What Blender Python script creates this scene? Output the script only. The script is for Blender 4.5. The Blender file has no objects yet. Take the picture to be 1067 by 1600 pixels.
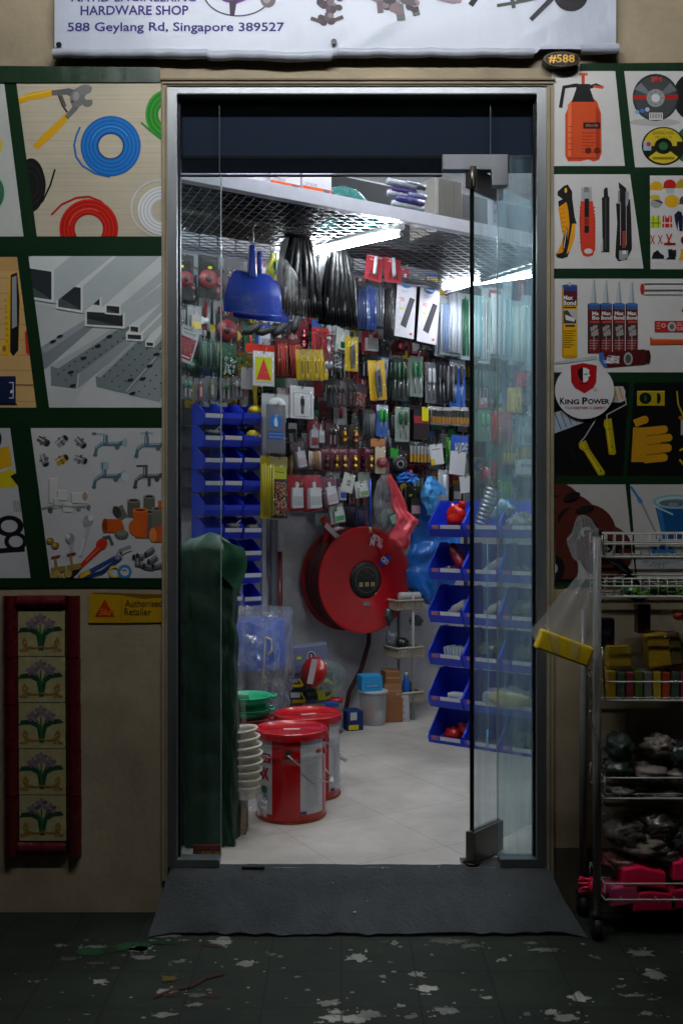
import bpy, bmesh, math, random
from mathutils import Vector, Matrix, noise

# ------------------------------------------------------------------ camera, world, light, exposure
F, D, HC, CX, CY = 1556.0, 3.11, 1.25, 533.5, 800.0   # focal length in photo pixels, distance to shopfront, eye height
S = F / D                                             # photo pixels per metre on the shopfront plane (Y = 0)
FLOOR = 0.14                                          # shop floor above pavement
R = math.radians
scene = bpy.context.scene
C = scene.collection
cam_d = bpy.data.cameras.new('camera'); cam = bpy.data.objects.new('camera', cam_d); C.objects.link(cam)
cam.location = (0, -D, HC); cam.rotation_euler = (R(90), 0, 0)
cam_d.sensor_fit = 'VERTICAL'; cam_d.sensor_height = 36; cam_d.lens = 36 * F / 1600.0
cam_d.clip_start = 0.02; cam_d.clip_end = 500
cam_d.dof.use_dof = True; cam_d.dof.focus_distance = 3.9; cam_d.dof.aperture_fstop = 5.6
scene.camera = cam
world = bpy.data.worlds.new('World'); scene.world = world; world.use_nodes = True
wn = world.node_tree.nodes; wl = world.node_tree.links
sky = wn.new('ShaderNodeTexSky'); sky.sky_type = 'NISHITA'; sky.sun_disc = False
sky.sun_elevation = R(-4); sky.sun_rotation = R(200)
wl.new(sky.outputs[0], wn['Background'].inputs[0]); wn['Background'].inputs[1].default_value = 0.09
scene.view_settings.view_transform = 'Standard'; scene.view_settings.look = 'None'
scene.view_settings.exposure = 0.0; scene.view_settings.gamma = 1
TUBE_L = 162.0          # radiance of the shop's fluorescent tubes
WALK_L = 134.0           # radiance of the covered walkway's ceiling tube
try:
    scene.cycles.transparent_max_bounces = 24
    scene.cycles.max_bounces = 8
    scene.cycles.sample_clamp_indirect = 4
except Exception: pass

# ------------------------------------------------------------------ helpers
def lin(h):
    if isinstance(h, tuple): return h
    o = []
    for i in (0, 2, 4):
        c = int(h[i:i+2], 16) / 255.0
        o.append(c / 12.92 if c <= 0.04045 else ((c + 0.055) / 1.055) ** 2.4)
    return tuple(o)
def at(px, py, Y):
    d = Y + D
    return Vector(((px - CX) / F * d, Y, HC - (py - CY) / F * d))
def onfloor(px, py, z=None):
    """point of a horizontal plane seen at a pixel"""
    z = FLOOR if z is None else z
    d = F * (HC - z) / (py - CY)
    return Vector(((px - CX) / F * d, d - D, z)), d

MATS = {}
def new_mat(name):
    m = bpy.data.materials.new(name); m.use_nodes = True
    nt = m.node_tree; nt.nodes.clear()
    out = nt.nodes.new('ShaderNodeOutputMaterial')
    return m, nt, out
def nd(nt, t, **k):
    n = nt.nodes.new(t)
    for a, b in k.items():
        if a.startswith('_'): setattr(n, a[1:], b)
        else: n.inputs[a].default_value = b
    return n
def finish(name, rough=0.5, metal=0.0, vary=0.15, vscale=18.0, bump=0.0, bscale=40.0, coat=0.0, spec=0.5, stretch=None, trans=0.0, dirt=0.0):
    m, nt, out = new_mat(name); L = nt.links.new
    p = nd(nt, 'ShaderNodeBsdfPrincipled')
    p.inputs['Roughness'].default_value = rough; p.inputs['Metallic'].default_value = metal
    p.inputs['Coat Weight'].default_value = coat; p.inputs['Specular IOR Level'].default_value = spec
    p.inputs['Transmission Weight'].default_value = trans
    a = nd(nt, 'ShaderNodeAttribute', _attribute_name='Col')
    tc = nd(nt, 'ShaderNodeTexCoord'); src = tc.outputs['Object']
    if stretch:
        mp = nd(nt, 'ShaderNodeMapping'); mp.inputs['Scale'].default_value = stretch
        L(src, mp.inputs[0]); src = mp.outputs[0]
    if vary > 0:
        n = nd(nt, 'ShaderNodeTexNoise'); n.inputs['Scale'].default_value = vscale; n.inputs['Detail'].default_value = 6
        n.inputs['Roughness'].default_value = 0.65
        L(src, n.inputs['Vector'])
        mr = nd(nt, 'ShaderNodeMapRange'); mr.inputs[1].default_value = 0.25; mr.inputs[2].default_value = 0.75
        mr.inputs[3].default_value = 1 - vary; mr.inputs[4].default_value = 1 + vary * 0.6
        L(n.outputs['Fac'], mr.inputs[0])
        vm = nd(nt, 'ShaderNodeVectorMath', _operation='SCALE')
        L(a.outputs['Color'], vm.inputs[0]); L(mr.outputs[0], vm.inputs['Scale'])
        col = vm.outputs[0]
        r2 = nd(nt, 'ShaderNodeMapRange'); r2.inputs[3].default_value = max(0.05, rough - 0.1); r2.inputs[4].default_value = min(1, rough + 0.12)
        L(n.outputs['Fac'], r2.inputs[0]); L(r2.outputs[0], p.inputs['Roughness'])
        L(col, p.inputs['Base Color'])
    else:
        L(a.outputs['Color'], p.inputs['Base Color'])
    if bump > 0:
        bn = nd(nt, 'ShaderNodeTexNoise'); bn.inputs['Scale'].default_value = bscale; bn.inputs['Detail'].default_value = 4
        L(src, bn.inputs['Vector'])
        b = nd(nt, 'ShaderNodeBump'); b.inputs['Strength'].default_value = bump; b.inputs['Distance'].default_value = 0.01
        L(bn.outputs['Fac'], b.inputs['Height']); L(b.outputs[0], p.inputs['Normal'])
    L(p.outputs[0], out.inputs[0])
    MATS[name] = m; return m
finish('matte', 0.75, vary=0.12, spec=.25)
finish('print', 0.5, vary=0.14, vscale=4, bump=0.15, bscale=5, spec=.12)
finish('paper', 0.6, vary=0.08, spec=.25)
finish('gloss', 0.22, vary=0.1, coat=0.2)
finish('plastic', 0.38, vary=0.1)
finish('metal', 0.34, metal=1.0, vary=0.15)
finish('brushed', 0.38, metal=0.85, vary=0.22, vscale=10, stretch=(1, 1, 0.12))
finish('rubber', 0.6, vary=0.2)
finish('blackbag', 0.36, vary=0.2, spec=.3, bump=.5, bscale=25)
finish('vinyl', 0.36, vary=0.06, vscale=3, bump=0.5, bscale=6, stretch=(1.6, 1, 0.7))
finish('cloth', 0.55, vary=0.25, vscale=6, bump=0.5, bscale=14)
finish('ceramic', 0.25, vary=0.14, vscale=30, bump=0.08, bscale=30, coat=0.1)
finish('crinkle', 0.25, vary=0.2, vscale=12, bump=0.9, bscale=17)
finish('mat', 0.85, vary=0.6, vscale=3.2, bump=0.35, bscale=90, spec=.2)

def film(name, base, tint=(1, 1, 1), haze=0.1, gl=0.14, bump=0.6, bscale=45, rough=0.12, streak=None):
    """clear plastic or glass: see-through, a reflecting skin, and a little milky scatter"""
    m, nt, out = new_mat(name); L = nt.links.new
    tr = nd(nt, 'ShaderNodeBsdfTransparent'); tr.inputs[0].default_value = (*tint, 1)
    g = nd(nt, 'ShaderNodeBsdfGlossy'); g.inputs['Roughness'].default_value = rough
    df = nd(nt, 'ShaderNodeBsdfDiffuse'); df.inputs[0].default_value = (*base, 1)
    tl = nd(nt, 'ShaderNodeBsdfTranslucent'); tl.inputs[0].default_value = (*base, 1)
    md = nd(nt, 'ShaderNodeMixShader'); md.inputs[0].default_value = 0.5
    L(df.outputs[0], md.inputs[1]); L(tl.outputs[0], md.inputs[2])
    tc = nd(nt, 'ShaderNodeTexCoord')
    if bump > 0:
        bn = nd(nt, 'ShaderNodeTexNoise'); bn.inputs['Scale'].default_value = bscale; bn.inputs['Detail'].default_value = 3
        bn.inputs['Distortion'].default_value = 1.5
        L(tc.outputs['Object'], bn.inputs['Vector'])
        b = nd(nt, 'ShaderNodeBump'); b.inputs['Strength'].default_value = bump; b.inputs['Distance'].default_value = 0.01
        L(bn.outputs['Fac'], b.inputs['Height']); L(b.outputs[0], g.inputs['Normal'])
    m1 = nd(nt, 'ShaderNodeMixShader'); L(tr.outputs[0], m1.inputs[1]); L(md.outputs[0], m1.inputs[2]); m1.inputs[0].default_value = haze
    if streak:
        mp = nd(nt, 'ShaderNodeMapping'); mp.inputs['Scale'].default_value = streak; L(tc.outputs['Object'], mp.inputs[0])
        n = nd(nt, 'ShaderNodeTexNoise'); n.inputs['Scale'].default_value = 3.0; n.inputs['Detail'].default_value = 7; n.inputs['Roughness'].default_value = .7
        L(mp.outputs[0], n.inputs['Vector'])
        mr = nd(nt, 'ShaderNodeMapRange'); mr.inputs[1].default_value = 0.4; mr.inputs[2].default_value = 0.75
        mr.inputs[3].default_value = haze * 0.25; mr.inputs[4].default_value = haze * 2.6
        L(n.outputs['Fac'], mr.inputs[0]); L(mr.outputs[0], m1.inputs[0])
    fr = nd(nt, 'ShaderNodeLayerWeight'); fr.inputs[0].default_value = 0.35
    ma = nd(nt, 'ShaderNodeMath', _operation='MULTIPLY_ADD'); L(fr.outputs['Fresnel'], ma.inputs[0]); ma.inputs[1].default_value = 0.09; ma.inputs[2].default_value = gl * 0.4
    m2 = nd(nt, 'ShaderNodeMixShader'); L(ma.outputs[0], m2.inputs[0]); L(m1.outputs[0], m2.inputs[1]); L(g.outputs[0], m2.inputs[2])
    L(m2.outputs[0], out.inputs[0]); MATS[name] = m
film('film', (.8, .82, .85), haze=0.004, gl=0.04, rough=0.08, bump=.8, bscale=60)
film('cloudy', (.75, .77, .8), haze=0.20, gl=0.12, bscale=30)
film('tub', (.8, .82, .85), haze=0.5, gl=0.1, bump=0)
film('glass', (.55, .68, .72), tint=(.93, .97, .96), haze=0.012, gl=0.03, bump=0, rough=0.02, streak=(9, 9, 0.7))
film('clearglass', (.55, .68, .72), tint=(.9, .94, .97), haze=0.002, gl=0.03, bump=0, rough=0.02)
film('doorglass', (.58, .78, .92), tint=(.92, .965, .965), haze=0.10, gl=0.08, bump=0, rough=0.03, streak=(14, 14, 0.6))
film('glassjar', (.6, .68, .66), tint=(.75, .82, .8), haze=0.2, gl=0.25, bump=0.3, rough=0.08)

film('wrapfilm', (.75, .8, .88), haze=0.24, gl=0.5, bump=1.0, bscale=22, rough=0.16, streak=(7, 7, 3))  # uneven haze streaks stand in for highlights on the crinkled wrap

def emit(name, col, st):
    m, nt, out = new_mat(name); e = nd(nt, 'ShaderNodeEmission'); e.inputs[0].default_value = (*col, 1); e.inputs[1].default_value = st
    nt.links.new(e.outputs[0], out.inputs[0]); MATS[name] = m
emit('tube_light', (0.86, 0.94, 1.0), TUBE_L)
emit('walk_light', (0.97, 0.98, 1.0), WALK_L)

class MB:
    """collects faces with a colour and a finish each, then links them as ONE mesh object"""
    def __init__(s, mat='matte', col='808080', T=None):
        s.v = []; s.f = []; s.c = []; s.m = []; s.s = []; s.mat = mat; s.col = col; s.T = T; s.layer = 0; s.clip = None; s.map = None
    def vert(s, p):
        p = Vector(p)
        if s.T is not None: p = s.T @ p
        s.v.append(p); return len(s.v) - 1
    def face(s, idx, smooth=False, col=None, mat=None):
        s.f.append(idx); s.c.append(lin(col or s.col)); s.m.append(mat or s.mat); s.s.append(smooth)
    def pts(s, P, **k):
        s.face([s.vert(p) for p in P], **k)
    def box(s, x0, x1, y0, y1, z0, z1, **k):
        if x0 > x1: x0, x1 = x1, x0
        if y0 > y1: y0, y1 = y1, y0
        if z0 > z1: z0, z1 = z1, z0
        i = [s.vert(p) for p in ((x0,y0,z0),(x1,y0,z0),(x1,y1,z0),(x0,y1,z0),(x0,y0,z1),(x1,y0,z1),(x1,y1,z1),(x0,y1,z1))]
        for q in ((0,3,2,1),(4,5,6,7),(0,1,5,4),(1,2,6,5),(2,3,7,6),(3,0,4,7)): s.face([i[a] for a in q], **k)
        return s
    def prism(s, poly, y0, y1, axis='y', **k):
        """2-D outline extruded: axis y -> outline is (x,z); axis x -> outline is (y,z); axis z -> (x,y)"""
        def mk(a, b, t):
            return (a, t, b) if axis == 'y' else ((t, a, b) if axis == 'x' else (a, b, t))
        A = [s.vert(mk(a, b, y0)) for a, b in poly]; B = [s.vert(mk(a, b, y1)) for a, b in poly]
        n = len(poly); s.face(A[::-1], **k); s.face(B, **k)
        for i in range(n): s.face([A[i], A[(i+1) % n], B[(i+1) % n], B[i]], **k)
        return s
    def tube(s, path, r, n=8, cap=True, smooth=True, **k):
        path = [Vector(p) for p in path]; rings = []
        up0 = None
        for i, p in enumerate(path):
            a = path[max(i-1, 0)]; b = path[min(i+1, len(path)-1)]
            t = (b - a).normalized() if (b - a).length > 1e-9 else Vector((0, 0, 1))
            if up0 is None:
                up0 = Vector((0, 0, 1)) if abs(t.z) < .9 else Vector((1, 0, 0))
            e1 = t.cross(up0)
            if e1.length < 1e-4: e1 = t.cross(Vector((1, 0, 0)))
            e1.normalize(); e2 = t.cross(e1).normalized(); up0 = -e2 if False else up0
            rr = r[i] if isinstance(r, (list, tuple)) else r
            rings.append([s.vert(p + rr * (math.cos(6.28319*j/n) * e1 + math.sin(6.28319*j/n) * e2)) for j in range(n)])
        for a, b in zip(rings, rings[1:]):
            for j in range(n): s.face([a[j], a[(j+1) % n], b[(j+1) % n], b[j]], smooth=smooth, **k)
        if cap: s.face(rings[0][::-1], **k); s.face(rings[-1], **k)
        return s
    def lathe(s, prof, n=24, cx=0, cy=0, axis='z', smooth=True, colf=None, cap=True, **k):
        """profile of (radius, height); axis z = upright, y = disc facing the viewer"""
        rings = []
        for r, h in prof:
            ring = []
            for j in range(n):
                a = 6.2831853 * j / n
                if axis == 'z': ring.append(s.vert((cx + r*math.cos(a), cy + r*math.sin(a), h)))
                elif axis == 'y': ring.append(s.vert((cx + r*math.cos(a), h, cy + r*math.sin(a))))
                else: ring.append(s.vert((h, cx + r*math.cos(a), cy + r*math.sin(a))))
            rings.append(ring)
        for i, (a, b) in enumerate(zip(rings, rings[1:])):
            for j in range(n):
                kk = dict(k)
                if colf: 
                    cc = colf(i, j)
                    if cc: kk['col'] = cc
                s.face([a[j], a[(j+1) % n], b[(j+1) % n], b[j]], smooth=smooth, **kk)
        if cap:
            s.face(rings[0][::-1], **k); s.face(rings[-1], **k)
        return s
    def sheet(s, nu, nv, fn, closed=False, **k):
        g = [[s.vert(fn(i / nu, j / nv)) for j in range(nv + 1)] for i in range(nu if closed else nu + 1)]
        for i in range(nu):
            a = g[i]; b = g[(i+1) % nu] if closed else g[i+1]
            for j in range(nv): s.face([a[j], b[j], b[j+1], a[j+1]], smooth=True, **k)
        return s
    def ball(s, c, rx, ry, rz, nu=14, nv=8, wob=0.0, seed=0, **k):
        def fn(u, v):
            a = 6.2831853 * u; b = math.pi * (v - .5) * .998
            d = Vector((math.cos(a)*math.cos(b), math.sin(a)*math.cos(b), math.sin(b)))
            w = 1 + wob * noise.noise(d * 2.3 + Vector((seed*3.7, seed, 0))) + wob*.6*noise.noise(d * 6 + Vector((seed, seed*1.3, 4)))
            return (c[0] + rx*d.x*w, c[1] + ry*d.y*w, c[2] + rz*d.z*w)
        return s.sheet(nu, nv, fn, closed=True, **k)
    # ---- flat drawing (prints): outlines in the units of s.map, each call one thin layer above the last
    def _m(s, x, y):
        return s.map(x, y, s.layer)
    def _clip(s, P):
        if not s.clip: return P
        Q = s.clip; n = len(Q)
        ar = sum(Q[i][0]*Q[(i+1)%n][1] - Q[(i+1)%n][0]*Q[i][1] for i in range(n))
        for i in range(n):
            a, b = Q[i], Q[(i+1) % n]; out = []
            def side(p): return ((b[0]-a[0])*(p[1]-a[1]) - (b[1]-a[1])*(p[0]-a[0])) * (1 if ar > 0 else -1)
            for j in range(len(P)):
                p, q = P[j], P[(j+1) % len(P)]; sp, sq = side(p), side(q)
                if sp >= 0: out.append(p)
                if (sp >= 0) != (sq >= 0):
                    t = sp / (sp - sq); out.append((p[0]+(q[0]-p[0])*t, p[1]+(q[1]-p[1])*t))
            P = out
            if len(P) < 3: return []
        return P
    def poly(s, P, col=None, nl=False, **k):
        if not nl: s.layer += 1
        P = s._clip([(float(a), float(b)) for a, b in P])
        if len(P) >= 3: s.face([s.vert(s._m(*p)) for p in P], col=col, **k)
        return s
    def rect(s, x0, y0, x1, y1, col=None, **k): return s.poly([(x0,y0),(x1,y0),(x1,y1),(x0,y1)], col, **k)
    def ell(s, cx, cy, rx, ry=None, col=None, ang=0, n=28, **k):
        ry = rx if ry is None else ry; ca, sa = math.cos(R(ang)), math.sin(R(ang))
        return s.poly([(cx + rx*math.cos(6.28319*i/n)*ca - ry*math.sin(6.28319*i/n)*sa, cy + rx*math.cos(6.28319*i/n)*sa + ry*math.sin(6.28319*i/n)*ca) for i in range(n)], col, **k)
    def ring(s, cx, cy, r0, r1, col=None, a0=0, a1=360, n=36, sy=1.0):
        s.layer += 1
        for i in range(n):
            t0 = R(a0 + (a1-a0)*i/n); t1 = R(a0 + (a1-a0)*(i+1)/n)
            s.poly([(cx+r0*math.cos(t0), cy+sy*r0*math.sin(t0)), (cx+r1*math.cos(t0), cy+sy*r1*math.sin(t0)), (cx+r1*math.cos(t1), cy+sy*r1*math.sin(t1)), (cx+r0*math.cos(t1), cy+sy*r0*math.sin(t1))], col, nl=True)
        return s
    def line(s, P, w, col=None):
        s.layer += 1
        ws = w if isinstance(w, (list, tuple)) else [w] * len(P)
        for i in range(len(P) - 1):
            (x0, y0), (x1, y1) = P[i], P[i+1]; l = math.hypot(x1-x0, y1-y0) or 1; nx, ny = -(y1-y0)/l, (x1-x0)/l
            e = 0.25 * min(ws[i], ws[i+1]) / l if len(P) > 2 else 0
            x0 -= (x1-x0)*e; y0 -= (y1-y0)*e; x1 += (x1-x0)*e; y1 += (y1-y0)*e
            a, b = ws[i]/2, ws[i+1]/2
            if i % 2 and len(P) > 2: s.layer += 1
            s.poly([(x0+nx*a, y0+ny*a), (x1+nx*b, y1+ny*b), (x1-nx*b, y1-ny*b), (x0-nx*a, y0-ny*a)], col, nl=True)
            if i % 2 and len(P) > 2: s.layer -= 1
        if len(P) > 2: s.layer += 1
        return s
    def coil(s, cx, cy, r0, r1, c1, c2, n=6, **k):
        for i in range(n):
            a = r0 + (r1-r0)*i/n; b = r0 + (r1-r0)*(i+1)/n
            s.ring(cx, cy, a, b, c1 if i % 2 else c2, **k)
        return s
    def text(s, body, x0, y0, x1, y1, col=None, bold=0.0, ang=0, shear=0):
        """lettering fitted into a box of map units (x0,y0 = top left)"""
        cu = bpy.data.curves.new('t', 'FONT'); cu.body = body; cu.size = 1; cu.offset = bold; cu.resolution_u = 3; cu.shear = shear
        ob = bpy.data.objects.new('t', cu); me = bpy.data.meshes.new_from_object(ob)
        s.layer += 1
        if len(me.vertices):
            xs = [v.co.x for v in me.vertices]; ys = [v.co.y for v in me.vertices]
            ax, bx, ay, by = min(xs), max(xs), min(ys), max(ys)
            ca, sa = math.cos(R(ang)), math.sin(R(ang)); mx, my = (x0+x1)/2, (y0+y1)/2
            base = len(s.v); m0 = s.map
            for v in me.vertices:
                x = x0 + (v.co.x-ax)/(bx-ax or 1)*(x1-x0); y = y1 - (v.co.y-ay)/(by-ay or 1)*(y1-y0)
                dx, dy = x-mx, y-my
                s.vert(s._m(mx + dx*ca - dy*sa, my + dx*sa + dy*ca))
            for p in me.polygons: s.face([base+i for i in p.vertices], col=col)
        bpy.data.objects.remove(ob); bpy.data.curves.remove(cu); bpy.data.meshes.remove(me)
        return s
    def build(s, name, parent=None, bevel=0, loc=None):
        me = bpy.data.meshes.new(name)
        me.from_pydata([tuple(v) for v in s.v], [], s.f)
        slots = []
        for k in s.m:
            if k not in slots: slots.append(k)
        for k in slots: me.materials.append(MATS[k])
        me.polygons.foreach_set('material_index', [slots.index(k) for k in s.m])
        me.polygons.foreach_set('use_smooth', s.s)
        ca = me.color_attributes.new('Col', 'FLOAT_COLOR', 'CORNER')
        buf = []
        for f, c in zip(s.f, s.c):
            for _ in f: buf.extend((c[0], c[1], c[2], 1.0))
        ca.data.foreach_set('color', buf)
        me.update()
        o = bpy.data.objects.new(name, me); C.objects.link(o)
        if parent: o.parent = parent
        if loc is not None: o.location = loc
        if bevel:
            b = o.modifiers.new('b', 'BEVEL'); b.width = bevel; b.segments = 2; b.limit_method = 'ANGLE'; b.angle_limit = R(40)
        return o

USED = {}
def tag(o, label, cat, group=None, kind=None):
    o['label'] = label; o['category'] = cat
    if group: o['group'] = group
    if kind: o['kind'] = kind
    return o
def thing(name, label, cat, loc=(0,0,0), rz=0, group=None, rx=0, ry=0):
    o = bpy.data.objects.new(name, None); C.objects.link(o); o.empty_display_size = 0.05
    o.location = loc; o.rotation_euler = (rx, ry, rz)
    return tag(o, label, cat, group)
def struct(o): o['kind'] = 'structure'; return o
def dup(root, loc, label, rz=None, ry=None, group=None):
    r = root.copy(); C.objects.link(r); r.location = loc; r['label'] = label
    if group: r['group'] = group
    if rz is not None: r.rotation_euler.z = rz
    if ry is not None: r.rotation_euler.y = ry
    for ch in list(root.children):
        c = ch.copy(); C.objects.link(c); c.parent = r
        for g in list(ch.children):
            d = g.copy(); C.objects.link(d); d.parent = c
    return r
def rnd(a, b): return random.uniform(a, b)
random.seed(7)
ORD = ['first','second','third','fourth','fifth','sixth','seventh','eighth','ninth','tenth','eleventh','twelfth','thirteenth','fourteenth','fifteenth','sixteenth','seventeenth','eighteenth','nineteenth','twentieth','twenty-first','twenty-second','twenty-third','twenty-fourth']

def facemap(Y, eps=0.000016):
    """photo-pixel drawing units on a plane parallel to the shopfront, laid at depth Y"""
    return lambda x, y, l: ((x - CX) / S, Y - l * eps, HC - (y - CY) / S)
def localmap(y0=0.0, eps=0.00015):
    return lambda x, z, l: (x, y0 - l * eps, z)

# the shop's inner walls run 30 degrees off the shopfront
TH = R(30); UX, UY = math.cos(TH), math.sin(TH); NX, NY = math.sin(TH), -math.cos(TH); WY = 2.36
def wp(px, py, off):
    """point seen at a pixel on the plane `off` metres in front of the goods wall; also metres per pixel across and up"""
    a = (px - CX) / F
    d = (UX * (D + WY) - off) / (UX - .5 * a)
    return Vector((a * d, d - D, HC - (py - CY) / F * d)), d / (F * (UX - .5 * a)), d / F
# ------------------------------------------------------------------ ground and shop shell
def special_mats():
    # walkway: dark worn tiles
    m, nt, out = new_mat('pavement'); L = nt.links.new
    p = nd(nt, 'ShaderNodeBsdfPrincipled'); tc = nd(nt, 'ShaderNodeTexCoord')
    a = nd(nt, 'ShaderNodeAttribute', _attribute_name='Col')
    br = nd(nt, 'ShaderNodeTexBrick', _offset=0.0); br.inputs['Scale'].default_value = 1
    br.inputs['Brick Width'].default_value = .2; br.inputs['Row Height'].default_value = .2; br.inputs['Mortar Size'].default_value = .003
    br.inputs['Color1'].default_value = (.9,.9,.9,1); br.inputs['Color2'].default_value = (1.15,1.15,1.15,1); br.inputs['Mortar'].default_value = (.45,.45,.45,1)
    L(tc.outputs['Object'], br.inputs['Vector'])
    n = nd(nt, 'ShaderNodeTexNoise'); n.inputs['Scale'].default_value = 5; n.inputs['Detail'].default_value = 9; n.inputs['Roughness'].default_value = .7
    L(tc.outputs['Object'], n.inputs['Vector'])
    mr = nd(nt, 'ShaderNodeMapRange'); mr.inputs[1].default_value = .3; mr.inputs[2].default_value = .7; mr.inputs[3].default_value = .6; mr.inputs[4].default_value = 1.5
    L(n.outputs['Fac'], mr.inputs[0])
    v1 = nd(nt, 'ShaderNodeVectorMath', _operation='MULTIPLY'); L(a.outputs['Color'], v1.inputs[0]); L(br.outputs['Color'], v1.inputs[1])
    v2 = nd(nt, 'ShaderNodeVectorMath', _operation='SCALE'); L(v1.outputs[0], v2.inputs[0]); L(mr.outputs[0], v2.inputs['Scale'])
    L(v2.outputs[0], p.inputs['Base Color']); p.inputs['Roughness'].default_value = .7; p.inputs['Specular IOR Level'].default_value = .2
    b = nd(nt, 'ShaderNodeBump'); b.inputs['Strength'].default_value = .4; b.inputs['Distance'].default_value = .004; L(n.outputs['Fac'], b.inputs['Height']); L(b.outputs[0], p.inputs['Normal'])
    L(p.outputs[0], out.inputs[0]); MATS['pavement'] = m
    # shop floor: pale worn tiles laid square to the inner walls
    m, nt, out = new_mat('shop_floor'); L = nt.links.new
    p = nd(nt, 'ShaderNodeBsdfPrincipled'); tc = nd(nt, 'ShaderNodeTexCoord')
    mp = nd(nt, 'ShaderNodeMapping'); mp.inputs['Rotation'].default_value = (0, 0, -TH); L(tc.outputs['Object'], mp.inputs[0])
    br = nd(nt, 'ShaderNodeTexBrick', _offset=0.0); br.inputs['Scale'].default_value = 1
    br.inputs['Brick Width'].default_value = .4; br.inputs['Row Height'].default_value = .4; br.inputs['Mortar Size'].default_value = .0016; br.inputs['Mortar Smooth'].default_value = .3
    br.inputs['Color1'].default_value = (.50,.462,.425,1); br.inputs['Color2'].default_value = (.465,.43,.39,1); br.inputs['Mortar'].default_value = (.28,.25,.23,1)
    L(mp.outputs[0], br.inputs['Vector'])
    n = nd(nt, 'ShaderNodeTexNoise'); n.inputs['Scale'].default_value = 4; n.inputs['Detail'].default_value = 10; n.inputs['Roughness'].default_value = .7
    L(tc.outputs['Object'], n.inputs['Vector'])
    mr = nd(nt, 'ShaderNodeMapRange'); mr.inputs[1].default_value = .3; mr.inputs[2].default_value = .7; mr.inputs[3].default_value = .66; mr.inputs[4].default_value = 1.1
    L(n.outputs['Fac'], mr.inputs[0])
    v2 = nd(nt, 'ShaderNodeVectorMath', _operation='SCALE'); L(br.outputs['Color'], v2.inputs[0]); L(mr.outputs[0], v2.inputs['Scale'])
    L(v2.outputs[0], p.inputs['Base Color'])
    r2 = nd(nt, 'ShaderNodeMapRange'); r2.inputs[3].default_value = .3; r2.inputs[4].default_value = .6; L(n.outputs['Fac'], r2.inputs[0]); L(r2.outputs[0], p.inputs['Roughness'])
    L(p.outputs[0], out.inputs[0]); MATS['shop_floor'] = m
    # painted plaster: cream, grime drips and blotches
    m, nt, out = new_mat('plaster'); L = nt.links.new
    p = nd(nt, 'ShaderNodeBsdfPrincipled'); tc = nd(nt, 'ShaderNodeTexCoord'); a = nd(nt, 'ShaderNodeAttribute', _attribute_name='Col')
    n1 = nd(nt, 'ShaderNodeTexNoise'); n1.inputs['Scale'].default_value = 3.4; n1.inputs['Detail'].default_value = 9; n1.inputs['Roughness'].default_value = .65
    L(tc.outputs['Object'], n1.inputs['Vector'])
    mp = nd(nt, 'ShaderNodeMapping'); mp.inputs['Scale'].default_value = (5, 5, 1.6); L(tc.outputs['Object'], mp.inputs[0])
    n2 = nd(nt, 'ShaderNodeTexNoise'); n2.inputs['Scale'].default_value = 1.5; n2.inputs['Detail'].default_value = 6; L(mp.outputs[0], n2.inputs['Vector'])
    m1 = nd(nt, 'ShaderNodeMapRange'); m1.inputs[1].default_value = .3; m1.inputs[2].default_value = .7; m1.inputs[3].default_value = .60; m1.inputs[4].default_value = 1.1; L(n1.outputs['Fac'], m1.inputs[0])
    m2 = nd(nt, 'ShaderNodeMapRange'); m2.inputs[1].default_value = .35; m2.inputs[2].default_value = .62; m2.inputs[3].default_value = .965; m2.inputs[4].default_value = 1.01; L(n2.outputs['Fac'], m2.inputs[0])
    mm = nd(nt, 'ShaderNodeMath', _operation='MULTIPLY'); L(m1.outputs[0], mm.inputs[0]); L(m2.outputs[0], mm.inputs[1])
    v = nd(nt, 'ShaderNodeVectorMath', _operation='SCALE'); L(a.outputs['Color'], v.inputs[0]); L(mm.outputs[0], v.inputs['Scale'])
    L(v.outputs[0], p.inputs['Base Color']); p.inputs['Roughness'].default_value = .75
    n3 = nd(nt, 'ShaderNodeTexNoise'); n3.inputs['Scale'].default_value = 60; n3.inputs['Detail'].default_value = 5; L(tc.outputs['Object'], n3.inputs['Vector'])
    b = nd(nt, 'ShaderNodeBump'); b.inputs['Strength'].default_value = .25; b.inputs['Distance'].default_value = .004; L(n3.outputs['Fac'], b.inputs['Height']); L(b.outputs[0], p.inputs['Normal'])
    L(p.outputs[0], out.inputs[0]); MATS['plaster'] = m
special_mats()

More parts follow.
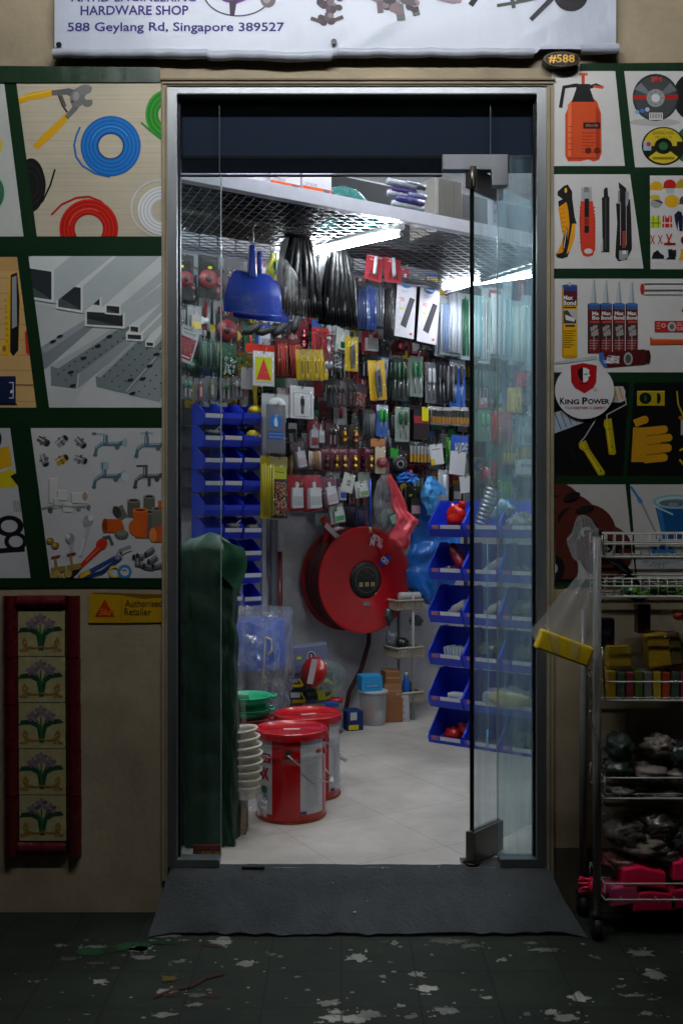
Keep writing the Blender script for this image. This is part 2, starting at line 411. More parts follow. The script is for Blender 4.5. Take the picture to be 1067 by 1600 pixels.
# pavement with the worn paint patches that lie on it
mb = MB('pavement', '1b211a')
mb.pts([(-40, -60, 0), (40, -60, 0), (40, .05, 0), (-40, .05, 0)])
def flake(px, py, w, h, col, seed):
    p, d = onfloor(px, py, 0); n = 34; rx = w/2*d/F; ry = h/2*d*d/(F*HC)
    P = []
    for i in range(n):
        a = 6.28319*i/n; k = 1 + .55*noise.noise(Vector((math.cos(a)*1.7, math.sin(a)*1.7, seed*5.1))) + .32*noise.noise(Vector((math.cos(a)*4, math.sin(a)*4, seed*2.1))) + .16*noise.noise(Vector((math.cos(a)*11, math.sin(a)*11, seed*1.1)))
        P.append((p.x + rx*k*math.cos(a), min(p.y + ry*k*math.sin(a), -.01), .0012 + (seed % 5)*.0004))
    cl = lin(col); g_ = rnd(.35,.8); mb.pts(P, col=tuple(q*g_ for q in cl))
FL = [(262,1461,42,9,'8e8e86'),(215,1484,38,8,'8e8e86'),(150,1480,30,5,'7a8074'),(224,1497,34,8,'80807a'),(280,1503,20,4,'77776f'),(110,1499,26,5,'6c6c66'),(345,1473,34,6,'87877f'),
 (350,1470,20,14,'7c7c72'),(383,1507,30,9,'8b8b83'),(262,1550,28,9,'8e8e88'),(308,1556,28,6,'82827a'),(304,1571,24,5,'8a8a80'),(256,1587,34,8,'8a8a80'),(425,1492,12,4,'80807a'),(438,1496,8,3,'80807a'),
 (465,1527,10,3,'8a8a80'),(443,1514,5,2,'80807a'),(560,1497,26,13,'9a9a92'),(572,1489,6,10,'8e8e86'),(617,1475,12,6,'9a9a92'),(615,1519,8,3,'90908a'),(598,1527,10,5,'9a9a92'),(515,1568,36,9,'a0a098'),
 (540,1592,60,14,'9c9c94'),(575,1586,34,12,'a0a098'),(525,1582,26,6,'9a9a90'),(650,1524,28,6,'90908a'),(665,1546,36,9,'a2a29a'),(626,1573,14,5,'96968e'),(696,1579,36,14,'9c9c94'),(700,1470,50,9,'6d6f66'),
 (735,1478,30,6,'6d6f66'),(850,1485,40,5,'75776c'),(905,1560,32,13,'96968c'),(885,1592,42,11,'96968c'),(860,1583,18,8,'92928a'),(823,1585,10,7,'92928a'),(1022,1523,26,15,'88887e'),(1000,1490,36,9,'6a6c60'),
 (968,1543,14,4,'80807a'),(990,1556,34,4,'88887e'),(1018,1562,16,3,'88887e'),(930,1497,12,4,'7a7a70'),(1010,1584,20,6,'807a70'),(95,1478,16,4,'7c7c74'),(60,1535,10,3,'6c6c64'),(150,1507,24,6,'7d6a60'),
 (180,1513,12,4,'7d6a60'),(155,1535,22,7,'8a8a80'),(205,1559,5,2,'8a8a80'),(146,1557,4,2,'8a8a80'),(785,1500,14,4,'80807a'),(830,1475,20,4,'75776c'),(760,1560,16,5,'8a8a80'),(480,1548,10,3,'8a8a80'),(640,1590,20,6,'96968e'),
 (205,1480,60,12,'1d4a28'),(140,1488,50,12,'1b4526'),(255,1474,46,6,'1d4426'),(570,1494,34,9,'1d3a26'),(330,1478,26,5,'4a2420'),(270,1555,14,5,'5a2420'),(335,1557,22,6,'4a1e1c'),(265,1530,26,8,'5c4a20'),(600,1473,20,4,'2c4a34')]
random.shuffle(FL)
for f in list(FL):
    if f[2] >= 12:
        for _ in range(int(f[2]/5)): FL.append((f[0]+rnd(-.8,.8)*f[2], min(1598, max(1470, f[1]+rnd(-.9,.9)*f[3])), rnd(2,8), rnd(1,3), f[4]))
for i, f in enumerate(FL): flake(*f, seed=i+1)
for i in range(60):
    flake(rnd(-20, 1090), rnd(1470, 1600), rnd(2, 9), rnd(1, 3), random.choice(['8a8a80', '75756c', '9a9a90']), i + 90)
def smear(P, w, col, z):
    for (a, b) in zip(P, P[1:]):
        p, d = onfloor(*a, 0); q, _ = onfloor(*b, 0); dd = (q-p).normalized(); nn = Vector((-dd.y, dd.x, 0)) * w
        mb.pts([(p+nn)+Vector((0,0,z)), (q+nn)+Vector((0,0,z)), (q-nn)+Vector((0,0,z)), (p-nn)+Vector((0,0,z))], col=col)
smear([(240,1560),(270,1548),(300,1543),(320,1530),(350,1523)], .006, '3a1c1a', .0034)
0 and smear([(250,1478),(262,1490),(258,1504),(278,1508)], .004, '5a2a22', .0036)
struct(mb.build('pavement'))

# shop floor
XL0, XR0 = (254-CX)/S, (862-CX)/S
mb = MB('shop_floor', 'a0a0a0')
mb.pts([(XL0, .0, FLOOR), (XR0, .0, FLOOR), (XR0, .1401, FLOOR), (XL0, .1401, FLOOR)]); mb.pts([(-2.6, .1401, FLOOR), (3.6, .1401, FLOOR), (3.6, 5.2, FLOOR), (-2.6, 5.2, FLOOR)])
mb.box(XL0+.001, XR0-.001, .001, .04, 0, FLOOR - .002, mat='matte', col='55524e')
struct(mb.build('shop_floor'))

# worn rubber ramp at the threshold
def ramp():
    t = thing('entrance_ramp', 'dark grey sloping mat laid over the door step, with a ragged front edge', 'ramp')
    mb = MB('mat', '414547')
    n = 90
    def fr(u):
        j = .012*noise.noise(Vector((u*5, 3, 0))) + .006*noise.noise(Vector((u*31, 7, 0))) + .003*noise.noise(Vector((u*90, 2, 0))) - .012*max(0, abs(u-.5)*2-.9)*10
        return j
    def pt(u, v, dz=0):
        xb = -.527 + u*(.645+.527); xf = -.568 + u*(.722+.568)
        x = xb + (xf-xb)*(v**1.35 if u > .5 else v**.8) + .004*noise.noise(Vector((v*5, u*3, 8))); y = -.002 + (-.17 - .004*u - .002)*v + (fr(u) if v > .99 else 0)*1.2 + (fr(1-u)*.5 if v < .01 else 0)
        z = FLOOR + .006 - (.137*v) + .003*noise.noise(Vector((x*6, v*3, 1)))
        return (x, y + (.014 if v < .01 else 0), z + dz + fr(u)*.6*v)
    mb.sheet(n, 8, lambda u, v: pt(u, v))
    mb.sheet(n, 1, lambda u, v: Vector(pt(u, 1)) - Vector((0, -.002*v, v*(.007))))
    mb.sheet(1, 8, lambda v, u: (pt(0, u)[0], pt(0, u)[1], pt(0, u)[2] if v > .5 else .002), col='4a4b48')
    mb.sheet(1, 8, lambda v, u: (pt(1, u)[0], pt(1, u)[1], pt(1, u)[2] if v > .5 else .002), col='4a4b48')
    mb.build('mat_surface', t)
    mb = MB('matte', '131312'); 
    mb.box(-.55, .70, -.165, -.003, .0008, .014); mb.build('packing', t)
    mb = MB('paper', 'b0b0aa')
    for k_, (px, py, r) in enumerate(((545,1429,.0045),(515,1385,.002),(596,1362,.002),(565,1412,.0015),(780,1405,.0015),(686,1358,.002))):
        mb = MB('paper', 'b0b0aa'); v = min(.97, max(.03, (py-1357)/100)); u = (px-262)/(860-262); q = pt(u, v, .0035)
        mb.ball(q, r*1.3, r, .0012, 8, 4); mb.build('gum_spot', t)
ramp()

B = thing('shop_building', 'cream plastered shophouse front with a tall doorway into the lit shop', 'building')
XL, XR = (254-CX)/S, (862-CX)/S; ZT = HC + (800-128)/S
mb = MB('plaster', 'a5977c')
mb.box(-4.5, XL, 0, .14, 0, 3.5); mb.box(XR, 4.5, 0, .14, 0, 3.5); mb.box(XL, XR, 0, .14, ZT, 3.5)
mb.build('front_wall', B)
# darker dado band at the foot of the right wall, chipped paint
mb = MB('plaster', '4f4c3d')
mb.sheet(24, 1, lambda u, v: (XR + .002 + u*2.0, -.0022, .002 + v*(.20 + .012*noise.noise(Vector((u*20, 0, 2))))))
mb.build('skirting_paint', B)
# plaster edge strip round the door frame
mb = MB('plaster', 'a0947a')
x0, x1 = (254-CX)/S, (262-CX)/S; zt = HC + (800-128)/S; zb = FLOOR-.0
mb.box(x0, x1, -.009, .004, .10, zt + .0); x2, x3 = (853-CX)/S, (864-CX)/S
mb.box(x2, x3, -.009, .004, .10, zt); mb.box(x1, x2, -.009, .004, HC+(800-136)/S, zt)
mb.box(x0-.004, x3+.004, -.014, .0, zt, zt+.006, col='7a6a50')
mb.box(x0+.004, x3-.004, -.0125, -.0092, zt-.012, zt-.009, col='4d4232')
mb.box(x0+.010, x0+.0125, -.0105, -.0092, .12, zt-.02, col='5d513c')
mb.box(x3-.0125, x3-.010, -.0105, -.0092, .12, zt-.02, col='5d513c')
mb.build('door_surround', B, bevel=.001)
# inner walls (30 degrees off the front), ceiling
def wallpt(u, off=0): return (u*UX + off*NX, WY + u*UY + off*NY)
mb = MB('plaster', 'c9c8cc')
a, b = wallpt(-2.2), wallpt(2.4); c = wallpt(2.4, -.1); d = wallpt(-2.2, -.1)
mb.prism([a, b, c, d], FLOOR, 3.2, axis='z')
mb.build('back_wall', B)
mb = MB('plaster', 'bcbcbf')
mb.box(-2.0, -1.9, .14, 1.5, FLOOR, 3.2); mb.build('side_wall', B)
mb = MB('plaster', 'bcbcbf')
mb.box(2.08, 2.18, .14, 3.7, FLOOR, 3.2); mb.build('side_wall', B)
mb = MB('plaster', 'c8c8c8')
mb.box(-2.4, 2.6, .141, 4.2, 3.1, 3.19); mb.build('ceiling', B)
mb = MB('matte', '1a2334')
zb = HC + (800-271)/F*(D+.19)
mb.box(-.72, .82, .06, .19, zb, zb+.34); mb.box(-.72, .82, .056, .0598, zb, zb+.012, col='050506')
mb.box(-.72, .82, .141, .19, zb+.342, 3.1, col='17191e')
mb.build('shutter_box', B, bevel=.003)
mb = MB('plaster', '77705f')
mb.box(-4.5, 4.5, -3.6, -.001, 3.42, 3.5); mb.build('walkway_ceiling', B)

# covered walkway's fluorescent batten (above the picture)
t = thing('walkway_lamp', 'long fluorescent batten under the covered walkway ceiling above the banner', 'lamp', (0.0, -1.15, 3.38))
mb = MB('plastic', 'd8d8d8'); mb.box(-.9, .9, -.04, .04, 0, .039); mb.build('batten', t)
mb = MB('walk_light'); mb.tube([(-.85, 0, -.03), (.85, 0, -.03)], .018, 10); mb.build('tube', t)

# ------------------------------------------------------------------ aluminium frame, fixed panes, transom
def Xp(px, Y=0): return (px-CX)/F*(D+Y)
def Zp(py, Y=0): return HC-(py-CY)/F*(D+Y)
t = thing('door_frame', 'brushed aluminium shop door frame with fixed side panes and glass transom', 'door frame', (0, .0, 0))
mb = MB('brushed', '95999c')
for a, b in ((262, 277), (838, 853)): mb.box(Xp(a), Xp(b), -.004, .055, FLOOR, Zp(136))
mb.box(Xp(277), Xp(838), -.004, .055, Zp(149), Zp(136))
mb.box(Xp(277), Xp(343), -.003, .05, FLOOR+.001, Zp(1343)); mb.box(Xp(781), Xp(838), -.003, .05, FLOOR+.001, Zp(1342))
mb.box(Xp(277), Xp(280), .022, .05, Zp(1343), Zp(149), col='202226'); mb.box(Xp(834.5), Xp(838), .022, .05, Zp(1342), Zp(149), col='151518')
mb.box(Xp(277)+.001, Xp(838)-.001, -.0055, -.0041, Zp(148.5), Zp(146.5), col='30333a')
mb.build('frame', t, bevel=.0012)
def pane(x0, x1, z0, z1, y, mat='glass'):
    m = MB(mat); m.box(x0, x1, y, y+.010, z0, z1); return m
def edge_strip(parent, x0, x1, y, z0, z1, col): 
    m = MB('gloss', col); m.box(x0, x1, y-.0004, y+.0104, z0, z1); m.build('glass_edge', parent)
p1 = pane(Xp(280), Xp(343), Zp(1343), Zp(269), .028).build('fixed_glass', t)
edge_strip(p1, Xp(343)+.0002, Xp(343)+.0024, .028, Zp(1343), Zp(269), '93a29f')
p2 = pane(Xp(780), Xp(835), Zp(1342), Zp(238), .028, 'doorglass').build('fixed_glass', t)
edge_strip(p2, Xp(780)-.0024, Xp(780)-.0002, .028, Zp(1342), Zp(288), '7f8c8a')
mb = MB('clearglass'); mb.box(Xp(280), Xp(341), .028, .038, Zp(268), Zp(149.5)); mb.box(Xp(341.8), Xp(767.6), .028, .038, Zp(268), Zp(149.5)); mb.box(Xp(768.4), Xp(834), .028, .038, Zp(237), Zp(149.5))
p3 = mb.build('transom_glass', t)
mb = MB('gloss', '5a6668'); mb.box(Xp(341), Xp(341.8), .0275, .0385, Zp(268), Zp(149.5)); mb.box(Xp(767.6), Xp(768.4), .0275, .0385, Zp(237), Zp(149.5)); mb.build('glass_joint', p3)
mb = MB('matte', '2a2a2a'); mb.box(Xp(280), Xp(692), .026, .040, Zp(270), Zp(268)-.0002); mb.build('bottom_gasket', p3)
# L-shaped patch fitting over the door pivot
mb = MB('brushed', '787b80')
mb.prism([(Xp(692), Zp(262)), (Xp(692), Zp(237.5)), (Xp(795), Zp(237.5)), (Xp(795), Zp(287)), (Xp(769), Zp(287)), (Xp(769), Zp(262))], .018, .048)
mb.build('patch_fitting', t, bevel=.002)
# lens-shaped reflection streak on the pane, put in as a curl of film
mb = MB('film'); mb.sheet(6, 1, lambda u, v: (Xp(806+26*u), .026-.004*math.sin(3*u), Zp(234-20*u+v*4-6*math.sin(2*u)))); mb.build('reflection_streak', p2)

# ------------------------------------------------------------------ the swinging glass door, standing open inwards
def door():
    ang = R(50); loc = (Xp(737, .03), .03, FLOOR)
    t = thing('glass_door', 'frameless green-edged glass door standing half open into the shop, with steel patch fittings', 'door', loc, ang)
    W = .80; zb = .018; zt = Zp(272, .03) - FLOOR
    m = MB('doorglass'); m.box(0.0025, W, -.005, .005, zb + .02, zt); g = m.build('door_glass', t)
    m = MB('gloss', '0c1714'); m.box(-.0025, .0023, -.0065, .0065, zb+.02, zt); m.box(W+.0002, W+.003, -.0055, .0055, zb+.02, zt); m.build('glass_edge', g)
    m = MB('brushed', '6f6d68'); m.box(-.012, .165, -.016, .016, zb - .012, zb + .085)
    m.box(-.016, .168, -.004, .004, zb+.085, zb+.089, col='9aa09c'); m.build('bottom_patch', t, bevel=.002)
    m = MB('brushed', '66635e'); m.box(-.014, .165, -.016, .016, zt - .045, zt + .016); m.build('top_patch', t, bevel=.002)
    m = MB('metal', '8b8680'); m.tube([(-.004, -.006, zt-.05), (-.004, -.006, zt+.02)], .012, 10); m.lathe([(.03, .0012), (.03, .008), (.022, .010)], 16, cx=.0, cy=0, col='2a2826'); m.build('pivot', t)
    m = MB('metal', 'a8a8a8')
    for s in (-1, 1):
        m.tube([(W-.08, s*.045, .85), (W-.08, s*.045, 1.2)], .011, 10)
        for z in (.9, 1.15): m.tube([(W-.08, s*.006, z), (W-.08, s*.045, z)], .006, 8)
    m.build('pull_handle', t)
door()
t = thing('floor_plate', 'small steel floor closer plate beside the open glass door pivot', 'door plate', (Xp(735, .03), .045, FLOOR))
mb = MB('brushed', '6c6c6c'); mb.box(-.03, .10, -.035, .03, .0006, .005); mb.build('plate', t); 
mb = MB('metal', '505050')
for x in (-.02, .09): mb = MB('metal', '505050'); mb.lathe([(.004, .0052), (.004, .0062)], 8, cx=x, cy=0); mb.build('screw', t)
t = thing('floor_bolt_slot', 'narrow dark metal slot let into the floor tiles just inside the doorway', 'floor slot', onfloor(396, 1356.2)[0])
mb = MB('metal', '3a3836'); mb.box(-.035, .035, -.006, .006, .0004, .003); mb.build('slot_frame', t); mb = MB('matte', '0a0a0a'); mb.box(-.018, .018, -.003, .003, .0031, .0036); mb.build('slot_hole', t)
# ------------------------------------------------------------------ printed sheets on the front wall (flat prints, drawn at their real size)
def sheetbase(t, P, Y=-.0035, col='0e2a16'):
    m = MB('print', col); m.map = facemap(Y); m.poly(P); m.build('backing_sheet', t)
def picture(t, clip, bg, draw, Y=-.004, name='picture', gain=1.08):
    m = MB('print', bg); m.map = facemap(Y); m.clip = clip
    m.poly(clip, bg); draw(m); m.c = [tuple(min(.72, q*gain) for q in c) for c in m.c]; return m.build(name, t)
G1 = 'c9c9c6'
tl_ = thing('picture_sheet', 'dark green vinyl sheet left of the doorway printed with wire coils and taps', 'poster')
sheetbase(tl_, [(-60,104),(251,107),(253,400),(259,640),(259,918),(150,917),(-60,919)])
W1 = 'b4ac98'
def L1(m):
    for i in range(26): m.line([(20, 140+i*9+rnd(-3,3)), (260, 138+i*9+rnd(-3,3))], rnd(.5, 1.6), random.choice(['aaa28e','bdb5a1','b0a792']))
    # cable cutter
    m.line([(28,160),(48,152),(66,149),(84,146)], [9,11,12,10], 'c99a1c'); m.line([(30,154),(84,142)], 2, 'e0b53a')
    m.line([(106,182),(90,199),(72,216),(58,230)], [10,12,13,9], 'c99a1c'); m.ell(60,228,6.5,5,'c99a1c')
    m.line([(84,146),(108,144),(122,150)], [8,10,16], '5a5a5a'); m.line([(106,184),(118,170),(124,155)], [7,9,14], '636363')
    m.line([(93,150),(99,166),(106,176)], 3, '2a2a2a'); m.line([(96,150),(103,168)], 5, '55504a')
    m.ell(123,153,12,16,'6d6d6d',20); m.ell(133,141,12,8,'757575',-10); m.ell(137,160,9,8,'6a6a6a',30)
    m.ell(142,152,9,4.5,W1,-15); m.ell(120,151,5,7,'8d8d8d'); m.ell(114,160,1.6,1.6,'222222')
    # coils
    m.line([(126,200),(120,214),(117,228),(120,246),(130,260),(150,272),(172,277)], 3, '1c5ca0')
    m.coil(174,229,20,47,'1f6fbd','165a9f',9)
    m.ring(174,229,19,21,'0e3a66'); m.ring(174,229,30,31,'4a97d8',200,330)
    m.coil(262,180,14,34,'2f8a2c','1f6e20',6,sy=1.15); m.line([(222,193),(236,205),(252,218)], 3, '2a7a28')
    m.ell(50,290,22,42,'141414'); m.coil(44,290,12,29,'1d1d1d','101010',5,sy=1.35); m.line([(87,266),(80,290),(68,315),(54,328)], 3, '151515')
    m.line([(82,336),(98,320),(120,310),(140,308),(158,315),(176,332)], 3, 'a81e14')
    m.coil(140,358,22,46,'c0241a','9c170f',8); m.ring(140,358,30,31.5,'dc5a4a',190,300)
    m.ring(252,326,45,47,'c6c9cc',sy=.95); m.coil(256,330,18,40,'dcdfe2','b4b9be',8,sy=.95)
picture(tl_, [(27,131),(252,131),(254,370),(59,370)], W1, L1)
def L0(m):
    m.ell(-6,228,12,16,'c8b85a'); m.ell(-6,302,14,26,'35604a'); m.ell(-8,302,9,20,'16301f'); m.ring(-6,302,14,17,'9fbfa8',sy=1.7)
picture(tl_, [(-60,132),(8,132),(38,370),(-60,370)], 'b7bab6', L0)
def L2(m):
    for i in range(10): m.line([(-30, 410+i*24), (70, 412+i*24)], 1.2, 'a08253')
    m.rect(-40,402,70,424,'b9935c'); m.line([(-40,600),(60,602)], 2, '6e5433')
    m.poly([(16,430),(28,425),(34,470),(31,540),(26,556),(14,556),(8,548)], 'd8a51c'); m.poly([(18,430),(28,426),(32,470),(30,548),(22,557),(17,550)], '17171b')
    m.poly([(20,434),(27,431),(28,510),(20,514)], '8b9097')
    for i in range(9): m.rect(8+i*.4, 468+i*9, 12+i*.4, 472+i*9, 'b78a12')
    m.ell(8,545,6,10,'d8a51c'); m.ell(8,545,3,5,'7a6a42')
    m.rect(-40,588,26,632,'15203f'); m.line([(16,598),(22,598),(22,622),(16,622)], 1.4, 'c7ccd6'); m.ell(20,612,3,4,'c7ccd6',45,4); m.line([(-30,632),(28,632)], 3, '0b0f1c')
    m.poly([(40,520),(47,510),(47,556),(42,552)], 'b3271d')
picture(tl_, [(-60,402),(28,402),(58,637),(-60,637)], 'c3a069', L2)
def L3(m):
    m.poly([(46,401),(256,401),(256,637),(78,637)], 'a7aaab')
    m.poly([(46,470),(130,492),(190,520),(110,640),(46,640)], '9fa3a4')
    # perforated channels
    def chan(P, dark='5d6669'):
        m.poly(P, dark)
    chan([(62,545),(140,496),(158,502),(76,574),(66,580)], '6a7376'); chan([(64,545),(140,496),(150,499),(72,552)], '7d8689')
    chan([(80,572),(190,506),(206,512),(205,530),(121,609),(81,604)], '626c6f'); chan([(80,572),(190,506),(196,508),(92,576)], '8b9496'); chan([(121,609),(124,584),(232,505),(240,512)], '7a8487')
    chan([(150,588),(238,506),(256,520),(256,600),(250,631),(200,616),(152,606)], '656f72'); chan([(150,588),(238,506),(242,508),(158,590)], '8d9699'); chan([(200,614),(250,560),(256,566),(256,612),(250,630)], '747e81')
    m.line([(82,604),(121,609),(124,584)], 1.6, 'a8b0b2'); m.line([(152,606),(250,630)], 2, 'a3abad'); m.line([(198,612),(256,545)], 1.6, '98a1a4')
    for i in range(13):
        for (ox, oy, st) in ((92,585,0),(104,594,0),(164,588,1),(176,596,1),(188,604,1),(218,612,1),(234,616,1)):
            x = ox + i*9; y = oy - i*(6.6 if st == 0 else 8.4)
            if oy - y < 92: m.ell(x, y, 1.5, 1.2, '22292b', n=6)
    for (ox, oy, k) in ((112,582,0),(132,560,0),(154,541,0),(172,526,0),(205,594,0),(224,592,0),(235,572,0),(246,554,0),(208,615,0),(84,534,0),(95,526,0),(115,603,0)): m.ell(ox, oy, 5.2, 2.3, '1f2628', -15, 12)
    # box sections: top faces run up to the right, open ends face the viewer
    def beam(x, y, w, h, wall, up, top, side, end):
        m.poly([(x,y),(x+w,y+h*.16),(x+w+up[0],y+h*.16+up[1]),(x+up[0],y+up[1])], top)
        m.poly([(x+w,y+h*.16),(x+w+up[0],y+h*.16+up[1]),(x+w+up[0]+10,y+h+up[1]),(x+w,y+h*1.16)], side)
        m.poly([(x,y),(x+w,y+h*.16),(x+w,y+h*1.16),(x,y+h)], end)
        m.poly([(x+wall,y+wall*1.2),(x+w-wall,y+h*.14+wall),(x+w-wall,y+h*1.14-wall),(x+wall,y+h-wall*.8)], '22272a')
        m.poly([(x+wall,y+h-wall*.8),(x+w-wall,y+h*1.14-wall),(x+w*.62,y+h*.86),(x+wall,y+h*.55)], '3d4447')
    beam(228,533,14,9,2,(40,-50),'b9bfc0','9aa3a5','c3c9ca')
    beam(198,520,26,12,2.5,(80,-80),'c3c8c9','9aa3a5','c3c9ca')
    beam(203,508,16,12,2,(80,-86),'b5bbbd','9aa3a5','c3c9ca')
    beam(134,484,62,26,3,(120,-90),'b9bfc0','9aa3a5','bdc4c5')
    beam(165,475,25,16,2.5,(130,-110),'b4babb','9aa3a5','c3c9ca')
    beam(136,456,24,22,3,(130,-120),'bcc2c3','9aa3a5','c3c9ca')
    beam(89,441,42,42,3.5,(140,-125),'b7bdbe','9aa3a5','bcc3c4')
    beam(36,414,50,52,4,(150,-120),'b3b9ba','9aa3a5','b5bcbd')
picture(tl_, [(46,401),(253,401),(257,637),(78,637)], 'a7aaab', L3, gain=1.4)
def L4(m):
    m.ell(-6,686,10,16,'1a1a1a'); m.poly([(-20,705),(16,697),(20,728),(-20,740)], 'cf9f1c'); m.poly([(-10,744),(18,732),(26,740),(30,760),(-4,764)], 'c7b81e'); m.poly([(17,744),(36,735),(40,752),(28,758)], '17171a')
    for i in range(5): m.line([(22+i*3,782),(24+i*3,800)], 1.4, '77797a')
    m.ring(16,822,13,22,'17171a',sy=.75); m.ring(26,846,11,18,'17171a',sy=.8); m.line([(-20,862),(40,858)], 8, '17171a')
picture(tl_, [(-60,669),(17,669),(49,903),(-60,903)], 'b4b5b8', L4)
def tap(m, x, y, c, k=0):
    d, h = ('4c6674','8fa5b0') if k < 3 else ('4a4a4c','94969a')
    m.line([(x-20,y+18),(x-18,y+8),(x-10,y+2),(x+18,y+2),(x+26,y-2)], [5,5,6,7,6], d); m.line([(x-19,y+8),(x-10,y+1),(x+16,y)], 2, h)
    m.ell(x-20,y+19,3.6,3,d); m.line([(x-4,y+2),(x-4,y-12)], 7, d); m.line([(x-5,y),(x-5,y-12)], 2, h)
    m.ell(x+26,y,4,7,h); m.ell(x+14,y+6,4,5,d)
    if k == 0: m.line([(x-24,y-14),(x-4,y-13)], 3.4, h); m.ell(x-22,y-14,3.6,2.4,d)
    if k == 1: m.line([(x-14,y-17),(x+6,y-17)], 3, h); m.line([(x-4,y-20),(x-4,y-12)], 4, d); m.line([(x+18,y+12),(x+34,y+2)], 3, h)
    if k == 2: m.rect(x-10,y-20,x+3,y-9,h); m.line([(x-7,y-19),(x-7,y-9)],2,d); m.ell(x+28,y+3,6,7,'b9c5cb')
    if k == 3: m.line([(x-18,y-14),(x,y-14)], 2.6, d); m.ell(x+28,y+2,6,8,d); m.ell(x+28,y+2,3,4,h); m.line([(x+2,y+4),(x+2,y+18)], 5, d)
def L5(m):
    for (x, y, a, c) in ((68,689,30,'4d4a42'),(97,690,-40,'85868a'),(126,691,45,'707275'),(70,718,70,'7c7d80'),(97,719,-30,'a98b33'),(126,718,20,'7d7f82')):
        ca, sa = math.cos(R(a)), math.sin(R(a))
        m.line([(x-9*ca,y-9*sa),(x+9*ca,y+9*sa)], [9,12] if a > 0 else 12, c); m.line([(x-2*ca,y-2*sa),(x+2*ca,y+2*sa)], 15, '5b5c5f' if c != 'a98b33' else '7e6418'); m.ell(x+9*ca,y+9*sa,3,5,'26262a',a); m.line([(x-8*ca-2,y-8*sa-2),(x+5*ca-2,y+5*sa-2)], 2, 'b9bbbd')
    tap(m,170,692,0,0); tap(m,234,694,0,1); tap(m,168,742,0,2); tap(m,232,742,0,3)
    # pale bathroom fittings
    for (x, y, w, h) in ((77,748,14,38),(90,766,16,16),(98,786,16,14),(112,770,26,16),(84,778,8,16)): m.rect(x,y,x+w,y+h,'c3c4c3'); m.rect(x,y,x+2,y+h,'9c9d9d'); m.line([(x,y),(x+w,y)],1.4,'dadbda')
    m.line([(68,794),(86,790),(118,792),(142,790)], 3, '8d9092'); m.ell(80,797,4,4,'4b4d50'); m.ell(134,776,4,7,'9c8479'); m.ell(124,795,4,3,'77797b'); m.ell(140,793,3,4,'606265')
    # pvc fittings
    for (x, y, w, h, c) in ((200,782,20,26,'55554f'),(225,776,18,22,'5a5a54'),(222,800,24,40,'56564f'),(238,795,20,30,'64645d')): m.rect(x,y,x+w,y+h,c); m.ell(x+w/2,y,w/2,3.4,'8c8c84'); m.ell(x+w/2,y,w/2-2.5,2,'30302c')
    m.poly([(178,796),(192,788),(200,806),(188,815)], '65655e'); m.ell(184,800,6,10,'3a3a36',-25)
    m.poly([(164,811),(190,811),(196,826),(188,832),(164,832)], 'b8501c'); m.ell(165,821,4.5,11,'7b3310'); m.poly([(208,796),(232,796),(230,840),(212,840)], 'c0541d'); m.ell(220,797,12,3.4,'dc7a3c'); m.ell(220,797,9,2,'6e2c0d')
    m.ell(213,824,11,13,'c25a22'); m.poly([(236,826),(258,818),(258,846),(240,847)], 'bb521d'); m.ell(240,836,6,11,'d87a42'); m.ell(191,835,11,7,'5c5c56'); m.ell(191,833,8,4,'77776f'); m.rect(248,782,253,796,'bb521d')
    # wrenches
    m.line([(128,868),(136,840),(142,815)], [5,6,9], 'a9abac'); m.line([(126,868),(133,842)], 2, 'cfd1d2'); m.ell(139,814,8,9,'8f9193',20); m.ell(143,809,4,5,'c9c9c6'); m.line([(112,866),(114,850),(112,842)], [5,6,9], '9da0a1'); m.ell(111,841,7,8,'87898b'); m.ell(108,838,3,4,'c9c9c6')
    m.line([(112,900),(138,874),(160,852)], [6,7,10], 'b5301c'); m.line([(110,903),(126,886)], 7, '17171a'); m.ell(160,850,10,8,'b5301c',-45); m.line([(162,840),(172,838),(177,850)], 4, '5a5a5c'); m.line([(136,876),(156,856)], 2, 'd8604a')
    m.line([(126,900),(150,888),(186,868)], [6,6,5], '26457c'); m.line([(128,903),(160,894),(190,872)], [5,6,5], '1c3768'); m.line([(126,901),(142,893)], 6.4, 'c99f1b'); m.line([(184,872),(190,862),(204,856)], [7,10,8], '7e8184'); m.line([(186,866),(208,858)], 3, 'b9bcbe'); m.ell(190,864,2.4,2.4,'3a3c3e')
    for (x, y) in ((80,845),(88,852)): m.ell(x,y,6,5,'7d6628'); m.ell(x-1,y-1,3,2.4,'b79b4a')
    for (x, y) in ((92,884),(116,880)): m.line([(x-10,y+8),(x+12,y+4)], 9, '8a7336'); m.line([(x-2,y+4),(x-4,y-12)], 4, '8a7336'); m.line([(x-10,y-13),(x+4,y-16)], 3, '7d3a22'); m.ell(x-8,y+16,6,6,'a38a44')
    m.line([(98,902),(88,892)],7,'a38a44')
    m.ring(180,893,6,9.5,'c7b35a'); m.ring(196,893,7,11,'2f80b4'); m.ring(196,893,4,6,'cfd8dc')
    for (x,y,a) in ((218,870,0),(235,862,-35),(222,882,25),(240,874,-30),(234,886,10),(248,884,-10),(216,876,90)):
        ca,sa=math.cos(R(a)),math.sin(R(a)); m.line([(x-8*ca,y-8*sa),(x+8*ca,y+8*sa)],8,'54585a'); m.line([(x-8*ca,y-8*sa-2),(x+8*ca,y+8*sa-2)],2,'8e9294'); m.ell(x-8*ca,y-8*sa,2.4,4,'26292b')
picture(tl_, [(49,669),(256,669),(258,903),(80,903)], 'b9babd', L5)
m = MB('vinyl', '0f2d17'); m.map = facemap(-.0082); 
m.poly([(-60,104),(251,107),(251,130),(-60,131)]); m.build('top_fold', tl_)

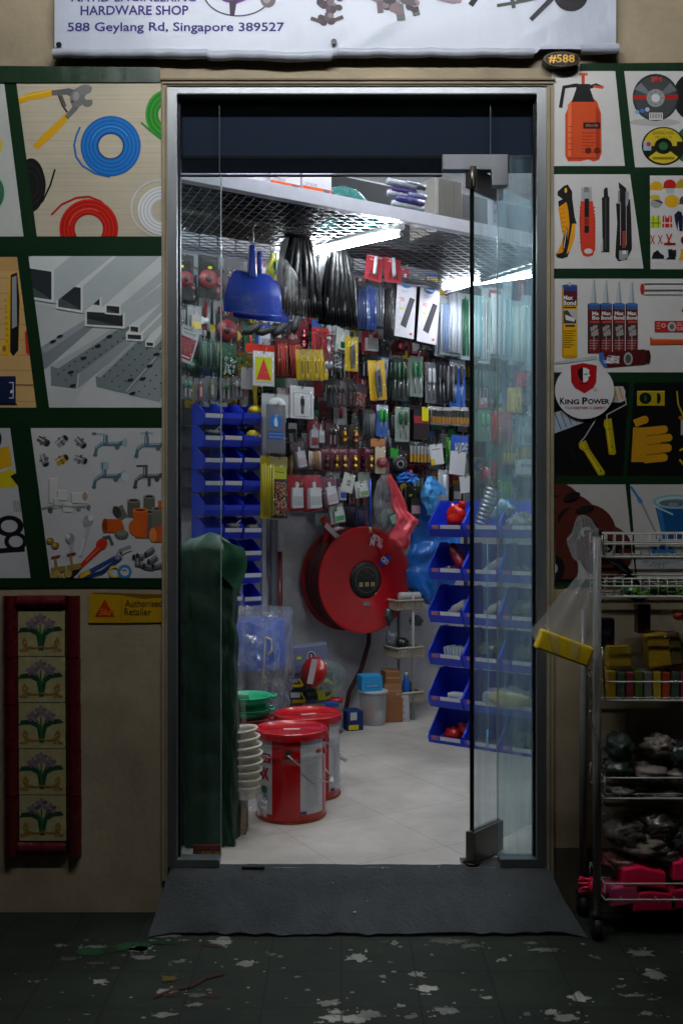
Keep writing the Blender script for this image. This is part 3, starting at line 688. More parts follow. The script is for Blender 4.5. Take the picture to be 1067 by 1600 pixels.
tr = thing('picture_sheet', 'dark green vinyl sheet right of the doorway printed with a sprayer and knives', 'poster')
sheetbase(tr, [(862,112),(905,112),(905,100),(1120,98),(1120,905),(992,905),(992,917),(865,917)])
def R1(m):
    m.poly([(890,160),(900,150),(921,150),(932,160),(938,178),(939,240),(934,251),(926,253),(918,250),(905,253),(887,253),(882,245),(882,180)], 'c24a24')
    m.poly([(886,165),(892,158),(891,246),(886,244)], 'dd6a40'); m.poly([(930,166),(936,178),(936,244),(930,248)], '9c3416')
    m.poly([(892,160),(899,140),(899,132),(921,132),(921,140),(928,160)], '1c1c1d'); m.line([(892,135),(902,134)], 6, '1c1c1d'); m.line([(899,134),(880,137),(875,168)], [5,5,6], '1c1c1d')
    m.line([(910,118),(910,132)], 5, 'b8401c'); m.line([(904,117),(917,117)], 4, 'c9522c'); m.line([(920,137),(930,134),(941,137)], [6,6,3], '222222'); m.line([(926,136),(941,138)], 4, 'c24a24')
    m.rect(910,192,937,202,'25201f'); m.text('SPRAYER', 914,195,933,199,'c07a60')
    for i in range(7): m.rect(908,208+i*5,930-(i%3)*4,209.2+i*5,'8a2c12')
    for i in range(5): m.rect(887,198+i*9,894,199+i*9,'8a2c12')
    m.ell(918,236,5,5,'5c2010'); m.ell(932,236,5,5,'5c2010'); m.line([(884,248),(936,248)], 2, '9c3416')
picture(tr, [(861,112),(960,112),(975,260),(861,260)], 'c6c6c4', R1)
def R2(m):
    m.ell(1022,192,40,6,'a8a8a6'); m.ell(1082,152,32,38,'1a1b1d'); m.ell(1023,153,36,37,'3f4244'); m.ring(1023,153,33,36,'2a2c2e')
    m.poly([(988,150),(1058,149),(1058,156),(988,157)], 'a02622'); m.poly([(1000,130),(1020,153),(990,140)], '6c7072'); m.poly([(1046,130),(1024,153),(1056,142)], '63676a'); m.ell(1023,154,14,14,'8b8e90'); m.ell(1023,154,6.5,6.5,'c9caca')
    for i in range(8): m.ell(1023+10*math.cos(i*.785),154+10*math.sin(i*.785),1.1,1.1,'55585a',n=6)
    m.text('3M', 1016,121,1032,129,'c8302a',bold=.03); m.rect(1013,177,1034,188,'d2d2d0'); 
    for i in range(8): m.rect(1014.5+i*2.4,178,1015.6+i*2.4,186,'222222')
    for i,(x,c) in enumerate(((994,'7aa0c8'),(1002,'3f6fae'),(1010,'a0b0c0'))): m.ell(x,176-i*2,3.4,3.4,c)
    m.ell(1078,228,26,30,'33503c'); m.ell(1035,229,34,30,'17180f'); m.ring(1035,229,12,31,'bca829',180,360,sy=.9); m.ring(1035,229,14,30,'c0ad2c',40,140,sy=.9); m.rect(1004,222,1016,236,'8fa6b8'); m.rect(1056,222,1066,236,'1b1c14')
    m.ell(1035,229,14,12.5,'14150f'); m.ell(1035,229,7,6.4,'2e5c34'); m.text('GRINDING WHEEL',1018,206,1052,211,'2a2608'); m.text('100 x 6 x 16',1022,213,1048,217,'2a2608'); m.ell(1012,226,3.6,3.6,'b03028'); m.rect(1018,246,1052,250,'7c7018')
picture(tr, [(974,112),(1110,112),(1110,262),(991,262)], 'c2c2c0', R2)
def R3(m):
    m.poly([(880,291),(886,289),(893,300),(893,310),(897,340),(900,350),(896,352),(893,380),(886,402),(877,405),(869,403),(867,397),(876,385),(880,372),(876,350),(872,325),(871,315),(878,312),(870,306),(870,300)], '1b1a1c')
    m.poly([(871,325),(884,316),(887,330),(889,352),(886,375),(878,395),(867,398),(875,384),(879,370),(875,350)], 'cf8a14'); m.poly([(893,350),(898,350),(897,372),(891,390),(884,398),(888,380)], 'd8961c')
    for i in range(6): m.line([(873+i*.7,328+i*7),(881+i*.7,326+i*7)], 1, 'a5690a')
    m.poly([(879,374),(885,354),(886,378),(878,392)], '17171a'); m.ell(883,298,2,4,'d8a518'); m.line([(880,388),(884,360)],1,'c9ccd0')
    m.poly([(907,292),(911,296),(918,296),(923,292),(924,316),(907,316)], '9fa2a4'); m.rect(911,293,919,301,'77797c')
    m.poly([(906,315),(925,315),(929,345),(929,390),(925,400),(917,402),(910,400),(906,390),(904,345)], 'c23a28'); 
    for i in range(11): m.line([(904.5,325+i*5.4),(907,325+i*5.4)],1.6,'8c2416'); m.line([(926,325+i*5.4),(929,325+i*5.4)],1.6,'8c2416')
    m.rect(912,311,919,340,'1d1a1b'); m.rect(912,341,919,352,'7c2a1e'); m.rect(912,353,919,364,'1d1a1b'); m.ell(915,362,3.6,3,'1d1a1b'); m.ell(918,393,6.5,4.2,'c6c6c4')
    m.poly([(942,298),(944,294),(948,294),(949,307),(951,309),(951,395),(938,395),(938,388),(940,385),(939,310),(942,308)], '201f22'); m.line([(945,310),(945,390)], 1.4, '4c4b50'); m.poly([(938,386),(941,372),(941,393),(938,394)], 'a5a7a9')
    m.poly([(965,285),(977,295),(978,302),(966,296)], '1a191b'); m.poly([(964,300),(967,296),(977,300),(981,300),(981,325),(964,325)], '8c8f91')
    m.poly([(961,318),(968,320),(979,322),(981,312),(983,312),(985,345),(986,390),(978,406),(965,409),(960,402),(961,380),(963,350)], '1d1c1e'); m.rect(967,297,976,330,'242326'); m.line([(968,316),(968,384)],1,'9a9a98'); m.line([(977,316),(977,384)],1,'9a9a98')
    for i in range(12): m.rect(971,362+i*2.2,976,363.2+i*2.2,'b8463c')
    m.poly([(966,392),(980,392),(980,402),(972,408),(966,406)], '8b8e90'); m.ell(974,395,3.4,3,'c9c9c8')
picture(tr, [(862,273),(983,273),(1004,420),(863,420)], 'c4c4c2', R3)
def R4(m):
    for (x,y,c) in ((1024,293,'c99a1a'),(1045,290,'a8231c'),(1065,290,'a08a20'),(1048,315,'d0a01c'),(1070,315,'444444')):
        m.ell(x,y,10,9,c); m.rect(x-11,y+3,x+11,y+9,'c6c6c4'); m.line([(x-11,y+4),(x+12,y+4)],2,c)
    m.poly([(1038,295),(1052,295),(1051,303),(1040,303)],'9fb0ac'); m.ell(1048,315,11,10,'d0a01c'); m.ell(1024,318,9,8,'8f9494'); m.line([(1016,310),(1034,318)],3,'333333'); m.ell(1022,309,8,4,'b8a428')
    for (x,c,b) in ((1023,'a8c020','5a6a14'),(1041,'b8231c','d8d0c8')):
        m.poly([(x-7,338),(x-3,337),(x,342),(x+3,337),(x+7,338),(x+8,356),(x-8,356)],c); m.line([(x-8,349),(x+8,349)],1.6,b); m.line([(x-4,338),(x-4,356)],1.2,b); m.line([(x+4,338),(x+4,356)],1.2,b)
    m.poly([(1052,336),(1058,330),(1063,332),(1066,340),(1065,362),(1060,362),(1058,345),(1057,362),(1053,346)],'161c30')
    for x in (1018,1030): m.line([(x-3,368),(x+3,382)],1.6,'a8342a'); m.line([(x+3,368),(x-3,382)],1.6,'a8342a')
    m.line([(1040,366),(1046,384)],2.6,'a82a1c'); m.line([(1048,366),(1040,384)],2.6,'a82a1c'); m.rect(1036,380,1054,384,'7c1c14'); m.ell(1066,376,4,6,'5a1c18')
    m.poly([(1017,403),(1019,396),(1026,391),(1030,396),(1036,400),(1036,405),(1017,405)],'17171a'); m.poly([(1042,390),(1049,390),(1054,404),(1054,406),(1038,406),(1043,402)],'141416'); m.rect(1050,391,1055,402,'1b1b1d'); m.poly([(1062,390),(1070,390),(1070,407),(1058,407),(1062,400)],'c99a1a')
picture(tr, [(1014,275),(1110,275),(1110,421),(1015,421)], 'c4c4c3', R4)
def maxtube(m, x, w, y0, y1, c1, c2, c3):
    m.rect(x,y0,x+w,y1,c1); m.rect(x,y0,x+w,y0+9,c3); m.ell(x+w/2,y0,w/2,2.4,c3); m.rect(x,y0,x+2,y1,'2a1416' if c2 != 'y' else '8a6a10')
def R5(m):
    m.rect(877,449,901,558,'c99a14'); m.rect(877,449,901,478,'4a1420'); m.rect(877,448,901,455,'25386e'); m.ell(889,447,12,2.4,'31487f'); m.ell(889,444,3,3,'a8a98f'); m.ell(889,558,12,3,'a67d10')
    m.text('Max',879,462,894,469,'dedede',bold=.03); m.text('Bond',879,470,899,477,'dedede',bold=.03); m.rect(879,479.5,899,482,'3a2a08')
    m.rect(878,484,900,507,'a9aaa6'); m.poly([(879,486),(886,485),(892,494),(899,500),(899,506),(879,506)],'3c3c3c'); m.poly([(882,492),(898,498),(896,503),(883,500)],'c9c9c6'); m.rect(882,508,897,511,'2a2008')
    for i in range(8): m.rect(878.5,517+i*3.6,899-(i*5)%9,518.2+i*3.6,'5a420a')
    m.rect(877,449,879.5,558,'a67d10')
    for i, x in enumerate((917,936,956,976)):
        y = 437+i*1.6; m.poly([(x+8,y),(x+11,y),(x+14,476),(x+4,476)], 'a9b4b8'); m.poly([(x+10,y),(x+11,y),(x+14,476),(x+11,476)], '7d888c')
        m.rect(x,476,x+19,553,'5e1d20'); m.rect(x,476,x+19,484,'2f5388'); m.ell(x+9.5,476,9.5,2.4,'3c66a0'); m.rect(x,476,x+1.8,553,'35100f')
        m.text('Max' if i else 'Ma',x+(3 if i else 7),487,x+17,493,'dedede',bold=.03); m.text('Bond' if i else 'Bo',x+(2 if i else 7),494,x+18,500,'dedede',bold=.03); m.rect(x+4,502,x+18,505,'a83c30')
        m.rect(x+2,506,x+18,529,'2c2a2a'); m.poly([(x+4,512),(x+15,508),(x+17,524),(x+6,526)], '8b8b88'); m.line([(x+5,520),(x+16,512)],1.4,'2a2a2a'); m.rect(x+9,508,x+10.5,548,'9a8080')
        for k in range(4): m.rect(x+3,532+k*4,x+17-k,533+k*4,'a8807c')
    m.poly([(934,552),(1004,546),(1010,548),(1014,556),(1012,566),(1006,570),(945,575),(936,566)], '4a1518'); m.poly([(934,552),(941,551),(948,575),(942,574),(935,564)], '3460a0'); m.ell(1011,558,4,11,'2a1112'); m.ell(980,561,7,10,'9a9a98'); m.ell(980,561,4.5,7,'4a4a4a')
    m.text('Max',944,556,954,570,'dedede',bold=.03,ang=-85); m.text('Bond',952,553,963,571,'dedede',bold=.03,ang=-85)
    m.poly([(866,566),(866,569),(880,568),(932,561),(930,556)], 'a3abad')
    m.ell(1002,452,3.4,8.5,'a8281e'); m.line([(1005,444),(1110,444)],1.4,'4c4444'); m.line([(1005,454),(1110,454)],2,'55504e'); m.line([(1005,461),(1110,461)],1.2,'77716f'); m.poly([(1062,487),(1067,480),(1110,480),(1110,490)],'a8281e')
    m.rect(1021,502,1110,519,'a3231c'); m.ell(1048,511,7,7.5,'a8a8a6'); m.ell(1048,511,3.4,4,'5c5c5c'); m.ring(1035,509,2,3.4,'d8b0a8'); m.text('SILICONE',1056,504,1088,510,'d8b8b0'); m.text('SEAL',1056,512,1080,517,'d8b8b0')
    for k in range(3): m.rect(1024,505+k*4,1030,506.4+k*4,'c88c84')
    m.poly([(1014,526),(1018,530),(1110,531),(1110,538),(1014,539)],'b4441c'); m.line([(1018,531),(1110,532)],1.6,'dc7038')
picture(tr, [(863,436),(1110,436),(1110,582),(863,582)], 'c4c3c2', R5)
def R6(m):
    m.poly([(865,645),(900,636),(912,660),(864,678)], '9aa5b0')
    for i in range(6): m.line([(866+i*9,646-i*2),(876+i*8,672-i*4)], 1.5, '35587c')
    m.poly([(954,604),(972,604),(976,612),(975,626),(968,629),(954,629)], 'b4b4ae'); m.line([(958,606),(964,628)],3,'b4843a'); m.line([(966,605),(972,624)],2.4,'b4843a')
    m.line([(976,622),(977,632),(947,648),(947,656)], 1.6, 'a4a6a8'); m.line([(930,655),(912,684),(906,690)], 1.6, 'a4a6a8')
    m.poly([(943,656),(954,654),(956,668),(961,708),(958,711),(950,710),(945,672),(942,664)], 'a59612'); m.poly([(903,692),(914,688),(920,702),(944,738),(943,742),(934,743),(912,706),(904,700)], 'a59612'); m.line([(946,658),(953,706)],2,'c6b52c'); m.line([(908,694),(936,738)],2,'c6b52c'); m.ell(955,698,1,1.6,'222210'); m.ell(937,736,1,1.6,'222210')
    m.line([(945,672),(956,670)],1,'6d630a'); m.line([(907,704),(920,700)],1,'6d630a')
picture(tr, [(864,598),(982,598),(972,743),(866,743)], '0c0b0d', R6)
def R7(m):
    m.rect(994,611,1037,634,'a39212'); m.line([(994,612),(1037,612)],1.6,'c6b42c'); m.ell(1007,622.5,9.5,9,'15160f'); m.ell(1007,622.5,2,5,'2c4a2c'); m.ell(1027,622.5,4,8.5,'15160f'); m.rect(1019,612,1025,633,'a39212')
    g = 'b58216'
    m.poly([(988,668),(1020,668),(1030,676),(1032,722),(985,722)], g)
    for (y, x1, w) in ((671,1036,12),(684,1043,12),(700,1042,13),(715,1036,12)): m.line([(1005,y+3),(x1,y)], w, g); m.ell(x1,y,6,w/2,g)
    m.line([(990,662),(1005,656)], 12, g); m.ell(1006,656,6,6,g)
    for (y,x1) in ((678,1040),(692,1040),(708,1038)): m.line([(1008,y+3),(x1,y)],1.4,'7c560a')
    for i in range(40): m.ell(rnd(990,1036),rnd(670,720),.9,.7,'c9962a',n=5)
    m.line([(1056,612),(1058,632),(1066,650)],2.4,'a8901a'); m.ell(1064,653,6,3,'8a5a18'); m.rect(1062,656,1068,680,'9a9a98'); m.line([(1060,704),(1068,700)],3,'b0a018'); m.line([(1060,718),(1068,728)],3,'b0a018')
picture(tr, [(990,598),(1110,598),(1110,743),(978,743)], '0b0b0e', R7)
def flap(m, cx, cy, r, sy=1.0, in_=True):
    m.ell(cx, cy, r, r*sy, '4f231c', n=40)
    for i in range(40):
        t = 6.283*i/40; m.line([(cx+r*.55*math.cos(t), cy+sy*r*.55*math.sin(t)), (cx+r*.99*math.cos(t+.12), cy+sy*r*.99*math.sin(t+.12))], .8, '3a1813')
    m.ell(cx, cy, r*.48, r*.48*sy, '151414'); m.ring(cx, cy, r*.1, r*.2, 'a4a4a2', sy=sy)
def R8(m):
    flap(m,868,792,40,.95); flap(m,890,812,42,.95); flap(m,915,832,46,.97); flap(m,945,862,42,1.0); flap(m,862,888,40,1.1)
    m.ell(892,776,14,6,'181414',-20); m.ell(912,796,15,6,'181414',-15)
    m.poly([(905,840),(985,900),(985,910),(900,910)], 'b9b9b6') if False else None
    m.line([(948,860),(985,905)], 16, '141212'); m.ring(948,856,7,11,'8d8d8b')
picture(tr, [(866,757),(976,757),(992,905),(866,905)], 'b0aeac', R8)
def R9(m):
    m.line([(984,760),(1000,784)], 3.6, '2a6aa8'); m.line([(996,778),(1001,786)], 6, '3a7ab8'); m.line([(1001,786),(1028,842)], 3, '7e8488'); m.line([(1025,838),(1033,856)], 5, '1e5e9c')
    m.poly([(1022,790),(1084,790),(1080,842),(1034,842)], '164a7c'); m.poly([(1024,792),(1032,792),(1040,840),(1034,840)], '2a68a0'); m.ell(1054,784,36,11,'7fa4b0'); m.ell(1054,784,31,8.4,'9fc0c8'); m.ell(1054,786,26,6,'5c7278'); m.line([(1020,790),(1050,804)], 2.4, 'a8c4cc'); m.ell(1050,788,8,2.6,'8c9ea2')
    for i in range(14): m.line([(1032+i*3.4,784),(1033+i*3.2,790)], 1, '30444a')
    for i in range(46):
        a = rnd(0,6.28); m.line([(1035,868),(1040+44*math.cos(a),868+20*math.sin(a))], 2.6, random.choice(['9fa8aa','b4bbbc','8d979a']))
    m.ell(1036,866,38,14,'8f9b9e'); m.ell(1035,862,19,9,'1c5c9c'); m.ell(1035,860,15,6,'2a6cac'); m.line([(1034,846),(1035,860)],8,'1c5c9c'); m.line([(996,866),(1018,868)],1.6,'77706a')
picture(tr, [(983,757),(1110,757),(1110,903),(994,903)], 'b3b2b1', R9)

# round safety sticker over the right sheet
t = thing('round_sign', 'round white sign with a red shield, stuck over the paint roller picture', 'sign')
m = MB('print', 'cfcfd2'); m.map = facemap(-.0115)
P = [(911.5+46*math.cos(a*.1309), 611+44*math.sin(a*.1309)) for a in range(48)]
m.prism([((x-CX)/S, HC-(y-CY)/S) for x, y in P], -.0112, -.0085)
m.build('disc', t)
m = MB('print'); m.map = facemap(-.0116)
m.poly([(888,571),(909,566.5),(932,571),(931,598),(926,608),(911,617),(895,608),(889,598)], 'd0d0d2'); m.poly([(889.5,572),(909,568),(930.5,572),(929.5,598),(925,607),(911,615.5),(896,607),(890.5,598)], 'a3141a'); m.ring(910,590,0,0,'a3141a',n=3)
m.poly([(900,580),(903,577),(909,575),(909,598),(903,592),(901,586)], '14100f'); m.poly([(909,575),(914,576),(919,579),(918,584),(920,588),(917,590),(917,594),(913,598),(909,598)], 'd6d6d8'); m.line([(911,586),(916,585)],1.6,'14100f'); m.line([(903,600),(916,600)],2.4,'5c0c10')
m.ring(928,610,1.6,2.3,'55555a')
m.text('K',873,622,880.5,632.5,'14141a',bold=.035); m.text('ING',881,624.5,903,632.5,'14141a',bold=.035); m.text('P',907.5,621.5,916,632.5,'14141a',bold=.035); m.text('OWER',916.5,624,950,632,'14141a',bold=.035)
m.text('YOUR',880,636,893,640,'55555a'); m.text('PARTNER',894.5,636,917,640,'a8323a',bold=.03); m.text('IN',919,636,923,640,'55555a'); m.text('SAFETY',925,636,945,640,'a8323a',bold=.03)
m.build('lettering', t)

# yellow sticker
t = thing('yellow_sticker', 'yellow sticker with a red triangle reading Authorised Retailer below the left picture sheet', 'sticker')
m = MB('print', 'b08a10'); m.map = facemap(-.0035)
m.poly([(141,927),(150,925.5),(200,931),(259,931),(259,972),(200,973),(139,973),(141,950)]); m.layer += 1
m.poly([(141,927),(150,925.5),(175,926),(259,929),(259,933),(225,936),(190,930),(150,928)], '6e540c')
m.build('label', t)
m = MB('print'); m.map = facemap(-.0045); m.poly([(165,936),(180,963),(149,963)], 'a82a12'); m.text('Sika',156,951,174,961,'c98a1a',shear=.3); m.ring(178,955,.8,1.5,'a82a12',n=10); m.line([(190.5,934),(190.5,969)],.7,'6e540c')
m.text('Authorised',196,937,254,948,'463a1a',bold=.006); m.text('Retailer',195,950,237,961,'463a1a',bold=.006)
m.build('lettering', t)

# glazed tile panel
t = thing('tile_panel', 'tall panel of five flowered glazed tiles in a dark red border, left wall', 'tile panel')
m = MB('ceramic', '511018'); Y = -.001
def bar(px0, py0, px1, py1):
    x0, x1, z0, z1 = (px0-CX)/S, (px1-CX)/S, HC-(py1-CY)/S, HC-(py0-CY)/S
    return x0, x1, z0, z1
ys = [930,1027,1100,1171,1242,1336]
for k, (xa, xb) in enumerate(((6,29),(104,126))):
    for a, b in zip(ys, ys[1:]):
        x0, x1, z0, z1 = bar(xa + (a-930)*.007, a+.7, xb + (a-930)*.007, b-.7)
        pr = [(-.001, x0)]; 
        def prof(u): 
            return -.003 - .020*math.sin(math.pi*min(1,max(0,u)))**.6
        n = 10
        m.sheet(1, n, lambda i, j: (x0 + (x1-x0)*j, prof(j), z0 if i < .5 else z1))
        m.box(x0, x1, -.004, .0, z0, z1)
for (a, b, xs) in ((930,951,[29,67,104]),(1314,1336,[30,68,106])):
    for xa, xb in zip(xs, xs[1:]):
        x0, x1, z0, z1 = bar(xa+.5, a, xb-.5, b)
        m.sheet(1, 10, lambda i, j: (x0 if i < .5 else x1, -.0035 - .018*math.sin(math.pi*j)**.6, z0 + (z1-z0)*j)); m.box(x0, x1, -.004, 0, z0, z1)
m.build('border', t)
m = MB('matte', '2a1612'); x0, x1, z0, z1 = bar(28, 950, 107, 1316); m.box(x0, x1, -.0062, -.0041, z0, z1); m.build('grout', t)
for k in range(5):
    ya = 953 + k*72; x0, x1, z0, z1 = bar(30.5+k*.5, ya+.6, 103+k*.5, ya+71.2)
    m = MB('ceramic', 'a39c70'); m.box(x0, x1, -.0095, -.006, z0, z1); m.map = facemap(-.0096, .00003); ox = k*.5; oy = ya - 953
    def Q(*p): return [(x+ox, y+oy) for x, y in p]
    gn, pk, oc = '1f4630', '6f6072', '94702c'
    if k == 3: pk = '74597c'
    if k == 4: pk = '5a4c5e'
    for P in (Q((66,1014),(62,990),(50,983),(36,984),(31,988)), Q((66,1014),(71,990),(82,983),(94,982),(99,984))): m.line(P, [7,7,8,7,1.5], gn)
    m.line(Q((66,1014),(65,990),(65,975)), [7,3,2], '2b5a36'); m.line(Q((66,1000),(60,982),(56,978)), 2.2, '2b5a36'); m.line(Q((66,1000),(72,982),(77,978)), 2.2, '2b5a36')
    for (fx, fy) in ((65,966),(52,975),(79,974)):
        for q in range(5): m.ell(fx+ox+5.4*math.cos(q*1.257-1.57), fy+oy+4.6*math.sin(q*1.257-1.57), 4.6, 3.2, pk if q % 2 else '7c6c7e', q*72-90, 10)
        m.ell(fx+ox, fy+oy, 2, 1.8, '8f7a3a', n=8)
    m.line(Q((38,1004),(44,1010),(56,1012),(66,1010),(78,1012),(88,1010),(94,1004)), [2,4,2.4,2,2.4,4,2], oc)
    for sx in (-1, 1):
        cx = 66+sx*25+ox; m.ring(cx, 1003+oy, 2.5, 4.6, oc, n=14); m.line([(cx+sx*3,1000+oy),(cx+sx*1,996+oy),(cx-sx*2,999+oy)],2,oc); m.line([(cx-sx*2,1008+oy),(cx+sx*5,1016+oy),(cx+sx*8,1014+oy)],2.2,oc); m.line([(cx-2,1017+oy),(cx-sx*5,1014+oy)],2,oc)
    o = m.build('tile', t, bevel=0)

# house number plate
t = thing('number_plate', 'small black oval plate with gold number 588 above the right corner of the door', 'house number')
m = MB('gloss', '120e0c'); n = 28; cx, cz = (873.5-CX)/S, HC-(100.5-CY)/S
m.prism([(cx+.0575*math.cos(6.283*i/n), cz+.0235*math.sin(6.283*i/n)*1.03) for i in range(n)], -.0365, -.002); m.build('plate', t, bevel=.001)
m = MB('metal', 'a5803a'); m.map = facemap(-.0366); 
m.ring(873.5,100.5,27.3*.985,27.3,'a5803a',sy=.415); m.text('#588',853,93.5,893,107,'a5803a',bold=.02); m.build('lettering', t)

# shop banner
t = thing('shop_banner', 'wrinkled white vinyl shop banner hung over the doorway with purple lettering and tool pictures', 'banner')
def bz(px): # bottom edge height in photo pixels
    return 97 + 3.5*noise.noise(Vector((px*.012, 0, 3))) + (4 if 330 < px < 520 else 0) - (6 if px > 840 else 0)
def by(px, py, v): return -.028 - .0025*noise.noise(Vector((px*.01, py*.012, 0))) - .004*max(0, noise.noise(Vector((px*.02+py*.03, py*.004, 5)))) - .006*(v > .985)
def bmap(off): return lambda x, y, l: ((x-CX)/S, by(x, y, 0) - off - l*.00002, HC-(y-CY)/S)
m = MB('vinyl', 'adb5c4')
def bf(u, v):
    px = 89 + (958-89)*u - (1-v)*0; top = -260; py = top + (bz(px)-6-top)*v
    y = by(px, py, v)
    return ((px-CX)/S + (.002*(v) if u < .01 else 0), y, HC-(py-CY)/S)
m.sheet(140, 60, bf); m.build('vinyl_sheet', t)
def hem(a, b, seed, w=13, col='a4aab6', dy=0):
    m = MB('vinyl', col)
    def hf(u, v):
        px = a + (b-a)*u; pb = bz(px)+dy; t_ = -2.2 + v*4.4; k = noise.noise(Vector((px*.02, seed, v))); wig = 1.6*noise.noise(Vector((px*.05, seed*2, 0)))
        return ((px-CX)/S, -.032 - .010*math.cos(t_) - .004*k, HC-(pb - 7 + 7.5*math.sin(t_*.75) + wig - CY)/S)
    m.sheet(int((b-a)/5), 8, hf); m.build('hem', t)
hem(88, 527, 1); hem(525, 830, 7, dy=-1); hem(903, 962, 9)
m = MB('print', '2f2a66'); m.map = bmap(.0012)
def bt(s, a, b, c, d, bold=.02): m.text(s, a, b, c, d, '3a3474', bold=bold)
bt('NAVID ENGINEERING',116,-3,309,10); bt('HARDWARE SHOP',130,16,297,31); bt('588 Geylang Rd, Singapore 389527',110,42,445,60,.016)
bt('NAVID ENGINEERING PTE LTD',120,-80,620,-40)
m.build('lettering', t)
def bp(draw, name='printed_tool'):
    m = MB('print'); m.map = bmap(.0012); draw(m); m.build(name, t)
def b1(m):
    m.ring(373,-2,50,52.5,'4a4652',10,175,sy=.66); m.ell(420,6,12,13,'6b6568'); m.ell(418,4,7,8,'948c8e')
    m.poly([(338,-5),(400,-5),(398,2),(380,10),(370,14),(352,10),(340,2)],'5a3a78'); m.poly([(360,8),(372,8),(368,32),(361,30)],'453a48'); m.line([(340,2),(398,2)],2,'7d5ca0')
def b2(m):
    for i in range(16): m.ell(512+rnd(-22,22), 18+rnd(-20,22), rnd(5,11), rnd(4,9), random.choice(['4c444a','6d6168','7f7378','5b5257']), rnd(0,90), 9)
    m.line([(486,36),(504,42)],6,'55494e'); m.line([(520,40),(536,34)],6,'55494e')
def b3(m):
    m.poly([(560,-5),(600,-5),(606,6),(598,16),(575,6)],'7a6c74')
    for i in range(18): m.ell(625+rnd(-26,26), 12+rnd(-16,14), rnd(5,12), rnd(4,9), random.choice(['5f5a60','7d6d72','8f8588','4b484e']), rnd(0,90), 9)
    m.line([(592,10),(594,28)],9,'6d6266'); m.line([(622,14),(626,40)],13,'646f6c'); m.line([(644,8),(650,32)],11,'5f6a68')
def b4(m):
    m.poly([(662,-6),(726,-6),(718,12),(706,14),(676,6)],'8f7f8c'); m.line([(748,-6),(733,16)],9,'2e2c33')
def b5(m):
    m.line([(775,16),(800,12),(846,2)],5,'4e5654'); m.line([(797,6),(800,20)],6,'4a5250'); m.ell(810,2,10,7,'4a5250'); m.line([(826,38),(868,-4)],[7,8],'3a393f'); m.ell(888,-2,27,27,'2b2a2e'); m.ell(888,-2,13,13,'67706e'); m.ell(888,-2,5,5,'8f9896'); m.line([(846,4),(868,-6)],7,'4a4446')
for d in (b1,b2,b3,b4,b5): bp(d)
for px, py in ((98,79),(522,74)): m = MB('metal', '2a2a2c'); m.lathe([(.009,-.0395),(.009,-.0375),(.004,-.0375)], 14, cx=(px-CX)/S, cy=HC-(py-CY)/S, axis='y'); m.build('eyelet', t)
m = MB('film'); m.map = facemap(-.0395); m.poly([(944,76),(968,77),(966,97),(946,96)], 'c0c0c0'); m.build('clear_tape', t)
# ------------------------------------------------------------------ overhead storage shelf of expanded metal, and the shop's tubes
SA = math.atan2(.60, .973)                       # the shelf's front beam runs a little off the goods wall
SB = Vector(((341-CX)/F*3.62, .51, 0)); SZ = 2.435
def shelf_pt(u, v, z=0): return Vector((SB.x + u*math.cos(SA) - v*math.sin(SA), SB.y + u*math.sin(SA) + v*math.cos(SA), SZ + z))
def shelf_uv(px, py, v):
    """along-beam position of a pixel ray on the vertical plane v behind the beam, and its height above the shelf"""
    a = (px-CX)/F; c, s = math.cos(SA), math.sin(SA)
    # -s*(X-bx)+c*(Y-by)=v
    d = (v - s*SB.x + c*(SB.y + D)) / (c - s*a)
    X, Y = a*d, d-D
    return (X-SB.x)*c + (Y-SB.y)*s, HC-(py-CY)/F*d - SZ, d
def shelf():
    t = thing('storage_shelf', 'overhead metal storage shelf with grey angle beam and expanded mesh deck', 'shelf', (SB.x, SB.y, SZ), SA)
    m = MB('gloss', 'c4c2cc'); m.box(-.6, 2.0, 0, .004, 0, .052); m.box(-.6, 2.0, .0042, .04, 0, .004); m.build('front_beam', t, bevel=.001)
    m = MB('gloss', '55555c'); m.box(-.6, 2.0, .93, .934, -.0, .04); m.build('rear_beam', t)
    m = MB('gloss', '7d7d84')
    for u in (.12, 1.30):
        mm = MB('gloss', '85848c'); mm.box(u, u+.032, .012, .016, .0045, .5); mm.box(u, u+.004, .0162, .045, .0045, .5)
        for i in range(12): mm.box(u+.012, u+.02, .0108, .0119, .03+i*.04, .045+i*.04, col='1c1c1e')
        if u > 1: mm.build('upright', t)
    for u in (-.3, 1.75): m = MB('gloss', '55555c'); m.box(u, u+.025, .042, .929, -.018, -.002); m.build('cross_bar', t)
    # expanded metal: diamonds over the deck, parallel wires in the nearer left bay
    m = MB('metal', '4c4c52'); r = .0030
    def strand(a, b):
        a, b = Vector(a), Vector(b); dd = (b-a).normalized(); n = Vector((-dd.y, dd.x, 0))*r
        m.pts([a+n, b+n, b-n, a-n]); m.pts([a+n+Vector((0,0,.0035)), b+n+Vector((0,0,.0035)), b+n, a+n])
    dx, dy = .050, .026
    nx = int(2.55/dx); ny = int(.88/dy)
    for i in range(nx):
        for j in range(ny):
            x = -.58+i*dx; y = .045+j*dy
            if (i+j) % 2 == 0: strand((x, y, .0045), (x+dx, y+dy, .0045))
            else: strand((x, y+dy, .0045), (x+dx, y, .0045))
    m.build('mesh_deck', t)
    m = MB('metal', '9a9aa0')
    for i in range(34):
        x = -.55+i*.036
        m.tube([(x, .043, -.004), (x+.10, .60, -.004)], .0014, 4)
    m.build('wire_grid', t)
shelf()
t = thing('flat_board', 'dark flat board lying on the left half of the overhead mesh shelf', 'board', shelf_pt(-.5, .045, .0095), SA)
m = MB('paper', '141416'); m.box(0, 1.08, 0, .30, 0, .012); m.build('board', t, bevel=.002); m = MB('print','2a2a2e'); m.box(.1,.5,-.0006,-.0001,.003,.009); m.build('edge_tape', t)
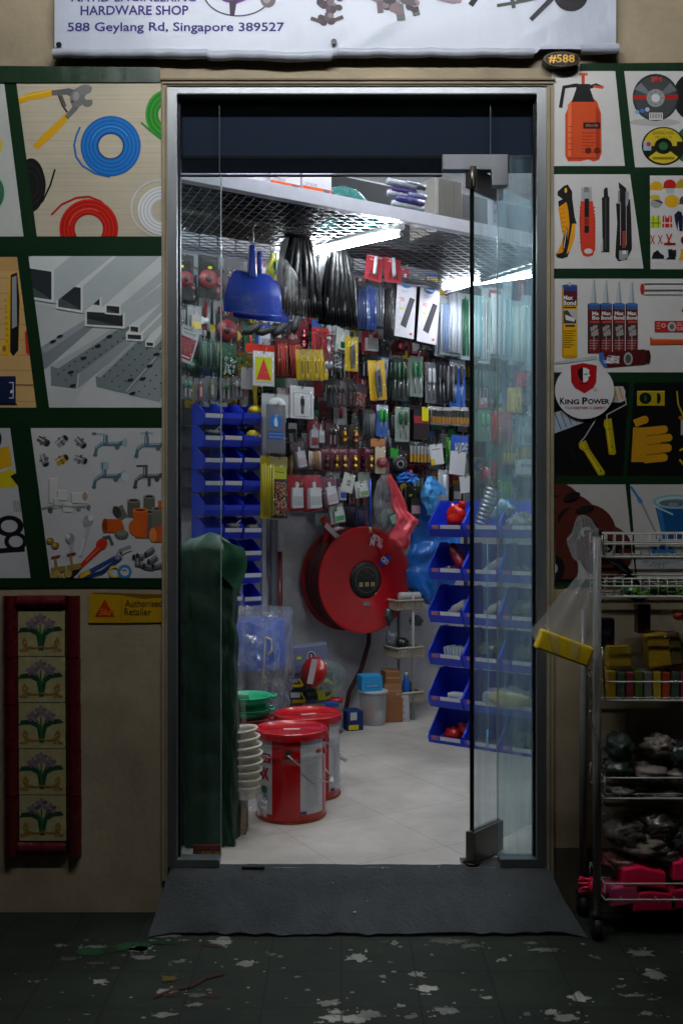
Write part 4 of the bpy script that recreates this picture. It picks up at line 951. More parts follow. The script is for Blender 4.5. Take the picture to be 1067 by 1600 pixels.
# dark flattened cartons added on the shelf behind the front row hide the ceiling from below on the left
def on_shelf(name, label, cat, px0, py0, px1, py1, v, dep, group=None):
    u0, z1, d = shelf_uv(px0, py0, v); u1, z0, _ = shelf_uv(px1, py1, v)
    t = thing(name, label, cat, shelf_pt(u0, v, .023), SA, group)
    return t, u1-u0, max(.03, z1-.009), dep
t, w, h, dp = on_shelf('carton', 'white carton with an orange band on the overhead shelf, touching the green cover', 'carton', 473, 262, 518, 300, .08, .25, 'cartons on the overhead shelf')
for k, (tt) in enumerate((t,)):
    m = MB('paper', 'c9c4cf'); m.box(0, w, 0, .25, 0, .16); m.build('carton_body', tt, bevel=.002)
    m = MB('print', 'd05a2c'); m.map = localmap(-.0006); m.poly([(0,.072),(w,.072),(w,.060),(0,.060)]); m.rect(w*.72,.05,w*.92,.07,'6a6270'); m.text('CUTTING DISC',.01,.085,w*.5,.075,'5a5264'); m.build('print', tt)
dup(t, shelf_pt(shelf_uv(423,262,.09)[0], .09, .023), 'white carton with an orange band on the overhead shelf, nearest the left post of glass')
dup(t, shelf_pt(shelf_uv(372,262,.12)[0], .12, .023), 'white carton on the overhead shelf mostly hidden behind the header, leftmost of three')
t, w, h, dp = on_shelf('covered_bundle', 'dark teal plastic sheet bundle slumped on the overhead shelf', 'bundle', 516, 270, 613, 318, .10, .3)
m = MB('crinkle', '1e5a58'); 
def tbun(u, v):
    a = u*6.2832; r_ = math.sin(min(1, v*1.02)*1.5708)**.7; k = 1+.22*noise.noise(Vector((math.cos(a)*2, math.sin(a)*2, v*3)))
    x = w*.5 + w*.52*r_*k*math.cos(a); y = .14 + .12*r_*k*math.sin(a); return (x, y, .006 + max(0, (1-v**2.4)*(.165 - .09*max(0, min(1, x/w)))*(1+.3*noise.noise(Vector((x*14, y*14, 2))))))
m.sheet(48, 20, tbun, closed=True); m.build('plastic_sheet', t)
# clear wrapped rolls
k = 0
for (x0, y0, x1, c) in ((604,283,650,'8a8f9c'),(612,292,652,'6a5a9a'),(606,300,656,'a8a8b4'),(618,309,662,'3c3470'),(612,317,664,'9aa0a8'),(624,325,666,'b8b8bc'),(632,287,664,'4a4e5c'),(636,303,668,'70749a')):
    u0, z, _ = shelf_uv(x0, y0, .07 + .01*(k % 3)); u1, z1, _ = shelf_uv(x1, y0+3, .07)
    t = thing('wrapped_roll', f'shiny wrapped roll, {ORD[k]} counted down in the heap beside the shelf post', 'roll', shelf_pt(u0, .07+.012*(k % 3), max(z, .018)), SA, 'wrapped rolls on the overhead shelf')
    m = MB('crinkle', c); L_ = u1-u0; m.lathe([(.004,0),(.014,.004),(.0145,L_*.5),(.0135,L_-.004),(.004,L_)], 10, axis='x'); m.build('roll_core', t)
    m = MB('film'); m.lathe([(.0155,-.004),(.0165,L_*.4),(.0155,L_+.004)], 10, axis='x', cap=False); m.build('wrap', t); k += 1
t, w, h, dp = on_shelf('fan_heater', 'dark box with a finned grille front on the overhead shelf right of the post', 'appliance', 681, 262, 723, 331, .12, .2)
m = MB('plastic', '5a5652'); w = max(w, .12); m.box(0, w, 0, .2, .0, .24); m.build('case', t, bevel=.008)
m = MB('plastic', '77736c')
for i in range(15): m.box(.006+i*(w-.012)/15, .006+i*(w-.012)/15+.0035, -.006, -.0005, .02, .23)
m.build('grille', t)
# long dark cartons added further back to darken the view above the shelf
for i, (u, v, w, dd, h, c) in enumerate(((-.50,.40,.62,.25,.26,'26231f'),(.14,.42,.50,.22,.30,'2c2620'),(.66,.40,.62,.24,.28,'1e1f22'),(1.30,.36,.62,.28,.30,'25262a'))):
    t = thing('carton', f'dim {["brown","tan","black","grey"][i]} carton added to darken the back of the overhead shelf, {ORD[i]} from the left', 'carton', shelf_pt(u, v, .009), SA)
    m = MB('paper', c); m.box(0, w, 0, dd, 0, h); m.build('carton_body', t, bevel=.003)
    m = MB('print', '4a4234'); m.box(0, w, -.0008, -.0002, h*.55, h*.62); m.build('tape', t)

def tube_lamp(label, a, b, r=.0115, bt=True):
    a, b = Vector(a), Vector(b)
    t = thing('tube_lamp', label, 'lamp', a, 0, 'fluorescent tubes of the shop'); d = b-a
    if bt: m = MB('plastic', 'c8c8c8'); m.tube([Vector((0,0,.034)), d + Vector((0,0,.034))], .018, 8); m.build('batten', t)
    m = MB('tube_light'); m.tube([d*.015, d*.985], r, 12); m.build('tube', t)
    for s in (0, 1): 
        m = MB('plastic', 'b0b0b0'); m.tube([d*(s*.985), d*(s*.985+.015)], r*1.15, 10); m.build('end_cap', t)
def td(px, py, d): return ((px-CX)/F*d, d-D, HC-(py-CY)/F*d)
tube_lamp('lit fluorescent tube under the overhead shelf, running behind the hanging black gloves', td(430,409,4.62), td(628,366,4.12), r=.008)
tube_lamp('lit fluorescent tube seen through the open glass door near the right jamb', td(690,450,5.25), td(850,428,4.85), r=.009)
tube_lamp('lit ceiling tube above the overhead shelf on the left, hidden by the header', (-1.3, .75, 3.04), (-.2, 1.2, 3.04))
tube_lamp('lit ceiling tube above the overhead shelf on the right, hidden by the header', (.2, 1.35, 3.04), (1.4, 1.75, 3.04))

tube_lamp('lit ceiling tube just inside the doorway above the roller shutter box', (-.75, .42, 3.04), (.75, .46, 3.04))

# ------------------------------------------------------------------ goods wall: grid panel with its hooks
gw = thing('display_panel', 'grey display grid fixed on the back wall, hidden under hanging tool packs', 'display panel', (0, WY, 0), TH)
m = MB('plastic', '5b5b62'); m.box(-1.15, 1.85, -.022, -.012, HC+.02, HC+1.42); m.build('panel', gw)
m = MB('metal', '6a6a70')
for i in range(31): m.tube([(-1.14+i*.1, -.026, HC+.03), (-1.14+i*.1, -.026, HC+1.41)], .0028, 5)
for i in range(15): m.tube([(-1.14, -.031, HC+.03+i*.1), (1.84, -.031, HC+.03+i*.1)], .0028, 5)
m.build('wire_grid', gw)
HOOKS = []
def hook_at(loc):
    r = loc - Vector((0, WY, 0)); u = r.x*UX + r.y*UY; off = r.x*NX + r.y*NY
    HOOKS.append((u, off, loc.z))

CATS = {}
def product(m, f, kind, w, h, c1, c2):
    """the goods on a card, local metres: x across from 0, z down from 0; on f (film mesh)"""
    y = -.006
    def X(a): return a*w
    def Z(a): return -a*h
    if kind == 'driver':
        for i in range(1 if w < .05 else 2):
            x = X(.5) if w < .05 else X(.3+.4*i)
            m.tube([(x,y-.008,Z(.15)),(x,y-.008,Z(.2)),(x,y-.008,Z(.48)),(x,y-.008,Z(.52))], [.006,.011,.010,.006], 8, col=c1); m.tube([(x,y-.008,Z(.52)),(x,y-.008,Z(.92))], .003, 6, col='9a9a9a', mat='metal')
    elif kind == 'drivers':
        n = max(3, int(w/.022))
        for i in range(n):
            x = X((i+.5)/n); m.tube([(x,y-.008,Z(.1)),(x,y-.009,Z(.14)),(x,y-.009,Z(.46)),(x,y-.008,Z(.5))], [.004,.008,.0075,.004], 7, col=c1 if i % 2 else c2); m.tube([(x,y-.008,Z(.5)),(x,y-.008,Z(.93))], .0024, 5, col='9a9a9a', mat='metal')
    elif kind == 'plier':
        for s in (-1, 1):
            m.tube([(X(.5),y-.006,Z(.16)),(X(.5)+s*.004,y-.008,Z(.35)),(X(.5+s*.22),y-.008,Z(.6)),(X(.5+s*.17),y-.008,Z(.93))], [.006,.007,.007,.005], 8, col=c1)
        m.ball((X(.5),y-.008,Z(.3)), .012, .005, .022, 10, 6, col=c2, mat='metal'); m.tube([(X(.5),y-.006,Z(.1)),(X(.5),y-.006,Z(.3))], [.003,.008], 6, col='8a8a8a', mat='metal')
    elif kind == 'disc':
        m.lathe([(.006,y-.004),(min(w,h)*.46,y-.003),(min(w,h)*.46,y-.0002)], 22, cx=X(.5), cy=Z(.55), axis='y', col=c1); m.lathe([(.002,y-.0054),(min(w,h)*.16,y-.0053),(min(w,h)*.16,y-.0042)], 14, cx=X(.5), cy=Z(.55), axis='y', col=c2)
    elif kind == 'fitting':
        x = X(.5); s = w*.28
        m.lathe([(s*.6,Z(.3)),(s*.7,Z(.34)),(s*.7,Z(.44)),(s,Z(.46)),(s,Z(.58)),(s*.65,Z(.6)),(s*.65,Z(.7)),(s*.9,Z(.72)),(s*.9,Z(.88)),(s*.5,Z(.9))], 10, cx=x, cy=y-s, col=c1, mat='metal')
    elif kind == 'plug':
        m.box(X(.16), X(.84), y-.022, y, Z(.92), Z(.36), col=c1); m.box(X(.2), X(.8), y-.0235, y-.0222, Z(.85), Z(.6), col=c2)
        m.box(X(.42), X(.58), y-.012, y-.002, Z(.36), Z(.2), col=c1)
    elif kind == 'tape':
        m.lathe([(min(w,h)*.2,y-.022),(min(w,h)*.44,y-.022),(min(w,h)*.44,y-.001),(min(w,h)*.2,y-.001)], 20, cx=X(.5), cy=Z(.6), axis='y', col=c1, cap=False); m.lathe([(min(w,h)*.15,y-.0225),(min(w,h)*.2,y-.0225),(min(w,h)*.2,y-.001)], 16, cx=X(.5), cy=Z(.6), axis='y', col=c2, cap=False)
    elif kind == 'brush':
        n = max(3, int(w/.02))
        for i in range(n):
            x0 = X((i+.12)/n); x1 = X((i+.88)/n)
            m.box(x0, x1, y-.008, y-.001, Z(.55), Z(.2), col=c2); m.box(x0+.001, x1-.001, y-.007, y-.002, Z(.9), Z(.56), col=c1)
    elif kind == 'knife':
        m.prism([(X(.35),Z(.3)),(X(.6),Z(.22)),(X(.68),Z(.5)),(X(.62),Z(.92)),(X(.4),Z(.94)),(X(.32),Z(.6))], y-.014, y-.001, col=c1); m.prism([(X(.44),Z(.1)),(X(.56),Z(.16)),(X(.56),Z(.3)),(X(.42),Z(.32))], y-.009, y-.006, col='b0b4b8', mat='metal'); m.box(X(.42), X(.58), y-.0155, y-.0142, Z(.8), Z(.4), col=c2)
    elif kind == 'key':
        for s in (.32, .68):
            m.ball((X(s),y-.008,Z(.36)), .012, .006, .018, 10, 6, col=c1); m.box(X(s)-.004, X(s)+.004, y-.009, y-.004, Z(.9), Z(.42), col=c2, mat='metal')
    elif kind == 'scraper':
        m.prism([(X(.2),Z(.62)),(X(.8),Z(.62)),(X(.9),Z(.95)),(X(.1),Z(.95))], y-.003, y-.001, col='b8bcc0', mat='metal'); m.tube([(X(.5),y-.006,Z(.62)),(X(.5),y-.008,Z(.5)),(X(.5),y-.008,Z(.14))], [.006,.011,.009], 8, col=c1)
    elif kind == 'beads':
        for i in range(max(12, int(w*h*9000))): m.ball((rnd(X(.14),X(.86)), y-rnd(.003,.012), rnd(Z(.95),Z(.42))), .005, .005, .005, 6, 4, col=random.choice([c1, c2]), mat=m.mat)
    elif kind == 'sticks':
        for i in range(max(3, int(w/.012))):
            x = X((i+.5)/max(3, int(w/.012))); m.tube([(x,y-.007+rnd(-.002,.002),Z(.12+rnd(0,.05))),(x+rnd(-.004,.004),y-.007,Z(.95))], .0048, 6, col=random.choice([c1, c2]))
    elif kind == 'wrench':
        m.tube([(X(.5),y-.006,Z(.18)),(X(.5),y-.006,Z(.8))], [.007,.010], 8, col=c1, mat='metal'); m.lathe([(.010,y-.012),(.021,y-.012),(.021,y-.002),(.010,y-.002)], 14, cx=X(.5), cy=Z(.86), axis='y', col=c1, mat='metal'); m.ball((X(.5),y-.006,Z(.14)), .014, .007, .014, 10, 6, col=c1, mat='metal')
    elif kind == 'box':
        m.box(X(.06), X(.94), y-.03, y, Z(.96), Z(.12), col=c1); m.box(X(.06), X(.94), y-.0312, y-.0302, Z(.5), Z(.3), col=c2)
    elif kind == 'cable':
        for i in range(4):
            a = .12+.2*i; m.tube([(X(a),y-.01,Z(.1)),(X(a+.06),y-.013,Z(.5)),(X(a+.02),y-.01,Z(.96)),(X(a+.14),y-.01,Z(.96)),(X(a+.16),y-.01,Z(.1))], .006, 6, col=c1 if i % 2 else c2)

NP = [0]; PR = []
def pack(px, py, w, h, label, card='1c1c20', kind='driver', c1='2a2a2c', c2='8a8a8a', off=.15, tilt=0, head=None, cat='tool pack', name='tool_pack', group='packs hanging on the goods wall', n=1, filmy=True, prints=None, sticker=False, hook=True, yaw=0):
    """px,py = top centre in photo pixels; w,h in photo pixels"""
    PR.append((px-w/2, py, px+w/2, py+h)); label = ' '.join(label.split()[:16])
    loc, sx, sz = wp(px, py, off); W, H = w*sx, h*sz
    t = thing(name, label, cat, loc, TH + R(yaw), group, ry=R(tilt))
    m = MB('paper', card); T = Matrix.Translation((-W/2, 0, 0)); m.T = T
    m.box(0, W, -.0012, 0, -H, .0, col=card)
    m.map = localmap(-.0014)
    if head: m.poly([(0,-H*.03),(W,-H*.03),(W,-H*.2),(0,-H*.2)], head); m.line([(W*.15,-H*.09),(W*.8,-H*.09)], H*.02, 'd8d8d8'); m.line([(W*.15,-H*.14),(W*.6,-H*.14)], H*.015, 'b8b8b8')
    if prints: prints(m, W, H)
    m.poly([(W*.46,-.006),(W*.54,-.006),(W*.54,-.011),(W*.46,-.011)], '0a0a0a')
    if sticker: m.layer += 3; q = rnd(.1,.55); m.poly([(W*q,-H*.24),(W*q+.02,-H*.24),(W*q+.02,-H*.24-.012),(W*q,-H*.24-.012)], 'b8c81c')
    m.build('card', t)
    if kind:
        m = MB('plastic', c1, T); product(m, None, kind, W, H, c1, c2); m.build('product', t)
    if filmy:
        f = MB('film', 'ffffff', T); sd = NP[0]*1.7
        def fn(u, v):
            e = min(u, 1-u, v, 1-v)*5; e = min(1, e)
            return (W*(-.04+1.08*u), -.004 - (.026 if W > .04 else .02)*e**.5 - .006*noise.noise(Vector((u*3+sd, v*5, sd))), -H*(.02+1.0*v))
        f.sheet(5, 8, fn); f.build('blister', t)
    if hook: hook_at(loc)
    NP[0] += 1
    for i in range(n-1):
        dup(t, loc - Vector((NX, NY, 0))*(.024*(i+1)) + Vector((rnd(-.006,.012), 0, rnd(-.008,.004))), ' '.join(('twin tucked behind the ' + label).split()[:16]), ry=R(tilt + rnd(-5, 5)))
        CATS[label] = 1
    return t, W, H

def sign_prints_tri(m, W, H):
    m.rect(W*.1,-H*.16,W*.9,-H*.86,'c3c81e'); m.poly([(W*.5,-H*.2),(W*.84,-H*.82),(W*.16,-H*.82)],'cf3a34'); m.rect(W*.1,-H*.9,W*.9,-H*.91,'5a5a5a')
def sign_prints_man(m, W, H):
    m.rect(W*.12,-H*.2,W*.9,-H*.94,'2a2a30'); m.rect(W*.14,-H*.21,W*.88,-H*.93,'d4d4d8'); x = W*.51
    m.ell(x,-H*.33,.006,.006,'1c1c20'); m.rect(x-.012,-H*.37,x+.012,-H*.6,'1c1c20'); m.rect(x-.008,-H*.6,x-.001,-H*.85,'1c1c20'); m.rect(x+.001,-H*.6,x+.008,-H*.85,'1c1c20')
def glove_prints(m, W, H):
    m.ell(W*.5,-H*.35,W*.33,H*.15,'1f6fc0'); m.poly([(W*.42,-H*.44),(W*.4,-H*.34),(W*.5,-H*.24),(W*.6,-H*.36),(W*.58,-H*.46)],'c8d4e0'); m.rect(W*.12,-H*.55,W*.88,-H*.72,'1f5fb0'); m.text('Safety gloves',W*.16,-H*.585,W*.84,-H*.62,'b8c8dc'); m.text('Must be worn',W*.16,-H*.65,W*.84,-H*.685,'b8c8dc')
def socket_prints(m, W, H):
    m.rect(0,0,W,-H,'c6c2cc'); m.ell(W*.45,-H*.07,W*.24,H*.055,'3f7fc4'); m.rect(W*.2,-H*.02,W*.72,-H*.07,'3f7fc4'); m.rect(W*.26,-H*.04,W*.66,-H*.07,'d0d8e8')
    m.poly([(W*.68,-H*.27),(W*.94,-H*.29),(W*.56,-H*.83),(W*.26,-H*.79)],'36353a'); m.line([(W*.5,-H*.8),(W*.8,-H*.3)],.003,'4a494e')
    for i in range(3): m.rect(W*.16,-H*(.3+.025*i),W*.4,-H*(.312+.025*i),'c06a6a')
    m.rect(W*.2,-H*.47,W*.36,-H*.51,'c8c82a'); m.rect(W*.76,-H*.9,W*.88,-H*.94,'c05050'); m.line([(W*.2,-H*.17),(W*.6,-H*.17)],.0025,'8a8a92'); m.line([(W*.2,-H*.2),(W*.5,-H*.2)],.0025,'8a8a92')
def red_prints(m, W, H):
    m.rect(W*.08,-H*.3,W*.92,-H*.92,'7c1c26'); m.line([(W*.1,-H*.1),(W*.7,-H*.1)],.004,'3a3a3a'); m.line([(W*.2,-H*.2),(W*.8,-H*.18)],.004,'4a4a4a'); m.line([(W*.3,-H*.85),(W*.85,-H*.84)],.004,'d0d0d0')
    for i in range(4): m.line([(W*.15,-H*(.4+.08*i)),(W*.8,-H*(.4+.08*i))],.003,'a85a60')

P_ = pack
TOP = 'long goods hanging under the overhead shelf'
# -- top row, left to right
P_(290,398,26,70,'round red reel pack behind the fixed glass pane, nearest the left frame','1a1416',kind='disc',c1='6a1a22',c2='2a1a1c',sticker=True)
P_(325,400,30,66,'round red reel pack seen left of the blue dustpan','1a1416',kind='disc',c1='7a1c24',c2='2a1a1c',sticker=True)
P_(304,478,22,44,'small pack with yellow and pink label above the tilted red card','8a8a8c',kind='plug',c1='9a8f8f',c2='c8a83a')
P_(283,480,12,36,'thin dark pack at the left frame above the tilted red card','5a5a5a',kind='sticks',c1='7a7a7a',c2='3a3a3a')
P_(366,398,30,60,'clear pack of grey parts between red reel and dustpan handle','4c4c50',kind='beads',c1='8a8a8e',c2='5a1a24',off=.1)
P_(405,404,20,40,'small red and white pack behind the dustpan handle','7a1c24',kind='plug',c1='a0a0a4',c2='7a1c24',off=.06)
P_(354,492,34,44,'round dark red sanding disc pack under the dustpan corner','1a1416',kind='disc',c1='701822',c2='2a1a1c')
P_(300,512,30,56,'tilted grey card with a dark red panel behind the fixed glass','9a9a9e',kind=None,tilt=18,prints=red_prints,off=.22)
P_(326,530,30,46,'green mesh patterned pack behind the glass edge','3f5f50',kind='sticks',c1='4f7a64',c2='2a3a34')
P_(358,536,24,52,'green and white checked pack under the round red disc','1f4a30',kind='beads',c1='b0bab0',c2='1f4a30',off=.18)
P_(384,552,24,44,'olive yellow folded pack left of the red triangle sign','6d6410',kind=None,c1='6d6410',off=.12)
P_(386,574,18,34,'small blank white tag on a wire left of the red triangle sign','9a9a9a',kind=None,filmy=False,off=.24,cat='tag',name='price_tag')
t,_,_ = P_(412,549,33,54,'white sign card with a red triangle on yellow','c8c8cc',kind=None,prints=sign_prints_tri,off=.30,n=1,cat='sign card',name='sign_card')
P_(408,538,48,14,'orange-red header strip above the triangle sign','b8301c',kind=None,filmy=False,off=.2)
for i, (x, c, k) in enumerate(((292,'3c6a58','key'),(312,'a04038','knife'),(330,'8a8a4a','knife'),(352,'4a6a58','key'),(372,'9a9a9a','key'))):
    P_(x,588+i%2*3,18,36,f'small clear pack above the left blue bins, {ORD[i]} from the left frame','6a6c70',kind=k,c1=c,c2='b0b0b0',off=.2)
# middle
P_(440,528,16,62,'orange-red handled plier pack right of the triangle sign','5a1410',kind='sticks',c1='b8301c',c2='8c2414',off=.28,n=2)
P_(458,530,18,60,'second orange-red plier pack, the one touching the yellow knives','5a1410',kind='sticks',c1='c23a22',c2='9c2a18',off=.28,n=2,tilt=-6)
for i,(x,tl) in enumerate(((468,-3),(478,0),(488,-6),(498,-12))):
    P_(x,546,13,48,f'narrow yellow knife card, {ORD[i]} of four fanned below the red pliers','b89a10',kind='knife',c1='c8a818',c2='2a4a34',off=.3,tilt=tl,sticker=True)
P_(500,512,26,44,'red ribbed card behind the steel ring spanner','a8242a',kind='sticks',c1='b82a30',c2='8c1c22',off=.2)
P_(512,522,15,56,'bare steel ring spanner hanging in front of a red card','7a1c22',kind='wrench',c1='9a9a9e',off=.3)
P_(494,500,14,20,'small blue header card above the red ribbed card','2a4a8c',kind=None,off=.16)
P_(526,524,16,54,'clear pack of chrome bits right of the ring spanner','6a6a70',kind='beads',c1='c0c0c4',c2='5a5a60',off=.22,n=2)
P_(537,514,20,38,'white and green wrapped handle pack above the yellow saw card','b8c0b8',kind='plug',c1='c8ccc8',c2='1f5a34',off=.25,tilt=8)
P_(549,526,20,54,'yellow card with a dark hook-shaped blade below the green-white handle','c0a01c',kind='knife',c1='4a4a40',c2='2a2a28',off=.3,sticker=True)
P_(578,516,26,36,'red edged card with a pale grey square case','8a1c24',kind='plug',c1='b0b0b0',c2='8a8a8a',off=.2)
P_(598,530,14,26,'dark card with a yellow-green price dot below the white socket boxes','22242a',kind='sticks',c1='2a2c30',c2='3a3c40',off=.2,sticker=True)
P_(587,563,26,62,'yellow card with a black multi tool, right in the middle row','c09a14',kind='knife',c1='4a4c50',c2='1a1a1c',off=.3,tilt=-5)
P_(604,558,18,58,'blue and white card just right of the yellow multi tool card','3f5fa4',kind='plug',c1='b8c0cc',c2='3f5fa4',off=.2,head='9aa8c0')
P_(625,560,26,66,'pack of dark green screwdrivers, the larger one in the middle row','14201a',kind='drivers',c1='12502c',c2='0e3a22',off=.26,n=2)
P_(650,556,20,64,'pack with bright green handle and clear sleeve beside the green screwdrivers','7a8680',kind='driver',c1='1f7a48',c2='1f7a48',off=.24)
P_(672,566,16,64,'grey chisel pack with a yellow tag in the middle row','5a5c60',kind='driver',c1='a8a8ac',c2='8a8a8a',off=.24,sticker=True)
P_(688,560,14,72,'black and blue tool pack left of the tall blue card','1c1e2c',kind='driver',c1='1a1a1e',c2='2a3a8a',off=.24,sticker=True)
P_(701,562,14,68,'black drill bit pack touching the tall blue card','14161c',kind='sticks',c1='1a1a1c',c2='6a6a70',off=.24)
P_(714,560,24,78,'tall blue card with black headed tool beside the door edge','2a56a8',kind='driver',c1='1a1a1c',c2='8a8a8a',off=.24,sticker=True,head='c8ccd4')
# sign, gloves
P_(472,604,36,50,'white sign card with a black standing man symbol','d0d0d4',kind=None,prints=sign_prints_man,off=.30,n=2,cat='sign card',name='sign_card')
P_(431,632,30,76,'clear pack of gloves with round blue safety sign','6a6c74',kind=None,prints=glove_prints,off=.33)
P_(430,616,42,36,'crumpled white packet above the blue glove pack','c0c4c6',kind='tape',c1='d0d4d4',c2='c0c4c4',off=.30)
P_(440,606,14,54,'white slip of card standing behind the glove pack','c4c4c8',kind=None,off=.24,head='d0b0b0')
P_(417,712,20,98,'long yellow zig-zag printed bag right of the left blue bins','b4a80c',kind='sticks',c1='b8ac10',c2='8c840c',off=.3,cat='bag')
P_(436,714,26,96,'clear bag of brown beads under a pale yellow card','3c3c3e',kind='beads',c1='7a3a28',c2='b88a6a',off=.3,prints=lambda m,W,H:(m.rect(0,0,W,-H*.18,'a8a060'),m.rect(W*.1,-H*.15,W*.95,-H*.36,'c8cc3a'),m.line([(W*.3,-H*.24),(W*.8,-H*.26)],.004,'6a6a1a')),cat='bag')
# fourth/fifth/sixth rows
P_(518,592,16,44,'dark key blank pack with a yellow dot, left of three below the spanner','2a2a30',kind='key',c1='1c1c20',c2='5a5a60',sticker=True,off=.24)
P_(532,594,16,42,'dark key blank pack, middle of three below the spanner','3a2a30',kind='key',c1='1c1c20',c2='7a6a6a',off=.24,n=2)
P_(549,592,16,44,'dark key blank pack, right of three below the spanner','2a2024',kind='key',c1='141416',c2='6a4a4a',off=.24,n=2)
P_(566,600,18,38,'clear tilted pack with a small orange cap above it left of the yellow tool','5a4a54',kind='beads',c1='b04a24',c2='8a8a90',off=.24,tilt=10)
P_(497,596,16,24,'small red card peeking right of the standing man sign','8a1c22',kind=None,off=.2)
P_(488,654,16,50,'pink-red edged pack right of the glove pack','7a2832',kind='plug',c1='a8a8ae',c2='7a2832',off=.26)
P_(499,662,12,32,'white plug pack in the row under the standing man sign','7a4048',kind='plug',c1='b8bcc0',c2='a0a0a8',off=.26)
P_(518,662,18,36,'pack with a pale red slanted stripe under the key blanks','4a2c34',kind='key',c1='2a2a2c',c2='b09a9a',off=.24,n=2)
P_(536,664,12,32,'tiny brass hook pack under the key blanks','3a2a24',kind='fitting',c1='a8741c',off=.26)
P_(553,664,16,34,'brown wooden knob pack with a yellow dot','3a2c26',kind='fitting',c1='8a5a3a',off=.26,sticker=True)
P_(575,640,18,44,'row of thin grey clear sleeves left of the green lighter card','5a5c60',kind='sticks',c1='8a8c90',c2='5a5c60',off=.2)
P_(597,632,18,50,'blue and white card holding a bright green lighter','3a6ab8',kind='driver',c1='2a9a2c',c2='2a9a2c',off=.28,head='c0c8d4',sticker=True)
P_(617,644,16,40,'dark pack of grey rods between the two green packs','26282a',kind='sticks',c1='3a3c40',c2='5a5c60',off=.2)
P_(628,636,22,54,'rounded clear pack with a dark green tool','8a9690',kind='driver',c1='14502c',c2='14502c',off=.28,sticker=True)
P_(652,634,26,56,'black and red box with a curved white stripe','1a1014',kind='box',c1='1c1014',c2='8c1c2c',off=.26,filmy=False,prints=None,cat='box')
P_(664,636,10,22,'little bright yellow tag right of the black and red box','c8c01c',kind=None,filmy=False,off=.3,cat='tag',name='price_tag')
P_(690,636,34,28,'card of amber paint brushes below the tall blue card, left one','a8a8ac',kind='brush',c1='a06a14',c2='2a2a28',off=.28,n=2)
P_(718,636,26,30,'card of amber paint brushes below the tall blue card, right one','b0b0b4',kind='brush',c1='a06a14',c2='2a2a28',off=.28)
P_(463,690,18,44,'tilted white tube pack on the fifth row, right of the glove pack','5a4a54',kind='plug',c1='d0d0d6',c2='c0a8b0',off=.3,tilt=-12)
P_(490,700,20,36,'pack with two brown and cream wall plugs','4a3a3a',kind='sticks',c1='a87a5a',c2='c0b8b0',off=.26)
for i,(x,c) in enumerate(((508,'4a3a3a'),(523,'8a6a2a'),(536,'9a7a4a'),(552,'b08a3a'),(577,'a08438'))):
    P_(x,700,14,38,f'pink-headed pack with brass hose fitting, {ORD[i]} from the left in the fitting row','6a2c3c',kind='fitting',c1=c,off=.26,head='8a4a5a',n=1+(i%2))
P_(565,702,14,34,'small red pack between two brass fitting packs','7a1c24',kind='fitting',c1='3a2a2a',off=.22)
P_(594,696,16,44,'red thread seal tape on a white and yellow card','c0b8a0',kind='tape',c1='9c1c28',c2='c8b8b8',off=.3)
P_(590,686,22,12,'orange and white striped little carton above the red tape','c07a4a',kind=None,off=.3,filmy=False,cat='carton')
P_(621,704,26,36,'thick black roll of tape hanging above the pink bag','2a2a2c',kind='tape',c1='1c1c1e',c2='a0a0a0',off=.3)
P_(616,700,12,16,'small green tag above the black tape roll','2f9a34',kind=None,filmy=False,off=.32,cat='tag',name='price_tag')
P_(657,690,38,36,'fan of yellow-tipped clear brushes with black cover','141416',kind='brush',c1='a87c1c',c2='8a8a88',off=.3)
P_(680,694,20,32,'white instruction card at the right end of the brush fan','d0d0d2',kind=None,off=.32,filmy=False,tilt=-8,prints=lambda m,W,H:(m.line([(W*.2,-H*.25),(W*.8,-H*.25)],.004,'4a4a4a'),m.rect(0,-H*.7,W*.3,-H,'c8b02a')))
P_(702,684,12,40,'light green striped pack above the folded white cards','3f8a2c',kind='sticks',c1='7ac050',c2='2a5a24',off=.26)
P_(718,680,26,30,'blue and silver foil pack beside the door edge','2a50b0',kind='beads',c1='c0c4cc',c2='8a9ab0',off=.3)
P_(716,706,24,36,'folded white paper tag beside the door edge, upper one','c8c8cc',kind=None,off=.33,filmy=False,tilt=6,cat='tag',name='price_tag')
P_(726,744,18,26,'folded white paper tag beside the door edge, lower one','c8c8cc',kind=None,off=.33,filmy=False,tilt=-6,cat='tag',name='price_tag')
P_(700,700,16,44,'black pack with white dots behind the paper tags','141416',kind='beads',c1='a0a0a0',c2='1c1c1e',off=.24)
P_(707,736,14,24,'dark red padlock pack under the dotted black pack','5a1418',kind='plug',c1='8a2420',c2='b08a2a',off=.26)
P_(692,734,16,60,'pale curved scraper blade pack left of the blue rack','b8bcc0',kind='scraper',c1='c8c8cc',c2='8a8a8a',off=.3)
P_(680,736,12,50,'narrow orange-brown handle pack beside the pale scraper','8a5a3a',kind='driver',c1='a0683a',c2='8a8a8a',off=.26)
